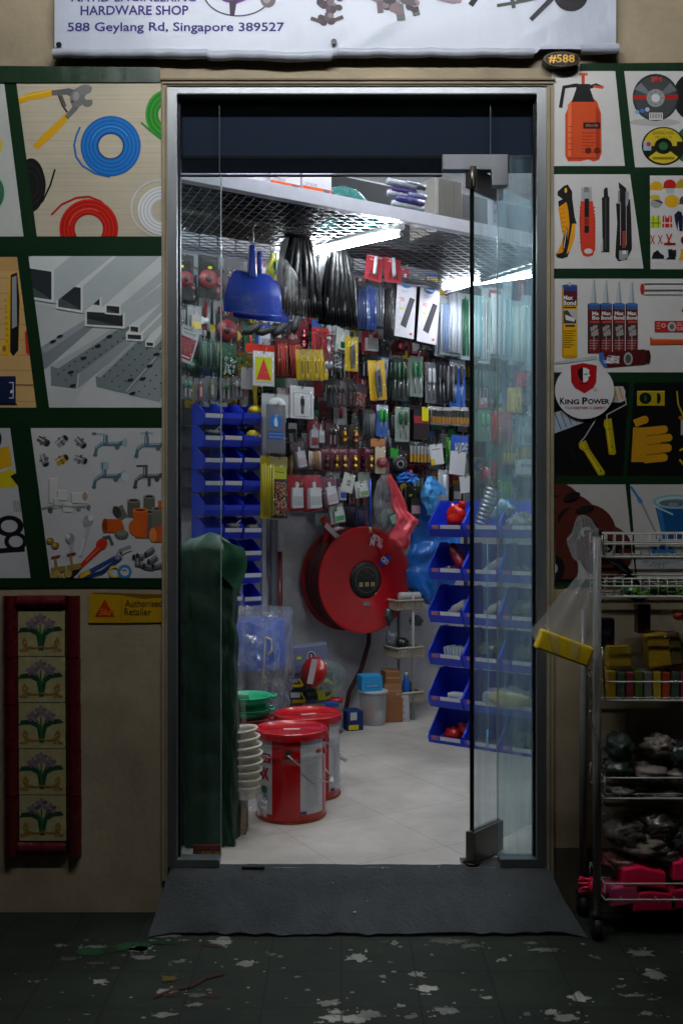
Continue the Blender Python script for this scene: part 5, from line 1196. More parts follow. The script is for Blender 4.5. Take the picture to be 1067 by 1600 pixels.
# sixth row
P_(462,742,24,56,'red and white socket pack, first from the left above the hose reel','a02434',kind='plug',c1='c8ccce',c2='a8acb0',off=.3,n=2,sticker=True)
P_(488,742,26,56,'red and white socket pack, second from the left above the hose reel','a83040',kind='plug',c1='ccd0d2',c2='b0b4b8',off=.32,n=2,tilt=-3)
P_(510,744,22,48,'white switch in a pink edged bag, tilted, above the hose reel','7a4a5a',kind='plug',c1='d4d4d8',c2='c0b0b8',off=.32,tilt=-12)
P_(532,748,14,36,'white switch beside a blue plug in a clear bag','5a3a4a',kind='plug',c1='ccccd4',c2='2a4aa4',off=.3)
P_(520,736,22,28,'pale green labelled header bag above the switches','8aa0a0',kind=None,off=.26)
P_(547,740,18,30,'white price card with a square symbol, tilted','c8ccc4',kind=None,off=.33,tilt=14,filmy=True,prints=lambda m,W,H:(m.rect(W*.4,-H*.35,W*.7,-H*.65,'7a7a70'),m.ell(W*.55,-H*.5,.006,.006,'c0c0b4')))
P_(563,752,20,26,'white and green box card left of the blue pole','c4ccc0',kind='plug',c1='c8ccc8',c2='7aa070',off=.33,tilt=-8)
P_(568,738,18,22,'grey-green header card at the top of the blue pole','9aa098',kind=None,off=.26)
P_(524,788,22,30,'white and green box hanging lowest, just above the hose reel','c0ccc4',kind='plug',c1='ccd0cc',c2='4a9a64',off=.3,tilt=-10)
P_(545,788,26,36,'dark clear bag over the hose reel, left of the blue pole','3a3a44',kind='sticks',c1='26283a',c2='4a2a4a',off=.18,n=2)
P_(563,790,18,46,'purple-blue dark pack just left of the blue pole','2a2040',kind='sticks',c1='2a2a5a',c2='5a1c30',off=.2)
P_(645,760,22,50,'black bottle pack with a green dot left of the light blue bag','101012',kind='plug',c1='18181a',c2='b08a9a',off=.3,sticker=True)
P_(508,802,30,20,'empty pale green plastic sleeve hanging by the reel bracket','8a9a90',kind=None,off=.12)
# white and long goods near the ceiling right of centre
t,W,H = P_(636,440,30,88,'white extension socket box, left one of two below the mesh shelf','c6c2cc',kind=None,prints=socket_prints,off=.36,filmy=False,cat='box',name='socket_box',tilt=4,group='socket boxes')
m = MB('paper','16141a'); m.box(-W/2+.0,-W/2+W,.0012,.05,-H,0); m.build('carton_body', t)
t,W,H = P_(672,449,30,88,'white extension socket box, right one of two below the mesh shelf','c6c2cc',kind=None,prints=socket_prints,off=.36,filmy=False,cat='box',name='socket_box',tilt=5,group='socket boxes')
m = MB('paper','16141a'); m.box(-W/2+.0,-W/2+W,.0012,.05,-H,0); m.build('carton_body', t)
for i,(x,y,w_,h_,c) in enumerate(((566,440,18,78,'24386c'),(578,436,16,84,'2c4c9c'),(592,440,12,74,'6a707c'),(606,438,14,96,'141418'),(616,440,14,90,'1a1416'))):
    P_(x,y,w_,h_,['dark blue long brush pack','bright blue long brush pack, tallest of its hook','grey tube shaped pack beside the blue brushes','black boxed pack with red dots left of the socket boxes','black boxed pack touching the left socket box'][i],'101014',kind='sticks',c1=c,c2=c,off=.34,group='long packs right of the black gloves')
for i,(x,y,w_,h_,c1,c2) in enumerate(((694,462,16,92,'c4c8d4','8aa0c8'),(708,446,22,110,'ccd0d8','a8b4c4'),(728,452,16,110,'c0ccd4','2a6a4a'),(742,452,14,110,'7ac0c8','c0d0d4'),(756,448,18,120,'c8d4d4','a8bcc0'),(772,450,18,108,'b8c8cc','d0d8dc'),(790,452,16,110,'c4d4d8','8ab0b8'),(806,470,22,100,'ccd8d4','a0b8b0'),(826,462,20,116,'b8ccd0','90b0b4'),(846,470,20,100,'b8ccd0','90b0b4'))):
    P_(x,y,w_,h_,f'long bag of white cable and trunking, {ORD[i]} counting right from the socket boxes','9aa8ac',kind='cable' if i%2 else 'sticks',c1=c1,c2=c2,off=.3,group='white cable bags',head=('9a2a34' if i in (1,5) else None),sticker=(i in (2,3)),n=2)
# seen through the glass door, right part
for i,(x,y,w_,h_,card,k,c1,c2,lb) in enumerate(((750,572,22,70,'1c3a30','drivers','14402c','1c3a30','dark green bottle brush pack seen through the glass door'),(768,580,18,60,'2a4a40','sticks','1f5a44','2a3a38','green netted pack seen through the glass door'),(814,572,18,34,'8a1c28','plug','a82434','5a1018','bright red card seen through the glass door below the cables'),(806,606,18,38,'b8981c','knife','c0a01c','6a5a14','yellow card seen through the fixed pane'),(758,620,22,18,'b84a24','brush','c0582c','a0a4a8','orange brush header seen through the glass door'),(756,640,20,50,'4a7a60','driver','3f8a54','9aa09c','light green pack under the orange brush seen through the door'),(784,644,26,52,'9a3a24','sticks','a8482c','7a2a1c','orange comb shaped pack seen through the door'),(820,650,20,50,'6a7c7c','plug','8a9a9c','5a6a6c','pale grey pack at the right jamb seen through the pane'),(768,690,20,52,'1c4a3c','plug','1f5a48','7a2c34','dark green pack with a red knob seen through the door'),(794,686,20,40,'9a8a1c','brush','b09a24','6a5a14','yellow brush pack seen through the fixed pane'),(822,690,16,40,'a89a2c','sticks','b0a030','8a7a1c','pale yellow pack at the right jamb'),(762,728,18,22,'7a1c24','tape','9c2430','4a1014','red knob pack above the flexible duct'),(786,742,24,50,'2a6a4a','brush','3a8a5a','5a9a3a','green pack above the tray of screws'),(820,718,30,24,'b8c0c0','box','b0b8bc','7a848a','grey-white carton standing on the rack at the right jamb'),(822,745,30,32,'14202c','box','16222e','5a2a2c','dark blue carton under the grey-white carton'))):
    P_(x,y,w_,h_,lb,card,kind=k,c1=c1,c2=c2,off=.26 if i<13 else .36,sticker=(i%4==1),n=2 if i<12 else 1)
# fillers between the packs above: small stock crowding the hooks, further back
FK = ['driver','key','fitting','plug','knife','sticks','beads','disc','brush','scraper']
FC = [('26262a','6a6a70'),('2a1c20','8a5a5a'),('1c2420','4a7a5a'),('20242c','5a6a8a'),('3a3a3e','9a9a9e'),('2a2424','a06a3a'),('18181a','3a3a3e'),('5a5c60','a8acb0'),('5a1c22','a05058'),('b4b4b8','3a3a40'),('a8a8ac','8a2a30'),('8c1c26','c8c8cc'),('24468c','b0b8c8'),('b09a1c','2a2a2c'),('1c5a34','b0b8b0')]
CN = {'26262a':'black','2a1c20':'dark maroon','1c2420':'blackish green','20242c':'dark slate','3a3a3e':'charcoal','2a2424':'dark brown','18181a':'jet black','5a5c60':'mid grey','5a1c22':'wine red','b4b4b8':'white','a8a8ac':'off-white','8c1c26':'red','24468c':'blue','b09a1c':'yellow','1c5a34':'green'}
KN = {'driver':'screwdriver','key':'key blank','fitting':'hose fitting','plug':'plug','knife':'cutter','sticks':'rod','beads':'small parts','disc':'round disc','brush':'brush','scraper':'scraper'}
PR0 = list(PR)
rows = [(424,46),(464,46),(504,46),(545,46),(586,48),(628,46),(668,44),(704,44),(742,50)]
for ri, (y, h_) in enumerate(rows):
    x = 286 + rnd(0, 6) if ri < 5 else 446; k = 0
    while x < 850:
        w_ = rnd(15, 22)
        cov = sum(any(a <= x+w_*fx <= c_ and b <= y+h_*fy <= d_ for a, b, c_, d_ in PR0) for fx in (.1,.5,.9) for fy in (.1,.5,.9))
        if cov >= 7: x += w_*.6; continue
        c = random.choice(FC); kd = random.choice(FK)
        P_(x+w_/2, y+rnd(-5,5), w_, h_+rnd(-4,8), f'{CN[c[0]]} {KN[kd]} pack, {ORD[min(k,23)]} from the left among back packs of hook row {ri+1}', c[0], kind=kd, c1=c[1] if kd in ('plug','fitting','beads') else random.choice([c[1], c[0], 'a02830', '2a4a9a', '1f6a3a', 'b89a1c', '9a9a9e']), c2=random.choice(['8a8a8a','a0a0a4','5a5a5e']), off=rnd(.05,.12), tilt=rnd(-4,4), sticker=random.random() < .22, filmy=random.random() < .6, hook=(k % 2 == 0), group='small packs at the back of the goods wall')
        x += w_ + rnd(1, 5); k += 1
# hooks of the display panel
for i, (u, off, z) in enumerate(HOOKS[:98]):
    m = MB('metal', 'a8a8ac'); m.tube([(u, -.03, z+.012), (u, -off-.02, z-.004), (u, -off-.035, z+.012)], .0022, 5); m.build('hook', gw)
# label strips along the hook rows: pale wire shelf rails seen between the rows
m = MB('metal', '7a7a80')
for y in (545, 590, 642, 690, 738):
    a, _, _ = wp(440, y-6, .05); b, _, _ = wp(735, y-2, .05)
    for P in ((a, b),):
        pa = [(p - Vector((0, WY, 0))) for p in P]; loc = [Vector((q.x*UX+q.y*UY, -(q.x*NX+q.y*NY), q.z)) for q in pa]
        m.tube(loc, .004, 6)
m.build('rail', gw)
# ------------------------------------------------------------------ big things hanging under the shelf
def hang(name, label, cat, px, py, off, group=None):
    loc, sx, sz = wp(px, py, off); return thing(name, label, cat, loc, TH, group), sx, sz
# blue dustpan in a clear bag
t, sx, sz = hang('dustpan', 'big blue plastic dustpan in a clear bag hanging from the mesh shelf', 'dustpan', 392, 378, .95)
m = MB('gloss', '1240b8')
def dp_shell(u, v, o=0):
    # v 0 top .. 1 mouth; half-round pan
    w = .130*math.sqrt(max(0, 1-.66*(1-v)**2.4))
    x = (u-.5)*2*w; return (x, -.02 - .020*math.cos((u-.5)*2.6)*min(1, v*2) + o, -.135 - v*.175 + .012*abs(u-.5))
m.sheet(24, 12, lambda u, v: dp_shell(u, v)); m.sheet(24, 12, lambda u, v: dp_shell(u, v, .006)); 
m.tube([dp_shell(0, 1), dp_shell(.25, 1), dp_shell(.5, 1), dp_shell(.75, 1), dp_shell(1, 1)], .004, 6)
m.build('pan', t)
m = MB('gloss', '0f38a8'); m.prism([(-.016,-.02),(.004,-.015),(.014,-.155),(-.026,-.155)], -.035, -.012); m.box(-.045,-.02,-.022,-.016,-.09,-.06) if False else None
m.build('handle', t, bevel=.004)
m = MB('gloss', '0e34a0'); m.sheet(16, 8, lambda u, v: tuple(Vector(dp_shell(u, v, .05)) + Vector((.062, 0, -.012)))); m.tube([(.055,.03,-.03),(.055,.03,-.17)], .012, 8); m.build('rear_pan', t)
f = MB('film'); f.sheet(20, 16, lambda u, v: ((u-.5)*(.03+.42*min(1, v*1.6)**.8), -.075 - .02*math.cos((u-.5)*3) + .012*noise.noise(Vector((u*5, v*7, 2))), .03 - v*.36)); f.build('clear_bag', t)
m = MB('metal', '9a9a9a'); m.tube([(0,-.02,-.03),(.004,-.02,.01),(.0,-.02,.05),(.012,-.02,.07)], .0018, 5); m.build('hanging_wire', t)
# black cutting: small yellow/green rag behind the handle
t, sx, sz = hang('rag', 'small bright yellow and green rag hanging right of the dustpan handle', 'rag', 428, 396, .8)
m = MB('cloth', 'c8cc2a'); m.sheet(8, 8, lambda u, v: ((u-.5)*.06*(.5+v), .02*noise.noise(Vector((u*3, v*3, 1))), -v*.12)); m.build('yellow_cloth', t); m = MB('cloth', '1f6a4a'); m.sheet(8, 8, lambda u, v: (.02+(u-.5)*.05, -.01+.02*noise.noise(Vector((u*3, v*3, 7))), -.04-v*.09)); m.build('green_cloth', t)
# black rubber gloves in film (two bunches)
def gloves(px, py, hpx, lab, seed, n, extra):
    t, sx, sz = hang('glove_bundle', lab, 'gloves', px, py, .90, 'bundles of black gloves in film'); H = hpx*sz; rs = random.Random(seed)
    m = MB('blackbag', '09090b')
    n += 2
    for i in range(n):
        x = (i-(n-1)/2)*.024; ph = rs.uniform(0, 6)
        m.tube([(x*.35, -.01*i%.02, -.02), (x*.6, -.015, -H*.2), (x, -.02+.008*math.sin(ph), -H*.5), (x*1.25+.008*math.sin(ph), -.02, -H*.8), (x*1.3+.012*math.sin(ph+1), -.015, -H*.97)], [.010, .020, .026, .024, .012], 10)
        for q in range(3): m.tube([(x*1.2+(q-1)*.011, -.03, -H*.72), (x*1.3+(q-1)*.014, -.035, -H*.98-.008*q)], [.008, .005], 7)
    m.sheet(12, 14, lambda u, v: ((u-.5)*(.05+.15*v**.6), .004+.012*noise.noise(Vector((u*6+seed, v*6, 5))), -.03-v*(H*.92))); m.build('gloves', t)
    m = MB('paper', 'a8a6a8'); m.prism([(-.095,-H*.55),(-.075,-H*.2),(-.03,-.03),(-.012,-.06),(-.05,-H*.8),(-.085,-H*.78)], .026, .029); m.build('header_card', t)
    if extra: m = MB('paper', 'b4501e'); m.prism([(.05,-H*.35),(.062,-H*.37),(.10,-H*.9),(.075,-H*.85)], -.005, -.003); m.build('orange_insert', t)
    f = MB('film'); sd = seed
    if 0: f.sheet(22, 20, lambda u, v: ((u-.5)*(.05+(.10+.012*n)*v**.7) , -.060-.008*math.sin(u*9+sd)+.010*noise.noise(Vector((u*4+sd, v*6, 3))), .03-v*(H+.04)))
    f.sheet(14, 10, lambda u, v: ((u-.5)*.05*(1+1.5*abs(v-.3)), -.03+.02*noise.noise(Vector((u*4+sd, v*6, 8))), .04-v*.09))
    f.build('clear_bag', t)
gloves(467, 352, 142, 'bundle of black rubber gloves in film, left one beside the dustpan', 3, 4, True)
gloves(528, 368, 142, 'bundle of black rubber gloves in film, right one near the tube light', 11, 3, False)
# pair of red glue cards clipped to the shelf
for i, (px, tl, lb) in enumerate(((589, 7, 'red header glue card clipped under the shelf, left one of the pair'), (611, -3, 'red header glue card clipped under the shelf, right one of the pair'))):
    loc, sx, sz = wp(px, 372+i*1, .8); t = thing('glue_card', lb, 'hanging card', loc, TH, 'red cards under the tube light', ry=R(tl))
    W, H = 26*sx, 68*sz; m = MB('paper', 'a8303a'); m.box(-W/2, W/2, -.001, 0, -H, 0); m.map = localmap(-.0012)
    m.poly([(-W*.2,-H*.02),(W*.3,-H*.02),(W*.34,-H*.25),(-W*.24,-H*.25)], 'c4b4a8'); m.rect(-W*.4,-H*.34,W*.4,-H*.46,'c88c90'); m.rect(-W*.36,-H*.36,W*.2,-H*.42,'8a1c28'); m.poly([(-W*.34,-H*.94),(W*.0,-H*.55),(W*.36,-H*.94)],'7c1c26'); m.line([(-W*.3,-H*.52),(W*.1,-H*.52)],.003,'d8c0c0'); m.build('card', t)
    m = MB('plastic', 'b8c0c4'); m.tube([(.0,-.012,-H*.45),(.0,-.012,-H*.85)], .009, 8); m.build('glue_tube', t)
    f = MB('film'); f.sheet(4, 8, lambda u, v: ((u-.5)*W*1.02, -.022-.004*math.sin(u*3), -v*H*1.03)); f.build('blister', t)
# black trowel handles and brackets under the dustpan
for i, (px, py, tl) in enumerate(((398, 512, 60), (418, 516, 75), (440, 512, 50), (464, 502, 25))):
    loc, sx, sz = wp(px, py, .45); t = thing('trowel', f'black moulded trowel handle, {ORD[i]} from the left under the dustpan', 'trowel', loc, TH, 'black trowel handles under the dustpan', ry=R(tl))
    m = MB('rubber', '0d0d0f'); m.tube([(0,0,-.06),(.004,0,-.03),(.0,0,.01),(-.004,0,.05)], [.012,.020,.017,.010], 10); m.build('handle', t)
    m = MB('plastic', '8a7a6a'); m.tube([(-.004,0,.05),(.01,.01,.075)], .005, 6); m.build('shank', t)

# ------------------------------------------------------------------ blue storage bins
def bin_proto(name, lab, W, dep, hb, hl, under, loc, rz, group, labw=(.3,.95), red=False):
    t = thing(name, lab, 'storage bin', loc, rz, group); th = .003
    prof = [(0,0),(.004,-hl),(.026,-under),(dep,-under),(dep,hb),(dep*.62,hb),(.012,.004)]
    m = MB('plastic', '2340d2')
    for x in (0, W-.004-th): m.prism(prof, x, x+th, axis='x')
    m.prism([(0,0),(.004,-hl),(.026,-under),(.030,-under+th),(.010,-hl+th),(.005,0)], th+.0002, W-.004-th-.0002, axis='x')
    m.box(th+.0002, W-.004-th-.0002, .0302, dep-th, -under, -under+th); m.box(th+.0002, W-.004-th-.0002, dep-th+.0002, dep-.0003, -under, hb-.002)
    for x in (-.002, W-.004-th-.001): m.prism([(.012,.004),(dep*.62,hb),(dep,hb),(dep,hb+.005),(dep*.6,hb+.005),(.008,.009)], x, x+th+.002, axis='x')
    m.build('bin_body', t, bevel=.0008)
    if labw:
        m = MB('paper', 'd0cecc'); a, b = labw; m.prism([(-.0012,-.001),(.0022,-hl*.85),(.0036,-hl*.85),(.0004,-.001)], W*a, W*b, axis='x'); m.build('label_strip', t)
    if red:
        m = MB('paper', 'a86a70'); m.prism([(-.0013,-.001),(.0021,-hl*.85),(.0035,-hl*.85),(.0003,-.001)], W*.12, W*.3, axis='x'); m.build('red_label', t)
    return t
# left rack on the goods wall: nine rows of three
LR_off = .30; ly = [652,687,722,758,796,832,868,903,940]; SIDE = ['left','middle','right']
pl = None; BINS = []
for r, y in enumerate(ly):
    for c in range(3):
        loc, sx, sz = wp(320 + c*30.7, y-7, LR_off)
        lab = f'blue storage bin, {SIDE[c]} one in the {ORD[r]} row from the top of the left rack'
        if pl is None:
            Wb = 30.7*sx; pl = bin_proto('storage_bin', lab, Wb, .17, .050, .024, .052, loc, TH, 'blue bins of the left rack', (.06, .94)); lastL = pl
        else:
            BINS.append(dup(pl, loc, lab))
        if r in (0, 4) or (r, c) in ((3, 2), (1, 2), (5, 0)): # bare bins without a paper strip
            b = pl if (r, c) == (0, 0) else BINS[-1]
            for ch in list(b.children):
                if ch.name.startswith('label_strip') and (r, c) != (0, 0): bpy.data.objects.remove(ch)
a0, sx, sz = wp(316, 640, .12); t = thing('bin_rack', 'white slotted rack carrying nine rows of small blue bins on the left', 'rack', (a0.x, a0.y, FLOOR), TH)
ztop = a0.z - FLOOR + .04
for px in (320, 350, 380, 411):
    q, _, _ = wp(px, 700, .12); u = (q-a0).x*UX + (q-a0).y*UY
    m = MB('gloss', 'b0b0b8'); m.box(u-.007, u+.007, -.006, .006, .30, ztop); m.box(u-.007, u+.022, .0062, .009, .30, ztop); m.build('post', t)
m = MB('gloss', 'b8b8be'); q, _, _ = wp(413, 700, .10); u = (q-a0).x*UX + (q-a0).y*UY; m.box(u-.02, u+.02, .02, .03, 0, .75); m.build('back_plate', t)
m = MB('gloss', '9a9aa2'); m.box(-.05, .4, .0095, .015, .30, .32); m.build('cross_bar', t)
# goods in the left bins
def in_bin(name, lab, cat, px, py, off, fn, group=None):
    loc, _, _ = wp(px, py, off); t = thing(name, lab, cat, loc, TH, group); fn(t); return t
def yb(t):
    m = MB('crinkle', 'c8b41a'); m.ball((0,0,0), .035, .03, .024, 14, 8, .5, 4); m.build('bag', t); m = MB('plastic','b0a020'); m.box(.02,.035,-.03,-.01,-.01,.004); m.build('clip', t)
in_bin('yellow_packet', 'crumpled yellow packet in the right bin of the top row, left rack', 'packet', 397, 642, .27, yb)
in_bin('yellow_packet', 'yellow packet in the right bin of the second row, left rack', 'packet', 394, 680, .27, yb)
def gp(t):
    m = MB('crinkle', '7a7a74'); m.ball((0,0,0), .04, .04, .016, 12, 6, .5, 9); m.build('bag', t); m = MB('plastic','a8a8a0'); m.tube([(-.01,-.02,.0),(.03,-.03,.03)],.003,5); m.build('tie', t)
in_bin('grey_packet', 'grey packet in the left bin of the second row, left rack', 'packet', 332, 676, .24, gp)
in_bin('grey_packet', 'grey packet with a tie in the middle bin of the fifth row, left rack', 'packet', 364, 822, .24, gp)
in_bin('grey_packet', 'grey packet in the right bin of the sixth row, left rack', 'packet', 394, 824, .24, gp)

# right rack: six rows of four larger bins, standing turned towards the door
RA = -math.atan2(.57, .82); rc, rs_ = math.cos(RA), math.sin(RA)
RO = Vector((.415, 1.69, 0)); Wr = .187
def rr(u, v, z): return Vector((RO.x + u*rc - v*rs_, RO.y + u*rs_ + v*rc, z))
ry_ = [820, 887, 954, 1020, 1086, 1148]; zs = [HC-(y-800)/F*4.80 for y in ry_]
pr = None
for r in range(6):
    for c in range(4):
        lab = f'blue storage bin, {ORD[c]} from the left in the {ORD[r]} row of the right rack'
        loc = rr(c*Wr, 0, zs[r]+.0)
        if pr is None: pr = bin_proto('storage_bin', lab, Wr, .20, .115, .022, .058 if r < 5 else .04, loc, RA, 'blue bins of the right rack', (.36, .93), True)
        else: dup(pr, loc, lab)
t = thing('bin_rack', 'floor standing rack of large blue bins behind the open glass door', 'rack', rr(0, .21, FLOOR), RA)
for u in (.10, .29, .62): m = MB('gloss', '9a9a98'); m.box(u-.011, u+.011, -.012, .012, 0, zs[0]-FLOOR+.05); m.build('post', t)
m = MB('gloss', '7a7a7c'); m.box(-.02, .77, -.10, .10, .001, .012); m.build('cross_bar', t)
def inr(name, lab, cat, c, r, x, y, z, fn, group=None):
    t = thing(name, lab, cat, rr(c*Wr + x, y, zs[r] + z), RA, group); fn(t); return t
def f_red(t): m = MB('crinkle', 'd01c14'); m.ball((0,0,.0), .05, .045, .055, 18, 10, .55, 5); m.build('bag', t); m = MB('crinkle','b01810'); m.ball((.03,0,.05),.02,.015,.02,10,6,.5,2); m.build('knot', t)
inr('red_bag', 'crumpled bright red bag in the first top bin of the right rack', 'bag', 0, 0, .125, .06, .045, f_red)
def f_duct(t):
    m = MB('crinkle', 'a8b0b4'); m.mat = 'metal'; P = []
    for i in range(40): P.append((.034 + (.004 if i % 4 < 2 else -.002), i*.0052))
    m.T = Matrix.Rotation(R(20), 4, 'Y'); m.lathe(P, 20, cap=False); m.lathe([(.030,0),(.030,.2)], 16, cap=False, col='3a3a3a'); m.build('foil_duct', t)
inr('flexible_duct', 'silver ribbed flexible duct standing in the second top bin of the right rack', 'duct', 1, 0, .05, .09, -.01, f_duct)
def f_wrapd(t):
    m = MB('crinkle', '6aa0bc'); m.T = Matrix.Rotation(R(35), 4, 'Y'); m.lathe([(.005,0),(.04,.005),(.042,.09),(.04,.10),(.005,.102)], 18, colf=lambda i,j: 'c8d4d8' if j % 5 < 2 else None); m.build('bottle', t)
    m = MB('film'); m.T = Matrix.Rotation(R(35), 4, 'Y'); m.ball((0,0,.05), .055, .055, .08, 16, 10, .4, 3); m.build('wrap', t)
inr('wrapped_bottle', 'blue and white bottle in clear wrap leaning beside the ribbed duct', 'bottle', 1, 0, .13, .10, .02, f_wrapd)
def pile(c1, c2, n, L_, rx=.075, ry=.06, metal=True, h=.05):
    def fn(t):
        m = MB('metal' if metal else 'plastic', c1)
        for i in range(n):
            a = rnd(0, 6.28); r_ = rnd(0, 1)**.6; x, y = r_*rx*math.cos(a), r_*ry*math.sin(a); z = h*(1-r_) - .01 + rnd(0, .01); d = Vector((rnd(-1,1), rnd(-1,1), rnd(-.3,.7))).normalized()*L_
            p = Vector((x, y, z)); m.tube([p-d/2, p+d/2], .0022, 4, col=random.choice([c1, c2]))
        m.build('screws', t)
        m = MB('crinkle', '6a6a68'); m.ball((0,0,-.02), rx, ry, h*.8, 14, 6, .3, n); m.build('heap_core', t)
    return fn
inr('screw_pile', 'heap of shiny screws in clear bags filling the third top bin', 'screws', 2, 0, .09, .07, .02, pile('c8ccc8','a0a4a0',220,.025))
inr('screw_pile', 'loose chrome screws in the first bin of the second row, right rack', 'screws', 0, 1, .08, .06, -.01, pile('b0b4b8','8a8a8a',60,.02,.06,.04,h=.02))
inr('screw_pile', 'grey screws in the third bin of the second row, right rack', 'screws', 2, 1, .09, .07, -.005, pile('8a8e8c','6a6e6c',120,.022,h=.03))
def f_crim(t): m = MB('crinkle', '7c1026'); m.T = Matrix.Rotation(R(-35), 4, 'Y'); m.ball((0,0,.03), .028, .03, .08, 14, 10, .4, 6); m.build('bag', t); m = MB('plastic','a01c2c'); m.tube([(-.06,-.02,-.02),(0,-.02,-.01),(.03,-.02,.01)],.004,5); m.build('strap', t)
inr('red_packet', 'tall crimson packet leaning in the first bin of the second row', 'packet', 0, 1, .135, .09, .02, f_crim)
def f_glove(t): m = MB('cloth', '8a8a86'); m.T = Matrix.Rotation(R(55), 4, 'Y'); m.ball((0,0,.01), .03, .03, .065, 14, 8, .35, 2); m.build('cloth_roll', t); m = MB('cloth','77776f'); m.ball((.03,0,-.02),.025,.02,.02,8,6,.4,3); m.build('loose_end', t)
inr('grey_cloth', 'grey cloth roll in the second bin of the second row, right rack', 'cloth', 1, 1, .11, .08, .0, f_glove)
inr('grey_cloth', 'pale cloth roll in the first bin of the third row, right rack', 'cloth', 0, 2, .11, .08, .0, f_glove)
inr('grey_cloth', 'pale packet standing in the second bin of the third row', 'cloth', 1, 2, .12, .08, .01, f_glove)
def f_sw(t):
    for k in range(7):
        m = MB('paper', 'a4b0b8'); m.box(-.05+k*.016, -.05+k*.016+.013, -.04, .03, -.03, .03+.004*(k%2)); m.build('small_carton', t)
inr('carton_row', 'row of small grey-white cartons in the first bin of the fourth row', 'cartons', 0, 3, .115, .08, .0, f_sw)
def f_sw2(t): m = MB('paper','c0c8cc'); m.box(-.03,.05,-.03,.03,-.03,.025); m.build('carton_body', t, bevel=.002); m = MB('print','8a9aa8'); m.box(-.02,.03,-.031,-.0302,-.0,.012); m.build('print', t)
inr('small_carton', 'single white carton in the first bin of the fifth row, right rack', 'carton', 0, 4, .12, .06, -.01, f_sw2)
def f_redp(t): m = MB('crinkle','a01418'); m.ball((-.02,0,-.005),.045,.04,.032,14,8,.5,3); m.build('bag', t); m = MB('crinkle','8c1014'); m.ball((.035,.01,.02),.03,.03,.03,12,8,.5,8); m.build('second_fold', t)
inr('red_bag', 'dark red bag in the lowest first bin of the right rack', 'bag', 0, 5, .12, .07, .01, f_redp)
def f_yel(t): m = MB('cloudy', 'ffffff'); m.ball((0,0,.0), .13, .06, .05, 24, 12, .3, 5); m.build('clear_bag', t); m = MB('cloth','a8a052'); m.ball((0,.0,-.005),.11,.045,.036,18,10,.3,2); m.build('filling', t)
inr('yellow_bag', 'plump pale yellow bag bulging from the fifth row behind the door glass', 'bag', 2, 4, .05, -.0, .03, f_yel)
inr('small_carton', 'white tag-like carton in the second bin of the fifth row, right rack', 'carton', 1, 4, .12, .06, .01, f_sw2)
def f_dark(t): m = MB('crinkle','3a4a48'); m.ball((0,0,0),.06,.05,.045,16,10,.4,2); m.build('bag', t); m = MB('crinkle','5a6664'); m.ball((.04,-.01,.03),.03,.02,.03,10,6,.4,7); m.build('neck', t)
for c, r, lb in ((2,2,'dark grey-green bag in the third bin of the third row'),(2,3,'dark grey-green bag in the third bin of the fourth row'),(1,3,'dark bag in the second bin of the fourth row'),(2,5,'dark clear bag in the lowest third bin'),(3,1,'dark bag in the fourth bin of the second row'),(3,0,'grey-green bag in the fourth top bin at the jamb')):
    inr('grey_bag', lb + ', right rack', 'bag', c, r, .1, .09, .02, f_dark, 'grey bags in the right rack')
# blue cord hanging down the door glass side
t = thing('blue_strap', 'thin bright blue strap hanging down in front of the right rack', 'strap', td(761, 850, 4.4))
m = MB('gloss', '1c8ac0'); m.tube([(0,0,0),(.002,0,-.2),(-.002,0,-.42),(.006,0,-.55),(.0,0,-.70),(.003,0,-.82)], .0022, 5); m.build('cord', t); m = MB('gloss','2aa8dc'); m.tube([(0,0,-.82),(0,0,-.90)], .005, 6); m.build('tip', t)

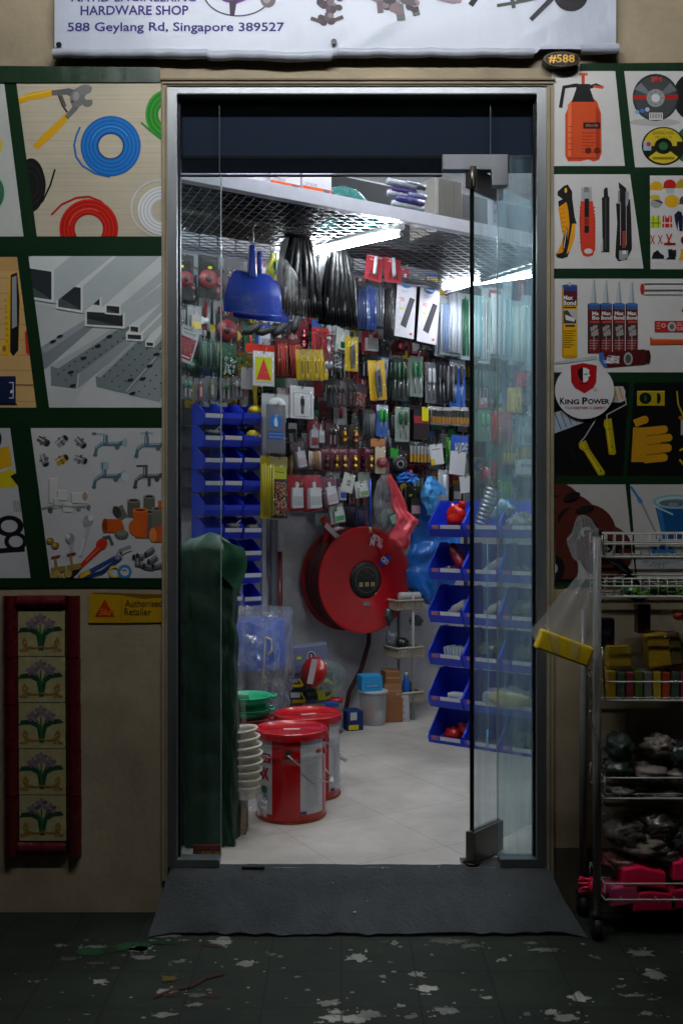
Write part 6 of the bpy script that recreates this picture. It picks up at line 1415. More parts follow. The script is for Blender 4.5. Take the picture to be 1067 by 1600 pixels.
# ------------------------------------------------------------------ hanging bags right of the reel
def bagshape(name, label, px0, py0, wpx, hpx, off, col, mat, seed, taper=.35, cat='bag', dep=.05, lean=0, parts=True):
    loc, sx, sz = wp(px0, py0, off); t = thing(name, label, cat, loc, TH); W, H = wpx*sx, hpx*sz; m = MB(mat, col)
    def fn(u, v):
        a = u*6.2831; w = (.12 + (1-.12)*min(1, v/.55)**(1+taper))*(1 if v < .88 else math.sqrt(max(0, 1-((v-.88)/.12)**2)))
        k = 1 + .30*noise.noise(Vector((math.cos(a)*1.6+seed, math.sin(a)*1.6, v*3+seed))) + .12*math.sin(a*5+seed+v*4)*(.3+v)
        return (W/2*w*k*math.cos(a) + lean*W*v, dep*w*k*math.sin(a), -H*v)
    m.sheet(40, 30, fn, closed=True); m.build('bag_body', t); return t, W, H
def outline_bag(name, label, off, L_, Rr_, col, mat, dep=.04, seed=1, cat='bag', part='bag_body', nv=40):
    """bag hung on the wall plane: left and right edges given in photo pixels, top to bottom"""
    p0, _, _ = wp((L_[0][0]+Rr_[0][0])/2, L_[0][1], off); t = thing(name, label, cat, p0, TH); n = len(L_)
    def loc(px, py, o):
        q, _, _ = wp(px, py, off); q = q - p0; return Vector((q.x*UX+q.y*UY, -(q.x*NX+q.y*NY) + o, q.z))
    def fn(u, v):
        f = v*(n-1); i = min(int(f), n-2); k = f-i; k = k*k*(3-2*k)*.5 + k*.5
        l = [L_[i][q]*(1-k)+L_[i+1][q]*k for q in (0,1)]; r = [Rr_[i][q]*(1-k)+Rr_[i+1][q]*k for q in (0,1)]
        a = u*6.2832; h = .5 - .5*math.cos(a)
        px = l[0]+(r[0]-l[0])*h; py = l[1]+(r[1]-l[1])*h; wd = abs(r[0]-l[0])
        o = -dep*math.sin(a)*min(1, wd/30) - .35*dep*abs(math.sin(h*9+v*5+seed)) - .8*dep*noise.noise(Vector((h*2.5+seed, v*5, seed))) - .35*dep*abs(noise.noise(Vector((h*6+v*4, v*7-h*5, seed+3))))
        return loc(px, py, o)
    m = MB(mat, col); m.sheet(44, nv, fn, closed=True); m.build(part, t); return t, loc
outline_bag('blue_sack', 'large blue plastic sack bulging beside the red hose reel', .20, [(640,775),(634,800),(636,830),(640,850),(632,868),(628,890),(630,915),(650,935),(668,945)], [(676,782),(690,800),(700,818),(712,840),(708,862),(703,885),(704,905),(696,930),(690,944)], '1f70cc', 'crinkle', .07, 3)
t, loc_ = outline_bag('light_blue_bag', 'light blue folded bag hanging by a knot above the big blue sack', .34, [(668,744),(662,755),(658,766),(656,776),(660,790),(666,805)], [(674,744),(680,754),(690,766),(684,776),(682,790),(676,806)], '4aa0e4', 'crinkle', .03, 7)
m = MB('crinkle', '3a8cd4'); m.pts([loc_(672,748,-.04), loc_(690,765,-.045), loc_(686,777,-.05), loc_(676,760,-.045)]); m.build('handle_loop', t)
t, loc_ = outline_bag('blue_cap_bag', 'dark blue folded cap above the pink bag', .36, [(628,738),(622,742),(619,748),(620,754)], [(638,738),(646,742),(650,748),(648,755)], '1c66c4', 'crinkle', .035, 12)
t, loc_ = outline_bag('grey_clear_bag', 'cloudy clear bag with a green label hanging left of the pink bag', .38, [(596,742),(589,752),(584,768),(581,785),(583,802),(590,818),(600,830)], [(604,744),(608,756),(612,770),(615,786),(618,804),(617,820),(610,832)], 'ffffff', 'cloudy', .035, 5)
m = MB('plastic', '6a7a74'); c0 = loc_(600,812,-.01); m.ball(c0, .035, .018, .05, 16, 10, .3, 4); m.build('filling', t)
m = MB('paper', '1f5a44'); m.pts([loc_(595,806,-.06), loc_(610,798,-.06), loc_(617,816,-.06), loc_(602,824,-.06)]); m.pts([loc_(598,807,-.062), loc_(609,802,-.062), loc_(613,815,-.062), loc_(603,819,-.062)], col='8aa89c'); m.build('green_label', t)
t, loc_ = outline_bag('pink_bag', 'salmon pink plastic bag hanging over the edge of the hose reel', .42, [(603,741),(607,758),(611,776),(613,795),(616,812),(612,828),(610,842),(618,852),(628,858)], [(608,741),(617,756),(624,775),(632,797),(646,812),(646,820),(638,836),(636,850),(632,859)], 'f05a66', 'crinkle', .04, 9)
m = MB('cloudy'); m.pts([loc_(624,850,-.02), loc_(637,838,-.02), loc_(636,864,-.02), loc_(626,866,-.02)]); m.build('white_corner', t)
m = MB('rubber', '17171a'); m.T = Matrix.Translation(loc_(641,820,-.075)) @ Matrix.Rotation(R(-35), 4, 'Y'); m.box(-.014,.014,-.003,0,-.006,.006); m.build('black_clip', t)
# blue pole
loc, _, _ = wp(578, 748, .34); t = thing('blue_pole', 'thin blue rod with a wooden tip hanging above the hose reel', 'rod', loc, TH); m = MB('gloss', '2a52b4'); m.tube([(0,0,0),(.003,0,-.25)], .007, 8); m.build('rod', t); m = MB('matte','a08a70'); m.tube([(.003,0,-.2502),(.003,0,-.28)],.008,8); m.build('tip', t)

# ------------------------------------------------------------------ fire hose reel
def reel():
    d = 5.28; c = Vector(((571-CX)/F*d, d-D, HC-(906-CY)/F*d))
    t = thing('fire_hose_reel', 'large red fire hose reel with black hub mounted on the back wall', 'hose reel', c, TH); Rr = .285
    m = MB('gloss', 'b00c10'); m.lathe([(.098,.0),(.105,-.006),(Rr-.012,.0),(Rr-.004,-.003),(Rr,.002),(Rr-.002,.008),(Rr-.02,.008),(.0,.009)], 72, axis='y', cap=False); m.build('front_disc', t)
    m = MB('gloss', '8c0a0e'); m.lathe([(.0,.188),(Rr,.188),(Rr+.002,.192),(Rr,.197),(.0,.198)], 64, axis='y', cap=False); m.build('rear_disc', t)
    m = MB('rubber', '4c0d10')
    for k in range(6):
        y = .024 + k*.030
        for rad in (Rr-.028 - .004*(k % 2),):
            m.lathe([(rad + .0145*math.cos(q*.7854), y + .0145*math.sin(q*.7854)) for q in range(9)], 56, axis='y', cap=False)
    m.lathe([(Rr-.034,.01),(Rr-.034,.187)], 40, axis='y', cap=False, col='2a0a0c'); m.build('hose_coil', t)
    m = MB('rubber', '0e0f10'); m.lathe([(.0,-.012),(.070,-.012),(.088,-.008),(.096,.0005)], 48, axis='y', cap=False); m.lathe([(.064,-.0128),(.067,-.0135),(.070,-.0122)], 40, axis='y', cap=False, col='4a4a38'); m.build('hub', t)
    m = MB('print'); m.map = localmap(-.0142, .0002)
    for x in (-.036, 0, .036): m.rect(x-.011,.0+-.012,x+.011,-.034,'b8a078'); m.text('0' if x else '2', x-.005,-.015,x+.005,-.031,'2a2420')
    m.text('C', -.008,.058,.006,.036,'6a6450'); m.ring(0,.03,.02,.0225,'4c4838'); 
    m.ell(-.036,.024,.004,.003,'6a6450'); m.ell(.040,.024,.004,.003,'6a6450'); m.map = localmap(-.0142,.0002); m.build('hub_print', t)
    m = MB('print'); m.map = localmap(-.0075, .0003)
    def rp(x, y): # map reel picture px
        return ((x-571)*.0040, (906-y)*.0034)
    Lb = [rp(579,842), rp(597,832), rp(609,856), rp(596,872)]; m.poly(Lb, 'b41418'); 
    ca = R(33)
    m.text('METRO', *rp(580,838), *rp(597,846), 'd8d0d0', bold=.03, ang=-33); m.text('M', *rp(577,841), *rp(584,853), 'e0d8d8', bold=.05, ang=-10); m.text('FIRE', *rp(588,850), *rp(596,856), 'd8d0d0', bold=.03, ang=-33)
    m.poly([rp(591,879), rp(606,867), rp(610,874), rp(594,886)], '1c3c9c'); m.text('CBO', *rp(594,872), *rp(606,881), 'd0d4e0', bold=.04, ang=-38)
    m.rect(*rp(566,940), *rp(576,946), '8a8a8e'); m.build('sticker', t)
    # valve and tag
    m = MB('gloss', 'a40c12'); m.tube([(-.20,.12,.33),(-.16,.10,.26),(-.145,.06,.215)], .022, 10); m.lathe([(.03,.24),(.03,.262),(.012,.27)], 12, cx=-.165, cy=.10); m.tube([(-.215,.05,.20),(-.21,.04,.28)], .016, 8); m.ball((-.165,.1,.29), .026,.026,.02, 12, 6); m.build('valve', t)
    m = MB('paper', 'c8c0c8'); m.T = Matrix.Translation((-.17,.02,.235)) @ Matrix.Rotation(R(-48), 4, 'Y'); m.box(-.010,.016,-.001,.001,-.02,.085); m.build('tag', t)
    m = MB('gloss', '8a0c10'); m.box(-.03,.03,.199,.235,-.25,.25); m.tube([(0,.0,0),(0,.2,0)], .03, 12); m.build('bracket', t)
    m = MB('rubber', '451013'); m.tube([(.10,.12,-.24),(.105,.14,-.36),(.07,.16,-.50),(.0,.17,-.62),(-.03,.17,-.75)], .013, 10); m.build('feed_pipe', t)
reel()
# channel and pipe left of the reel
loc, _, _ = wp(427, 812, .05); t = thing('wall_channel', 'grey steel channel running down the wall right of the left bins', 'channel', (loc.x, loc.y, FLOOR), TH)
m = MB('gloss', '7c7c80'); h = loc.z-FLOOR; m.box(-.017,.017,-.012,0,0,h); m.box(-.018,-.013,-.018,-.0122,0,h); m.box(.013,.018,-.018,-.0122,0,h); m.build('channel', t); m = MB('metal','5a5a5a'); m.lathe([(.005,-.0135),(.005,-.0124)],8,cx=0,cy=h-.05,axis='y'); m.build('bolt', t)
loc, _, _ = wp(437, 862, .06); t = thing('red_pipe', 'thin dark red vertical pipe with a clear plastic connector on the wall', 'pipe', (loc.x, loc.y, FLOOR), TH)
m = MB('gloss', '7a1c18'); h = loc.z-FLOOR; m.tube([(0,0,0),(0,0,h)], .015, 10); m.build('pipe', t); m = MB('tub'); m.tube([(0,0,h+.001),(0,0,h+.10)], .017, 10); m.build('connector', t)

# ------------------------------------------------------------------ things standing on the shop floor
def drum(px, dist, label, rot):
    X = (px-CX)/F*dist; r, H = .128, .327
    t = thing('paint_drum', label, 'paint drum', (X, dist-D, FLOOR+.001), rot, 'red and white paint drums')
    def colf(i, j):
        a = (j*6)%360
        if i < 4: return None
        if 262 <= a < 276: return None
        if 288 <= a < 336: return 'b4b6bc' if i >= 5 else None
        if 196 <= a < 240: return 'b4b6bc' if i >= 5 else None
        return None
    prof = [(.0,.0),(r-.002,.0),(r,.004),(r-.002,.008),(r-.002,.012)] + [(r-.002,.03),(r-.002,.055),(r-.002,.20),(r-.002,.228),(r+.003,.233),(r-.002,.238),(r-.001,.270),(r+.003,.275),(r-.001,.280),(r+.0,.300)]
    m = MB('gloss', 'a50d16'); m.lathe(prof, 60, colf=colf, cap=False); m.lathe([(r+.0006,.0005),(r+.0022,.003),(r+.0006,.0055)], 60, cap=False, col='8a6a2c', mat='metal'); m.build('drum_body', t)
    m = MB('gloss', 'b00e18'); m.lathe([(0,.312),(r-.014,.312),(r-.010,.318),(r+.001,.320),(r+.006,.318),(r+.007,.311),(r+.003,.306)], 60, cap=False)
    m.sheet(72, 1, lambda u, v: ((r+.0062+.0012*v)*math.cos(u*6.2832), (r+.0062+.0012*v)*math.sin(u*6.2832), .313 - v*(.016+.005*abs(math.sin(u*36))))); m.build('lid', t)
    m = MB('paper', 'b8acac'); m.box(-.028,.032,-.014,.006,.3124,.3130); m.build('lid_label', t)
    # lettering on the curved panels
    def cm(a0): return lambda x, y, l: ((r+.0006+l*.0002)*math.cos(R(a0)+x/r), (r+.0006+l*.0002)*math.sin(R(a0)+x/r), y)
    m = MB('print'); m.map = cm(216)
    for i in range(1): m.poly([(-.045,.245),(-.02,.245),(.005,.245),(.03,.245),(.05,.245),(.05,.212),(.03,.212),(.005,.212),(-.02,.212),(-.045,.212)], 'a50d16')
    m.text('PAINT', -.04,.240,.042,.218,'c8c8cc',bold=.03); m.text('MAX', -.04,.195,.042,.150,'a0141c',bold=.05)
    m.ell(.018,.115,.016,.014,'2a7a3a'); m.ell(.02,.085,.012,.012,'2a3a7a'); m.poly([(-.03,.07),(.01,.07),(.01,.035),(-.03,.035)],'8a7a70'); m.build('front_print', t)
    m = MB('print'); m.map = cm(312)
    m.text('MA', .012,.258,.042,.243,'b01c24',bold=.05)
    for i in range(22): m.line([(-.036,.205-i*.0068),(-.01+.02,.205-i*.0068),(.03-(i*7%5)*.006,.205-i*.0068)],.0011,'7d7d84')
    m.map = cm(300); m.rect(-.030,.046,-.012+.004,.034,'50305a'); m.text('PAINT CO', -.004,.047,.03,.042,'c8a0a8'); m.text('SINGAPORE',-.004,.039,.022,.035,'c8a0a8'); m.build('back_print', t)
    # ears and bail
    a = R(268); ex, ey = (r+.004)*math.cos(a), (r+.004)*math.sin(a)
    for aa in (268, 88):
        m = MB('metal', '8c8880'); a_ = R(aa); n = Vector((math.cos(a_), math.sin(a_), 0)); m.tube([n*(r-.001)+Vector((0,0,.248)), n*(r+.006)+Vector((0,0,.248))], .013, 12); m.tube([n*(r+.006)+Vector((0,0,.248)), n*(r+.012)+Vector((0,0,.248))], .006, 8, col='1f4a38'); m.build('ear', t)
    m = MB('metal', 'b8b4b0'); P = []
    for i in range(17):
        q = math.pi*i/16; a1 = R(268); axis = Vector((math.cos(a1), math.sin(a1), 0)); side = Vector((math.cos(a1+math.pi/2), math.sin(a1+math.pi/2), 0))
        P.append(axis*(r+.013)*math.cos(q) + side*(r+.02)*math.sin(q) + Vector((0,0,.248-.125*math.sin(q))))
    m.tube(P, .0024, 6); m.build('wire_bail', t)
    mid = P[8]; m = MB('plastic', 'c8c8c8'); dd = (P[9]-P[7]).normalized()*.03; m.tube([mid-dd, mid+dd], .0075, 10); m.build('grip', t)
    return t
drum(455, 3.66, 'nearer red and white paint drum with a wire handle, front left inside the door', R(0))
drum(481, 3.93, 'farther red and white paint drum half hidden behind the nearer one', R(24))
# green basins stacked over a red one
def basin(px, py, d, r, h, col, label, k=1):
    X = (px-CX)/F*d; z = HC-(py-CY)/F*d
    t = thing('basin', label, 'basin', (X, d-D, z-h), 0, 'stacked basins')
    m = MB('plastic', col); m.lathe([(r*.72,0),(r*.78,h*.5),(r*.93,h*.55),(r*.95,h*.8),(r,h*.97),(r*1.03,h),(r*.98,h*1.01),(r*.9,h*.75),(r*.7,.006),(0,.005)], 40, cap=False); m.lathe([(0,0),(r*.72,0)], 40, cap=False); m.build('shell', t)
    for s in (-1, 1): m = MB('plastic', col); m.tube([(s*r*.98,-.03,h*.96),(s*r*1.14,-.02,h*.97),(s*r*1.14,.02,h*.97),(s*r*.98,.03,h*.96)], .006, 6); m.build('handle', t)
    return t
basin(385, 1120, 4.05, .098, .05, 'b4202a', 'red plastic basin, lowest of the stack behind the paint drums')
basin(384, 1106, 4.05, .100, .06, '1a9c70', 'sea green plastic basin, middle of the stack behind the paint drums')
basin(385, 1086, 4.05, .104, .06, '1eaa7a', 'sea green plastic basin, topmost of the stack, holding a white slip')
t = thing('basin_stand', 'low dark carton holding up the stack of basins behind the paint drums', 'carton', ((385-CX)/F*4.05, 4.05-D, FLOOR+.001)); zt = HC-(1120-CY)/F*4.05-.052-FLOOR
m = MB('paper', '4a3a2c'); m.box(-.08,.08,-.08,.08,0,zt); m.build('carton_body', t, bevel=.004); m = MB('print','8a7a50'); m.box(-.02,.02,-.081,-.0804,.01,zt-.01); m.build('tape', t)
t = thing('paper_slip', 'white slip and blue rimmed glass lying inside the top green basin', 'slip', ((376-CX)/F*4.05, 4.05-D-.0, HC-(1090-CY)/F*4.05)); m = MB('paper','b0b4b4'); m.T = Matrix.Rotation(R(-25),4,'X'); m.box(-.04,.035,-.04,.04,.0,.002); m.build('slip', t)
# stack of pale grey nested pots
pots = None
for i in range(8):
    d = 3.44; r = [.060,.066,.070,.070,.068,.064,.058,.050][i]; py = 1136+i*12.5
    X = (376+i*1.0-CX)/F*d; z = HC-(py+8-CY)/F*d
    lab = f'pale grey plastic pot rim, {ORD[i]} from the top of the nested stack by the tarpaulin'
    t = thing('nested_pot', lab, 'pot', (X, d-D, z), 0, 'nested grey pots', ry=R(-6+i))
    m = MB('plastic', 'c9c3b6'); m.lathe([(r*.80,-.030),(r*.84,0),(r*1.0,.004),(r*1.03,.010),(r*.99,.014),(r*.86,.011),(r*.80,.004),(r*.76,-.028)], 32, cap=False); m.build('rim', t)
    m = MB('plastic', '7f7a70'); m.lathe([(0,-.0295),(r*.795,-.0295)], 24, cap=False); m.build('bottom', t)
t = thing('plastic_spout', 'pale grey tapering spout with slots standing in the nested pots', 'spout', ((366-CX)/F*3.44, 3.44-D, HC-(1142-CY)/F*3.44)); m = MB('plastic','c9c3b6'); m.prism([(-.02,-.01),(.018,-.01),(.006,.09),(-.010,.10)], -.01,.01); m.build('spout', t, bevel=.003); m = MB('matte','2a2824')
for k in range(3): m.box(-.004,.004,-.0112,-.0104,.008+k*.024,.024+k*.024)
m.build('slots', t)
t = thing('small_carton', 'small brown carton under the nested grey pots by the tarpaulin', 'carton', ((366-CX)/F*3.46, 3.46-D, FLOOR+.001)); m = MB('paper','6a4a26'); m.box(-.05,.045,-.04,.05,0,.10); m.build('carton_body', t, bevel=.003); m = MB('print','8a6a3a'); m.box(-.008,.008,-.0412,-.0404,0,.10); m.build('tape', t)
t = thing('clear_plastic_scrap', 'crumpled clear plastic trailing out below the nested pots', 'plastic scrap', td(372, 1238, 3.38)); m = MB('cloudy')
m.sheet(20, 10, lambda u, v: (-.03+u*.13, -.02*math.sin(u*7+v*3)-.02*noise.noise(Vector((u*4,v*3,1))), .03 - u*.055 - v*(.05-.02*u) + .02*noise.noise(Vector((u*5,v*4,5))))); m.sheet(12, 6, lambda u, v: (.03+u*.07, -.03-.02*noise.noise(Vector((u*4,v*3,9))), -.02 - u*.03 - v*.03 + .014*noise.noise(Vector((u*6,v*5,2))))); m.build('film', t)
# wrapped blue barrel
t = thing('wrapped_barrel', 'blue barrel shrouded in clear plastic film with a knotted string', 'barrel', ((402-CX)/F*4.55, 4.55-D, FLOOR+.001)); H = HC-(958-CY)/F*4.55-FLOOR
m = MB('plastic', '2c58b8'); m.lathe([(.0,0),(.125,0),(.13,.01),(.13,H*.3),(.137,H*.32),(.13,H*.34),(.13,H*.62),(.137,H*.64),(.13,H*.66),(.132,H-.03),(.12,H-.028),(.0,H-.03)], 40, colf=lambda i,j: ('232a4c' if 2 < i < 6 else None)); m.build('barrel', t)
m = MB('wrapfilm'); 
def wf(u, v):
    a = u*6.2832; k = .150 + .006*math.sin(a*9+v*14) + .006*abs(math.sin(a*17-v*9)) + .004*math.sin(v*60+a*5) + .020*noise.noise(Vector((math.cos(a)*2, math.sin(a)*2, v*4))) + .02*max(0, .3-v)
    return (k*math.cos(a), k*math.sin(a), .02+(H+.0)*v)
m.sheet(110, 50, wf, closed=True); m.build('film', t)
m = MB('cloudy'); m.sheet(90, 10, lambda u, v: ((.146+.012*math.sin(u*60))*math.cos(u*6.2832), (.146+.012*math.sin(u*60))*math.sin(u*6.2832), H-.035+.05*v+.012*math.sin(u*38)), closed=True)
for k in range(7):
    a0_ = -2.6+k*.42; m.sheet(14, 2, lambda u, v: (.166*math.cos(a0_+u*.9), .166*math.sin(a0_+u*.9), H*(.9-.11*k*.8)-u*.16+v*.010+.008*math.sin(u*9)))
m.build('film_folds', t)
m = MB('cloth', 'a8a090'); m.tube([(.05,-.165,H-.09),(.045,-.168,H-.2),(.02,-.165,H-.42)], .004, 6); m.tube([(.05,-.17,H-.09),(.075,-.168,H-.10),(.08,-.166,H-.15),(.06,-.17,H-.17)], .006, 6); m.build('string', t)
# back floor clutter
def fl(px, py, dd=0):
    p, d = onfloor(px, py); return p, d
def cbox(name, label, cat, px0, px1, py_top, py_bot, dep, rz, col, draw=None, z=None, bev=.003, lidcol=None):
    p, d = onfloor((px0+px1)/2, py_bot)
    w = (px1-px0)*d/F/ (math.cos(rz)+.25*abs(math.sin(rz))); 
    zb = FLOOR+.001 if z is None else z
    h = HC-(py_top-CY)/F*d - (FLOOR if z is None else z)
    t = thing(name, label, cat, (p.x, p.y, zb), rz); m = MB('paper' if bev else 'plastic', col); m.box(-w/2, w/2, 0, dep, 0, h); m.build('box_body', t, bevel=bev)
    if draw: m = MB('print'); m.map = localmap(-.0006, .0002); draw(m, w, h); m.build('box_print', t)
    return t, w, h, d
def kb(m, w, h): m.rect(-w*.3,h*.95,w*.1,h*.55,'b8b8b0'); m.rect(-w*.4,h*.3,w*.2,h*.05,'c8b81c')
cbox('battery_box', 'small dark blue box with a yellow label in front of the clear tub', 'box', 541, 569, 1112, 1142, .10, R(20), '142c60', kb)
def lb(m, w, h): m.rect(-w*.36,h*.5,w*.36,h*.2,'2a7ab8'); m.text('GLOVES',-w*.3,h*.45,w*.3,h*.28,'b8d8ec')
# clear tub with lid
p, d = onfloor(583, 1135); t = thing('clear_tub', 'translucent round tub with a white lid holding orange and white bags', 'tub', (p.x, p.y+.06, FLOOR+.001)); h = HC-(1078-CY)/F*(d+.06)-FLOOR
m = MB('tub'); m.lathe([(.0,0),(.062,0),(.066,.01),(.072,h-.012)], 32, cap=False); m.build('tub_body', t); m = MB('plastic','aab0b4'); m.lathe([(.0,h),(.072,h),(.078,h-.002),(.078,h-.014),(.074,h-.014)], 32, cap=False); m.build('lid', t)
m = MB('crinkle', 'a85a3c'); m.ball((-.02,-.01,h*.35),.036,.04,h*.26,14,8,.3,3); m.build('orange_bag', t); m = MB('crinkle','a8acac'); m.ball((.02,-.005,h*.22),.04,.045,h*.2,14,8,.3,6); m.build('white_bag', t)
zt = FLOOR+.001+h
tt = thing('light_blue_box', 'light blue carton sitting on the lid of the clear tub', 'box', (p.x-.005, p.y+.01, zt+.001), R(15)); m = MB('paper','2f94cc'); m.box(-.055,.055,0,.10,0,.078); m.build('box_body', tt, bevel=.002); m = MB('print'); m.map = localmap(-.0006,.0002); lb(m,.1,.078); m.build('box_print', tt)
# cartons
c1_, w, h, d = cbox('brown_carton', 'brown cardboard carton on the floor right of the clear tub, lower one', 'carton', 600, 630, 1092, 1129, .13, R(8), '8a5a3a')
q = c1_.location.copy(); t2 = thing('brown_carton', 'brown cardboard carton stacked on another right of the clear tub', 'carton', (q.x-.003, q.y+.005, q.z+h+.001), R(5)); m = MB('paper','9a6a48'); m.box(-w/2+.003,w/2-.003,0,.12,0,h*.62); m.build('box_body', t2, bevel=.003); m = MB('print','b08a60'); m.box(-w/2+.004,w/2-.004,-.001,-.0003,h*.28,h*.34); m.build('tape', t2)
t3 = thing('brown_carton', 'small brown carton topmost right of the light blue box', 'carton', (q.x-.0, q.y+.01, q.z+h+.002+h*.62), R(12)); m = MB('paper','8f6040'); m.box(-w/2+.006,w/2-.01,0,.11,0,h*.5); m.build('box_body', t3, bevel=.003); m = MB('print','b08a60'); m.box(-w/2+.007,w/2-.011,-.001,-.0003,h*.2,h*.26); m.build('tape', t3)
p, d = onfloor(626, 1128)
for i in range(4):
    t = thing('white_carton', f'small white carton, {ORD[i]} from the floor in the stack by the basket tower', 'carton', (p.x+rnd(-.003,.003), p.y, FLOOR+.001+i*.0345), R(8+rnd(-4,4)), 'small white cartons')
    m = MB('paper', 'b4b2b6'); m.box(-.045,.045,0,.08,0,.0335); m.build('carton_body', t, bevel=.0015); m = MB('print','9a98a0'); m.box(-.03,.02,-.0006,-.0002,.008,.02); m.build('print', t)
p, d = onfloor(635, 1086, .33); t = thing('spray_can', 'small blue can standing behind the white cartons', 'can', (.345, p.y-.0 if False else 2.22, FLOOR+.001)); m = MB('gloss','1c5cb0'); m.lathe([(0,0),(.022,0),(.022,.2),(.012,.215),(.012,.235),(0,.236)], 20); m.build('can_body', t); m = MB('plastic','d0d0d0'); m.lathe([(.0125,.2355),(.0125,.25),(0,.25)],14); m.build('cap', t)
# jars
def jar(px, py, label, r, h, tilt=None, z=None, dd=None):
    p, d = onfloor(px, py) if dd is None else (Vector(td(px, py, dd)), dd)
    t = thing('jar', label, 'jar', (p.x, p.y+r, (FLOOR+.001) if dd is None else p.z), R(-30) if tilt else 0, 'red lidded jars', ry=0)
    if tilt: t.rotation_euler = (R(72), 0, R(-40))
    m = MB('glassjar'); m.lathe([(0,0),(r*.95,0),(r,.01),(r,h*.85),(r*.9,h*.92)], 28, cap=False); m.build('glass_body', t); m = MB('gloss','9c1c1c'); m.lathe([(r*.95,h*.92),(r*.97,h*.92),(r*.97,h*1.04),(0,h*1.045)], 28, cap=False); m.build('lid', t)
    if tilt: m = MB('paper','a8a0a0'); m.box(-r*.25,r*.25,-r*.8,r*.8,h*1.046,h*1.05); m.build('lid_label', t)
    m = MB('metal', '8a8e90')
    for i in range(160 if not tilt else 60):
        a = rnd(0,6.28); q = rnd(.5,.92)*r; z_ = rnd(.01, h*.7); m.ball((q*math.cos(a), q*math.sin(a), z_), .006, .006, .004, 5, 3)
    m.build('hardware', t); return t
jar(524, 1147, 'clear jar full of metal bits with a red lid, standing beside the paint drums', .040, .165)
jar(523, 1064, 'large clear jar lying tilted with its red labelled lid to the door', .072, .16, tilt=True, dd=4.62)
# grey-lilac tool box on a dark carton pile
def pilebox(name, label, cat, px, py, d, w, dep, h, rz, col, draw=None, ry=0, mat='paper'):
    t = thing(name, label, cat, td(px, py, d), rz, ry=ry); m = MB(mat, col); m.box(-w/2, w/2, 0, dep, 0, h); m.build('box_body', t, bevel=.003)
    m = MB('print'); m.map = localmap(-.0006, .0002)
    if draw: draw(m, w, h)
    else: m.rect(-w*.3, h*.7, w*.3, h*.4, 'a0a0a0')
    m.build('box_print', t); return t
def lil(m, w, h):
    m.ell(w*.05,h*.58,.022,.026,'b8bcc8'); m.ell(w*.05,h*.58,.016,.02,'26282e'); m.text('E',w*.05-.006,h*.58+.01,w*.05+.006,h*.58-.01,'c8ccd4',bold=.04); m.rect(-w*.34,h*.62,-w*.22,h*.5,'c8d01c'); m.rect(-w*.4,h*.26,w*.44,h*.1,'5a6894'); m.line([(-w*.3,h*.34),(w*.4,h*.42)],.002,'7a82a0')
pilebox('appliance_carton', 'lilac grey carton with a round emblem, tilted on the pile under the hose reel', 'carton', 486, 1047, 5.0, .19, .11, .12, R(5), '6e7290', lil, ry=R(-6))
p0 = Vector(td(486, 1047, 5.0)); t = thing('dark_crate', 'dark crate on the floor supporting the lilac carton under the reel', 'crate', (p0.x, p0.y, FLOOR+.001), R(5)); m = MB('plastic','1c2030'); m.box(-.11,.11,.0,.14,0,p0.z-FLOOR-.012); m.build('crate_body', t, bevel=.004); m = MB('plastic','2c3450')
for i in range(5): m.box(-.1,.1,-.004,-.0003,.05+i*.045,.07+i*.045)
m.build('slats', t)
def dk(a, b):
    def f(m, w, h): m.rect(-w*.4,h*.9,w*.1,h*.5,a); m.rect(-w*.3,h*.35,w*.35,h*.08,b); m.line([(w*.15,h*.9),(w*.4,h*.2)],.008,'c8a81c')
    return f
for i, (px, py, w, h, c, a, b, lb_) in enumerate(((463,1075,.08,.05,'141c30','8a8a90','c8a01c','navy drill carton right of the wrapped barrel, upper one'),(466,1100,.09,.06,'101828','b8b8bc','c8a01c','navy drill carton right of the wrapped barrel, lower one'),(486,1090,.06,.075,'26282c','5a5c60','6a6a6a','charcoal carton between the navy cartons and the green coil'),(470,1118,.12,.05,'1a1a1e','b85a1c','c8a01c','black carton with orange corner just above the drum lid'))):
    pilebox('drill_carton', lb_, 'carton', px, py, 4.7-.05*(i == 3), w, .08, h, R(10-7*i), c, dk(a, b))
tt = thing('floor_crate', 'dark low crate under the drill cartons beside the wrapped barrel', 'crate', (Vector(td(475,1118,4.62)).x, 4.62-D, FLOOR+.001), R(8)); m = MB('plastic','17191f'); m.box(-.10,.10,.0,.16,0,HC-(1118-CY)/F*4.62-FLOOR-.004); m.build('crate_body', tt, bevel=.004); m = MB('plastic','2a2c34'); m.box(-.09,.09,-.003,-.0003,.02,.03); m.build('slats', tt)
t = thing('hose_roll', 'green and yellow coiled garden hose beside the tilted jar', 'hose', td(505,1076,4.72), R(20)); m = MB('rubber','1c6a2a')
for i in range(4): m.lathe([(.040+.008*math.cos(q*.7854)+i*.003,-.03+i*.016+.008*math.sin(q*.7854)) for q in range(9)], 26, axis='y', cap=False, col='1c6a2a' if i else 'b8b01c')
m.build('coil', t); m = MB('paper','c8b81c'); m.box(-.04,-.005,-.042,-.040,-.045,-.0); m.build('yellow_tag', t)
t = thing('hand_saw_pack', 'blue and silver flat tool case lying across behind the drum lid', 'tool case', td(508,1100,4.55), R(10)); m = MB('plastic','1c3c8c'); m.box(.0,.06,-.02,.03,-.012,.006); m.build('blue_end', t, bevel=.002); m = MB('metal','a0a4a8'); m.box(-.10,-.001,-.015,.02,-.008,.002); m.build('blade', t)
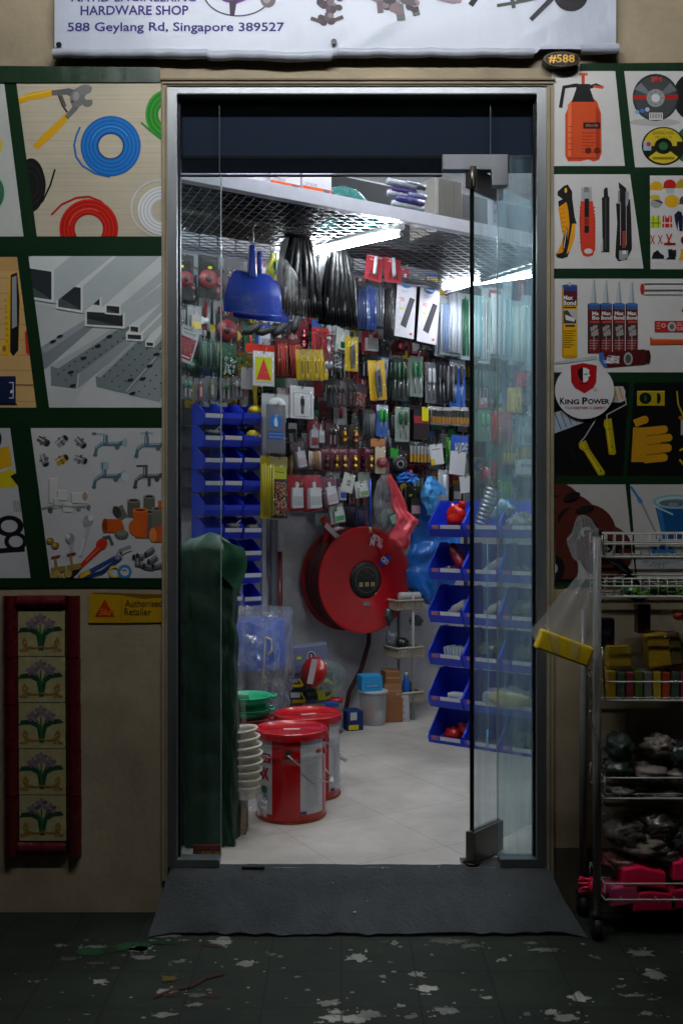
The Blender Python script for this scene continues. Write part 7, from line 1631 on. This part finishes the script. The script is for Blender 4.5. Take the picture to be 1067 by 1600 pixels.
t = thing('tool_case_stand', 'dark tin under the flat blue tool case behind the drum', 'tin', (Vector(td(508,1100,4.55)).x-.01, 4.55-D-.01, FLOOR+.001), 0); hh = HC-(1100-CY)/F*4.55-FLOOR-.014; m = MB('metal','4a4c50'); m.lathe([(0,0),(.035,0),(.035,hh),(0,hh)], 20); m.build('tin_body', t); m = MB('print','6a2a24'); m.lathe([(.0355,hh*.2),(.0355,hh*.8)], 20, cap=False); m.build('wrapper', t)
# basket tower
p, d = onfloor(645, 1125); t = thing('basket_tower', 'cream three tier plastic basket tower on a pole right of the hose reel', 'basket stand', (p.x, p.y, FLOOR+.001), R(25)); H = HC-(928-CY)/F*d-FLOOR
m = MB('gloss','9a9a98'); m.tube([(0,0,0),(0,0,H)], .009, 10); m.tube([(.0,.16,0),(.0,.16,H)], .009, 10); m.build('pole', t)
for k, y in enumerate((938, 1012, 1082)):
    z = HC-(y-CY)/F*d-FLOOR; m = MB('plastic','a89f8c'); ins = (-.10,.055,-.01,.15)
    for (zz, g) in ((z,0),(z-.05,.010)):
        P = [(-.10+g,-.015+g,zz),(.055-g,-.015+g,zz),(.06-g,.0,zz),(.06-g,.13,zz),(.055-g,.15-g,zz),(-.10+g,.15-g,zz),(-.105+g,.13,zz),(-.105+g,.0,zz),(-.10+g,-.015+g,zz)]
        m.tube(P, .0065 if zz == z else .004, 6)
    for i in range(13): x = -.095+i*.0125; m.box(x,x+.006,-.016,-.012,z-.05,z)
    for i in range(13): y_ = -.005+i*.0125; m.box(.052,.056,y_,y_+.006,z-.05,z); m.box(-.099,-.095,y_,y_+.006,z-.05,z)
    m.box(-.095,.05,-.01,.14,z-.052,z-.049); m.build('basket', t)
t = thing('white_roll', 'white plastic roll lying on top of the basket tower', 'roll', td(640, 932, d+.04), R(25)); m = MB('plastic','b8b6b4'); m.lathe([(0,-.065),(.022,-.065),(.024,-.06),(.024,.055),(.02,.06),(0,.06)], 20, axis='x'); m.build('roll_body', t); m = MB('matte','77706a'); m.lathe([(.0,.0602),(.009,.0602)], 12, axis='x', cap=False); m.build('core', t)
for k, (px, py, c, lbb) in enumerate(((612,1000,'6a6c70','clear bag of cable hanging left of the basket tower, upper one'),(606,960,'4a4a4c','dark clear bag hanging between the hose reel and basket tower'),(628,1004,'1c1a18','black goods heaped in the middle basket of the tower'),(650,970,'3a3c38','round dark grey bundle behind the tower pole'),(636,1074,'26262a','dark goods in the lowest basket of the tower'))):
    t = thing('goods_bag', lbb, 'bag', td(px, py, d+.05), 0); m = MB('crinkle', c); m.ball((0,0,0), .035, .035, .05 if k < 2 else .028, 16, 10, .4, k+2); m.build('contents', t); m = MB('film'); m.ball((0,0,0), .043, .043, .06 if k < 2 else .034, 16, 10, .4, k+12); m.build('film', t)

# ------------------------------------------------------------------ green tarpaulin standing just inside the left pane
def tarp():
    cx, cy = (328-CX)/F*3.40, .29; zt = HC-(832-CY)/F*3.36
    t = thing('tarpaulin_cover', 'dark green tarpaulin draped over a tall stack just inside the left glass', 'tarpaulin', (cx, cy, FLOOR))
    H = zt-FLOOR; m = MB('cloth', '103422')
    def fn(u, v):
        a = u*6.2832; c, s_ = math.cos(a), math.sin(a); e = .28
        sx = abs(c)**e*(1 if c >= 0 else -1); sy = abs(s_)**e*(1 if s_ >= 0 else -1)
        top = 1 if v < .94 else max(.0, 1-((v-.94)/.06)**2*.98)
        w = .094 ; dd = .10
        bul = .020*max(0, 1-abs(v-.90)/.09) if c > .3 else 0
        fo = (.010*noise.noise(Vector((c*2.2, s_*2.2, v*2.2))) + .006*math.sin(a*7+v*5)*(1.1-v) + .007*noise.noise(Vector((c*6, s_*6, v*7))) - .010*abs(noise.noise(Vector((c*3.3+v*2, s_*3.3, v*5+4))))*(.6+v*.9) - .006*abs(math.sin(v*23+a*2.3+2*noise.noise(Vector((c*2,s_*2,v*3)))))**6)
        flare = .008*max(0, .12-v)/.12
        x = sx*(w+bul+fo+flare)*top; y = sy*(dd+fo+flare)*top
        z = v*H + (.012*noise.noise(Vector((x*20, y*20, 3))) if v > .9 else 0) - (.04*max(0, (x-.03)/.1) if v > .93 else 0)
        return (x, y, max(.002, z))
    m.sheet(84, 90, fn, closed=True); m.build('tarpaulin', t)
    m = MB('cloth', '1a5036'); m.sheet(18, 14, lambda u, v: (.05+.075*u+.012*math.sin(v*5), -.108-.018*math.sin(u*4+v*2)-.01*v, H-.02-v*(.10+.06*u)-.03*u)); m.build('loose_corner', t)
    m = MB('cloudy'); m.sheet(4, 30, lambda u, v: (.112+.016*u+.006*math.sin(v*17), -.10-.004*math.sin(v*9), .03+v*(H-.2))); m.build('clear_edge_film', t)
tarp()
t = thing('red_carton', 'small dim red and orange lettered carton at the foot of the tarpaulin', 'carton', td(325, 1331, 3.215)); m = MB('paper','501410'); m.box(-.048,.042,-.0,.016,-.012,.020); m.build('box_body', t, bevel=.001)
m = MB('print'); m.map = localmap(-.0006,.0002); m.rect(-.046,.018,.04,.010,'6a1c14'); m.text('BATTERY PACK',-.03,.016,.03,.011,'8a4a30'); m.text('SENTRY 1000',-.022,.002,.038,-.008,'a8801c',bold=.02); m.build('box_print', t)
# ------------------------------------------------------------------ wire trolley at the right, outside
def trolley():
    Yf, Yb = -.20, -.03; x0 = Xp(932, Yf); x1 = 1.62
    t = thing('wire_trolley', 'grey wire basket trolley on castors right of the door, crowded with bagged goods', 'trolley', (x0, Yf, 0)); L_ = x1-x0; Dp = Yb-Yf
    def zf(py): return Zp(py, Yf)
    for x in (0, L_):
        m = MB('gloss', '8c8c88'); m.tube([(x,0,.075),(x,0,zf(836))], .0125, 12); m.build('front_post', t)
        m = MB('gloss', '747470'); m.tube([(x,Dp,.075),(x,Dp,zf(960))], .011, 10); m.build('rear_post', t)
        m = MB('rubber', '111112'); m.tube([(x,0,zf(836)),(x,0,zf(826))], .0150, 12); m.build('post_cap', t)
    for x, y in ((0,0),(0,Dp),(L_,0),(L_,Dp)):
        c = MB('rubber', '17171a'); c.lathe([(.010,-.012),(.030,-.012),(.034,-.006),(.034,.006),(.030,.012),(.010,.012)], 18, cx=y+.012, cy=.0345, axis='x'); 
        c.T = None
        o = c.build('castor', t, loc=(x,0,0)); f = MB('metal', '77777a'); f.box(-.016,-.013,y-.008,y+.022,.03,.07); f.box(.013,.016,y-.008,y+.022,.03,.07); f.box(-.016,.016,y-.012,y+.022,.0702,.074); f.build('fork', o)
    # baskets
    def basket(pyt, pyb, mesh, slack=0):
        zt, zb = zf(pyt), zf(pyb); b = MB('gloss', 'b0b0a8'); r = .0026; xa, xb = .022, L_-.02; ya, yb = -.004, Dp
        for z in [zt, zb] + ([(zt+zb)/2+.004] if mesh else []):
            b.tube([(xa,ya,z),(xb,ya,z),(xb,yb,z),(xa,yb,z),(xa,ya,z)], r, 6)
        n = int((xb-xa)/.026) if mesh else int((xb-xa)/.05)
        for i in range(n+1):
            x = xa+(xb-xa)*i/n
            if mesh: b.tube([(x,ya-.001,zt),(x,ya-.001,zb)], .0014, 5); b.tube([(x,yb,zt),(x,yb,zb)], .0014, 5)
            b.tube([(x,ya,zb-.001),(x,yb,zb-.001)], .0012, 4)
        for k in range(4): y = ya+(yb-ya)*k/3; b.tube([(xa,y,zt),(xa,y,zb)], .0015, 5); b.tube([(xa,y,zb-.003),(xb,y,zb-.003)], .0015, 5)
        b.build('wire_basket', t)
    basket(834, 870, True); basket(904, 932, True); basket(1065, 1094, False); basket(1215, 1247, False); basket(1380, 1405, False)
    for z in (zf(834), zf(1380)): m.tube([(.0,0,z),(.022,-.004,z)], .003, 6)
    for P in ([(.012,-.012,zf(836)),(.016,-.013,zf(866))], [(.012,-.012,zf(1010)),(.020,-.013,zf(1085))]): m = MB('metal', '8e8e8a'); m.tube(P, .003, 6); m.build('clip', t)
    return t, x0, x1, zf
tt_, tx0, tx1, zf = trolley()
TYm = -.11
# chain hanging along the post
t = thing('steel_chain', 'steel link chain hanging down along the trolley front post', 'chain', at(920, 1048, -.215)); m = MB('metal', '8c8c90')
cp = [(920,1048),(921,1070),(922,1095),(921,1120),(924,1135),(931,1150),(937,1162),(941,1178),(942,1200),(941,1225),(943,1250),(942,1275)]
o = at(920, 1048, -.215); L0 = [at(x, y, -.222) - o for x, y in cp]; tot = []
for a, b in zip(L0, L0[1:]):
    n = max(1, int((b-a).length/.011))
    for i in range(n): tot.append(a+(b-a)*i/n)
for i, p in enumerate(tot):
    q = tot[min(i+1, len(tot)-1)]; d = (q-p).normalized() if (q-p).length > 0 else Vector((0,0,-1)); sd = (Vector((1,0,0)) if i % 2 else Vector((0,1,0))); ln = .0085
    P = [p + d*ln*math.cos(a*.785) + sd*.0042*math.sin(a*.785) for a in range(9)]; m.tube(P, .0013, 4, cap=False)
m.build('links', t)
# sponge in a clear bag hooked on the post
o = at(905, 812, -.24); t = thing('bagged_sponge', 'yellow sponge in a long clear bag hooked on the trolley post', 'sponge', o)
m = MB('cloudy')
OUT_L = [(903,806),(898,815),(893,832),(884,843),(886,852),(894,872),(904,880),(902,898),(889,915),(872,932),(850,960),(827,985),(838,1008),(848,1018)]
OUT_R = [(912,804),(925,812),(934,828),(937,845),(938,862),(936,880),(932,898),(936,915),(938,935),(938,960),(938,990),(937,1012),(930,1030),(925,1036)]
n = len(OUT_L)
def bg(u, v):
    f = v*(n-1); i = min(int(f), n-2); k = f-i; l = [OUT_L[i][q]*(1-k)+OUT_L[i+1][q]*k for q in (0,1)]; r = [OUT_R[i][q]*(1-k)+OUT_R[i+1][q]*k for q in (0,1)]
    px, py = l[0]+(r[0]-l[0])*u, l[1]+(r[1]-l[1])*u
    return px, py
def bgp(u, v, s):
    px, py = bg(u, v); th = .004+.020*math.sin(math.pi*u)*min(1, v*2); fold = .010*math.sin(u*17+v*3)*math.sin(math.pi*u)
    return at(px, py, -.24 - s*th - fold) - o
m.sheet(24, 44, lambda u, v: bgp(u, v, 1)); m.sheet(24, 44, lambda u, v: bgp(u, v, -.6)); m.build('clear_bag', t)
m = MB('cloth', 'd8b814'); a = at(845, 982, -.24)-o; b = at(926, 1012, -.24)-o
def sp(u, v):
    return None
dirv = (b-a).normalized(); up = Vector((-dirv.z*-1 if False else dirv.z*-1, 0, dirv.x)); L2 = (b-a).length; hgt = .058
T = Matrix(((dirv.x, 0, up.x, a.x), (0, 1, 0, a.y), (dirv.z, 0, up.z, a.z), (0, 0, 0, 1))); m.T = T
m.box(0, L2, -.022, .022, -hgt, 0); m.build('sponge', t, bevel=.006)
# goods in the baskets
def goods(name, label, cat, px, py, Y=TYm, rz=0, rx=0, ry=0, group=None): return thing(name, label, cat, at(px, py, Y), rz, group, rx=rx, ry=ry)
t = goods('bagged_sponge', 'clear wrapped yellow sponge standing behind the trolley post', 'sponge', 966, 1030); m = MB('cloth','a88c10'); m.box(-.038,.034,-.02,.02,-.022,.040); m.build('sponge', t, bevel=.005); m = MB('film'); m.ball((0,0,.01),.050,.03,.050,18,10,.2,3); m.build('clear_wrap', t)
t = goods('sponge_pack', 'large yellow sponge pack with glossy wrap, leaning in the trolley', 'sponge', 1032, 1022, ry=R(-8)); m = MB('cloth','a48408'); m.box(-.045,.022,-.03,.03,-.035,.065); m.build('sponge', t, bevel=.006); m = MB('cloth','5c5028'); m.box(.0225,.055,-.028,.03,-.034,.062); m.build('scourer', t, bevel=.004); m = MB('film'); m.ball((0,-.004,.015),.078,.045,.070,22,12,.18,7); m.build('clear_wrap', t)
t = goods('orange_cap', 'small orange cap showing in the upper right of the trolley', 'cap', 1060, 963); m = MB('plastic','b83a14'); m.ball((0,0,0),.018,.02,.012,14,8); m.build('cap', t); m = MB('film'); m.ball((-.015,0,-.01),.045,.035,.032,16,8,.4,4); m.build('wrap', t)
cols = ['b08a14','3f5a40','7a2c38','4c6420','6a6a68','a8941c','a0401c','3a5248','84303a','44602a','a8941c','5a2c50','3f5a40']
for i, c in enumerate(cols):
    t = goods('scourer_pack', f'coloured scourer pad standing on edge, {ORD[i]} from the post in the trolley row', 'scourer', 950+i*14, 1092, -.10, group='row of coloured scourer pads'); m = MB('cloth', c); m.box(-.011,.011,-.04,.04,.004,.088+rnd(-.002,.003)); m.build('pad', t, bevel=.003)
    m = MB('film'); m.box(-.0122,.0122,-.042,.042,.003,.091); m.build('wrap', t)
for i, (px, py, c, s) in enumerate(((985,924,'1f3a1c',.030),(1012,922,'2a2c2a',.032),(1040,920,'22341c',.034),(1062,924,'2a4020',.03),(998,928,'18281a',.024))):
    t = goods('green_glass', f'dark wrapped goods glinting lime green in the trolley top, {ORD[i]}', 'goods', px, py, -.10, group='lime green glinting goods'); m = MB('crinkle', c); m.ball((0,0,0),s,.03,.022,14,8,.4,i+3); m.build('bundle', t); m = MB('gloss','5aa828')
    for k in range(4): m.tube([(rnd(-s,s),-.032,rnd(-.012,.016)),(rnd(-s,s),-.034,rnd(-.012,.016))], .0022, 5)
    m.build('green_glint', t)  # lime glints on the wrap put in as bright green strips
t = goods('black_net', 'black cloth strap trailing diagonally behind the trolley upper basket', 'cloth', 955, 888, -.04); m = MB('cloth','0b0a0c'); m.sheet(10, 6, lambda u, v: (-.01+u*.10+v*.03, -.002-.01*math.sin(u*5), .025-u*.085-v*.012)); m.build('strap', t)
for i, (px, py, w_, h_, c) in enumerate(((946,985,.022,.055,'0c0e1c'),(1003,962,.020,.052,'3a0c12'),(1020,1000,.03,.04,'101012'))):
    t = goods('dark_box', ['navy block behind the trolley post on the second level','dark maroon upright pack on the trolley second level','black tray behind the yellow sponge pack'][i], 'pack', px, py, -.07); m = MB('plastic', c); m.box(-w_,w_,-.02,.02,-h_,h_*.7); m.build('pack_body', t, bevel=.003); m = MB('print','2a2a30'); m.box(-w_*.7,w_*.5,-.0208,-.0202,-h_*.3,h_*.1); m.build('label', t)
# bagged heaps lower down
def heap(lst, zpy, grp):
    for i, (px, py, rx_, rz_, c, lab) in enumerate(lst):
        t = goods('bagged_goods', lab, 'bag', px, py, -.10 + rnd(-.02,.01), group=grp); m = MB('crinkle', c); m.ball((0,0,0), rx_, .055, rz_, 22, 14, .35, px*.13); m.build('contents', t)
        m = MB('film'); m.ball((0,-.003,0), rx_*1.1, .062, rz_*1.12, 24, 14, .45, px*.13+2); m.build('clear_bag', t)
heap([(968,1168,.045,.040,'35483e','dark green bagged bundle left end of the trolley third level, upper'),(962,1200,.048,.030,'2c3c34','dark green bagged bundle left end of the trolley third level, lower'),(1028,1165,.050,.034,'7a7068','grey-brown bagged bundle in the upper middle of the third level'),(1058,1178,.04,.04,'2c3834','near black bagged bundle at the right edge, third level'),(1012,1206,.055,.026,'8a8078','pale grey bagged bundle resting on the third level wires, left one'),(1056,1208,.05,.026,'82786e','pale grey bagged bundle resting on the third level wires, right one'),(965,1232,.04,.018,'7a7870','flat clear bag squeezed between the wires at the post'),(1032,1238,.07,.016,'7c746a','flat grey bundle squeezed between the third level wires')], 0, 'bagged bundles on the trolley third level')
heap([(975,1300,.06,.040,'5a544e','grey bagged bundle on the trolley fourth level at the post'),(1030,1290,.06,.05,'4a443e','dark bagged bundle on the trolley fourth level, middle'),(1005,1320,.075,.032,'8c8278','long silver-grey bagged bundle across the trolley fourth level'),(970,1345,.05,.026,'7a4440','reddish bagged bundle low on the trolley fourth level'),(1040,1335,.05,.03,'4c4440','dark brown bagged bundle right side of the fourth level'),(1062,1310,.04,.04,'403a36','dark bagged bundle at the right picture edge, fourth level')], 0, 'bagged bundles on the trolley fourth level')
# pink mop heads and brushes on the lowest level
def mop(px, py, L2, rz_, lab, col='c01440', tip=False):
    t = goods('pink_brush', lab, 'brush', px, py, -.12, group='hot pink brushes'); m = MB('plastic', col); d = Vector((math.cos(rz_), 0, math.sin(rz_)))*L2
    if tip:
        for i in range(9): m.tube([(0,rnd(-.02,.02),-.018+i*.0045), (-.045+rnd(-.003,.003),rnd(-.025,.025),-.022+i*.0055)], [.004,.0035], 5)
        m.ball((-.0,0,0),.022,.03,.026,12,8,.2)
    else:
        m.prism([(0,-.030),(d.x*.5,-.026),(d.x,-.024+d.z),(d.x,.026+d.z),(d.x*.4,.034),(0,.026)], -.055, .03)
    m.build('pink_head', t, bevel=0 if tip else .006)
    m = MB('cloth', '8a0e2c'); m.ball((d.x*.5,0,d.z*.5-.012), L2*.5, .035, .018, 16, 8, .3, px); m.build('bristles', t)
mop(928, 1384, .05, 0, 'hot pink brush head poking out left of the trolley post', 'e81c54', True)
mop(964, 1362, .13, -.08, 'hot pink brush block on the lowest trolley level, left one', 'e01848')
mop(1042, 1352, .10, .1, 'hot pink brush block on the lowest trolley level, right edge', 'ee1e56')
mop(946, 1392, .08, .12, 'dusky pink brush near the lowest basket wire', 'b03a66')
mop(980, 1400, .13, .0, 'crimson brush pile at the bottom of the trolley', 'b81440')
mop(1036, 1396, .11, .05, 'crimson brush at the bottom right of the trolley', 'a8123c')
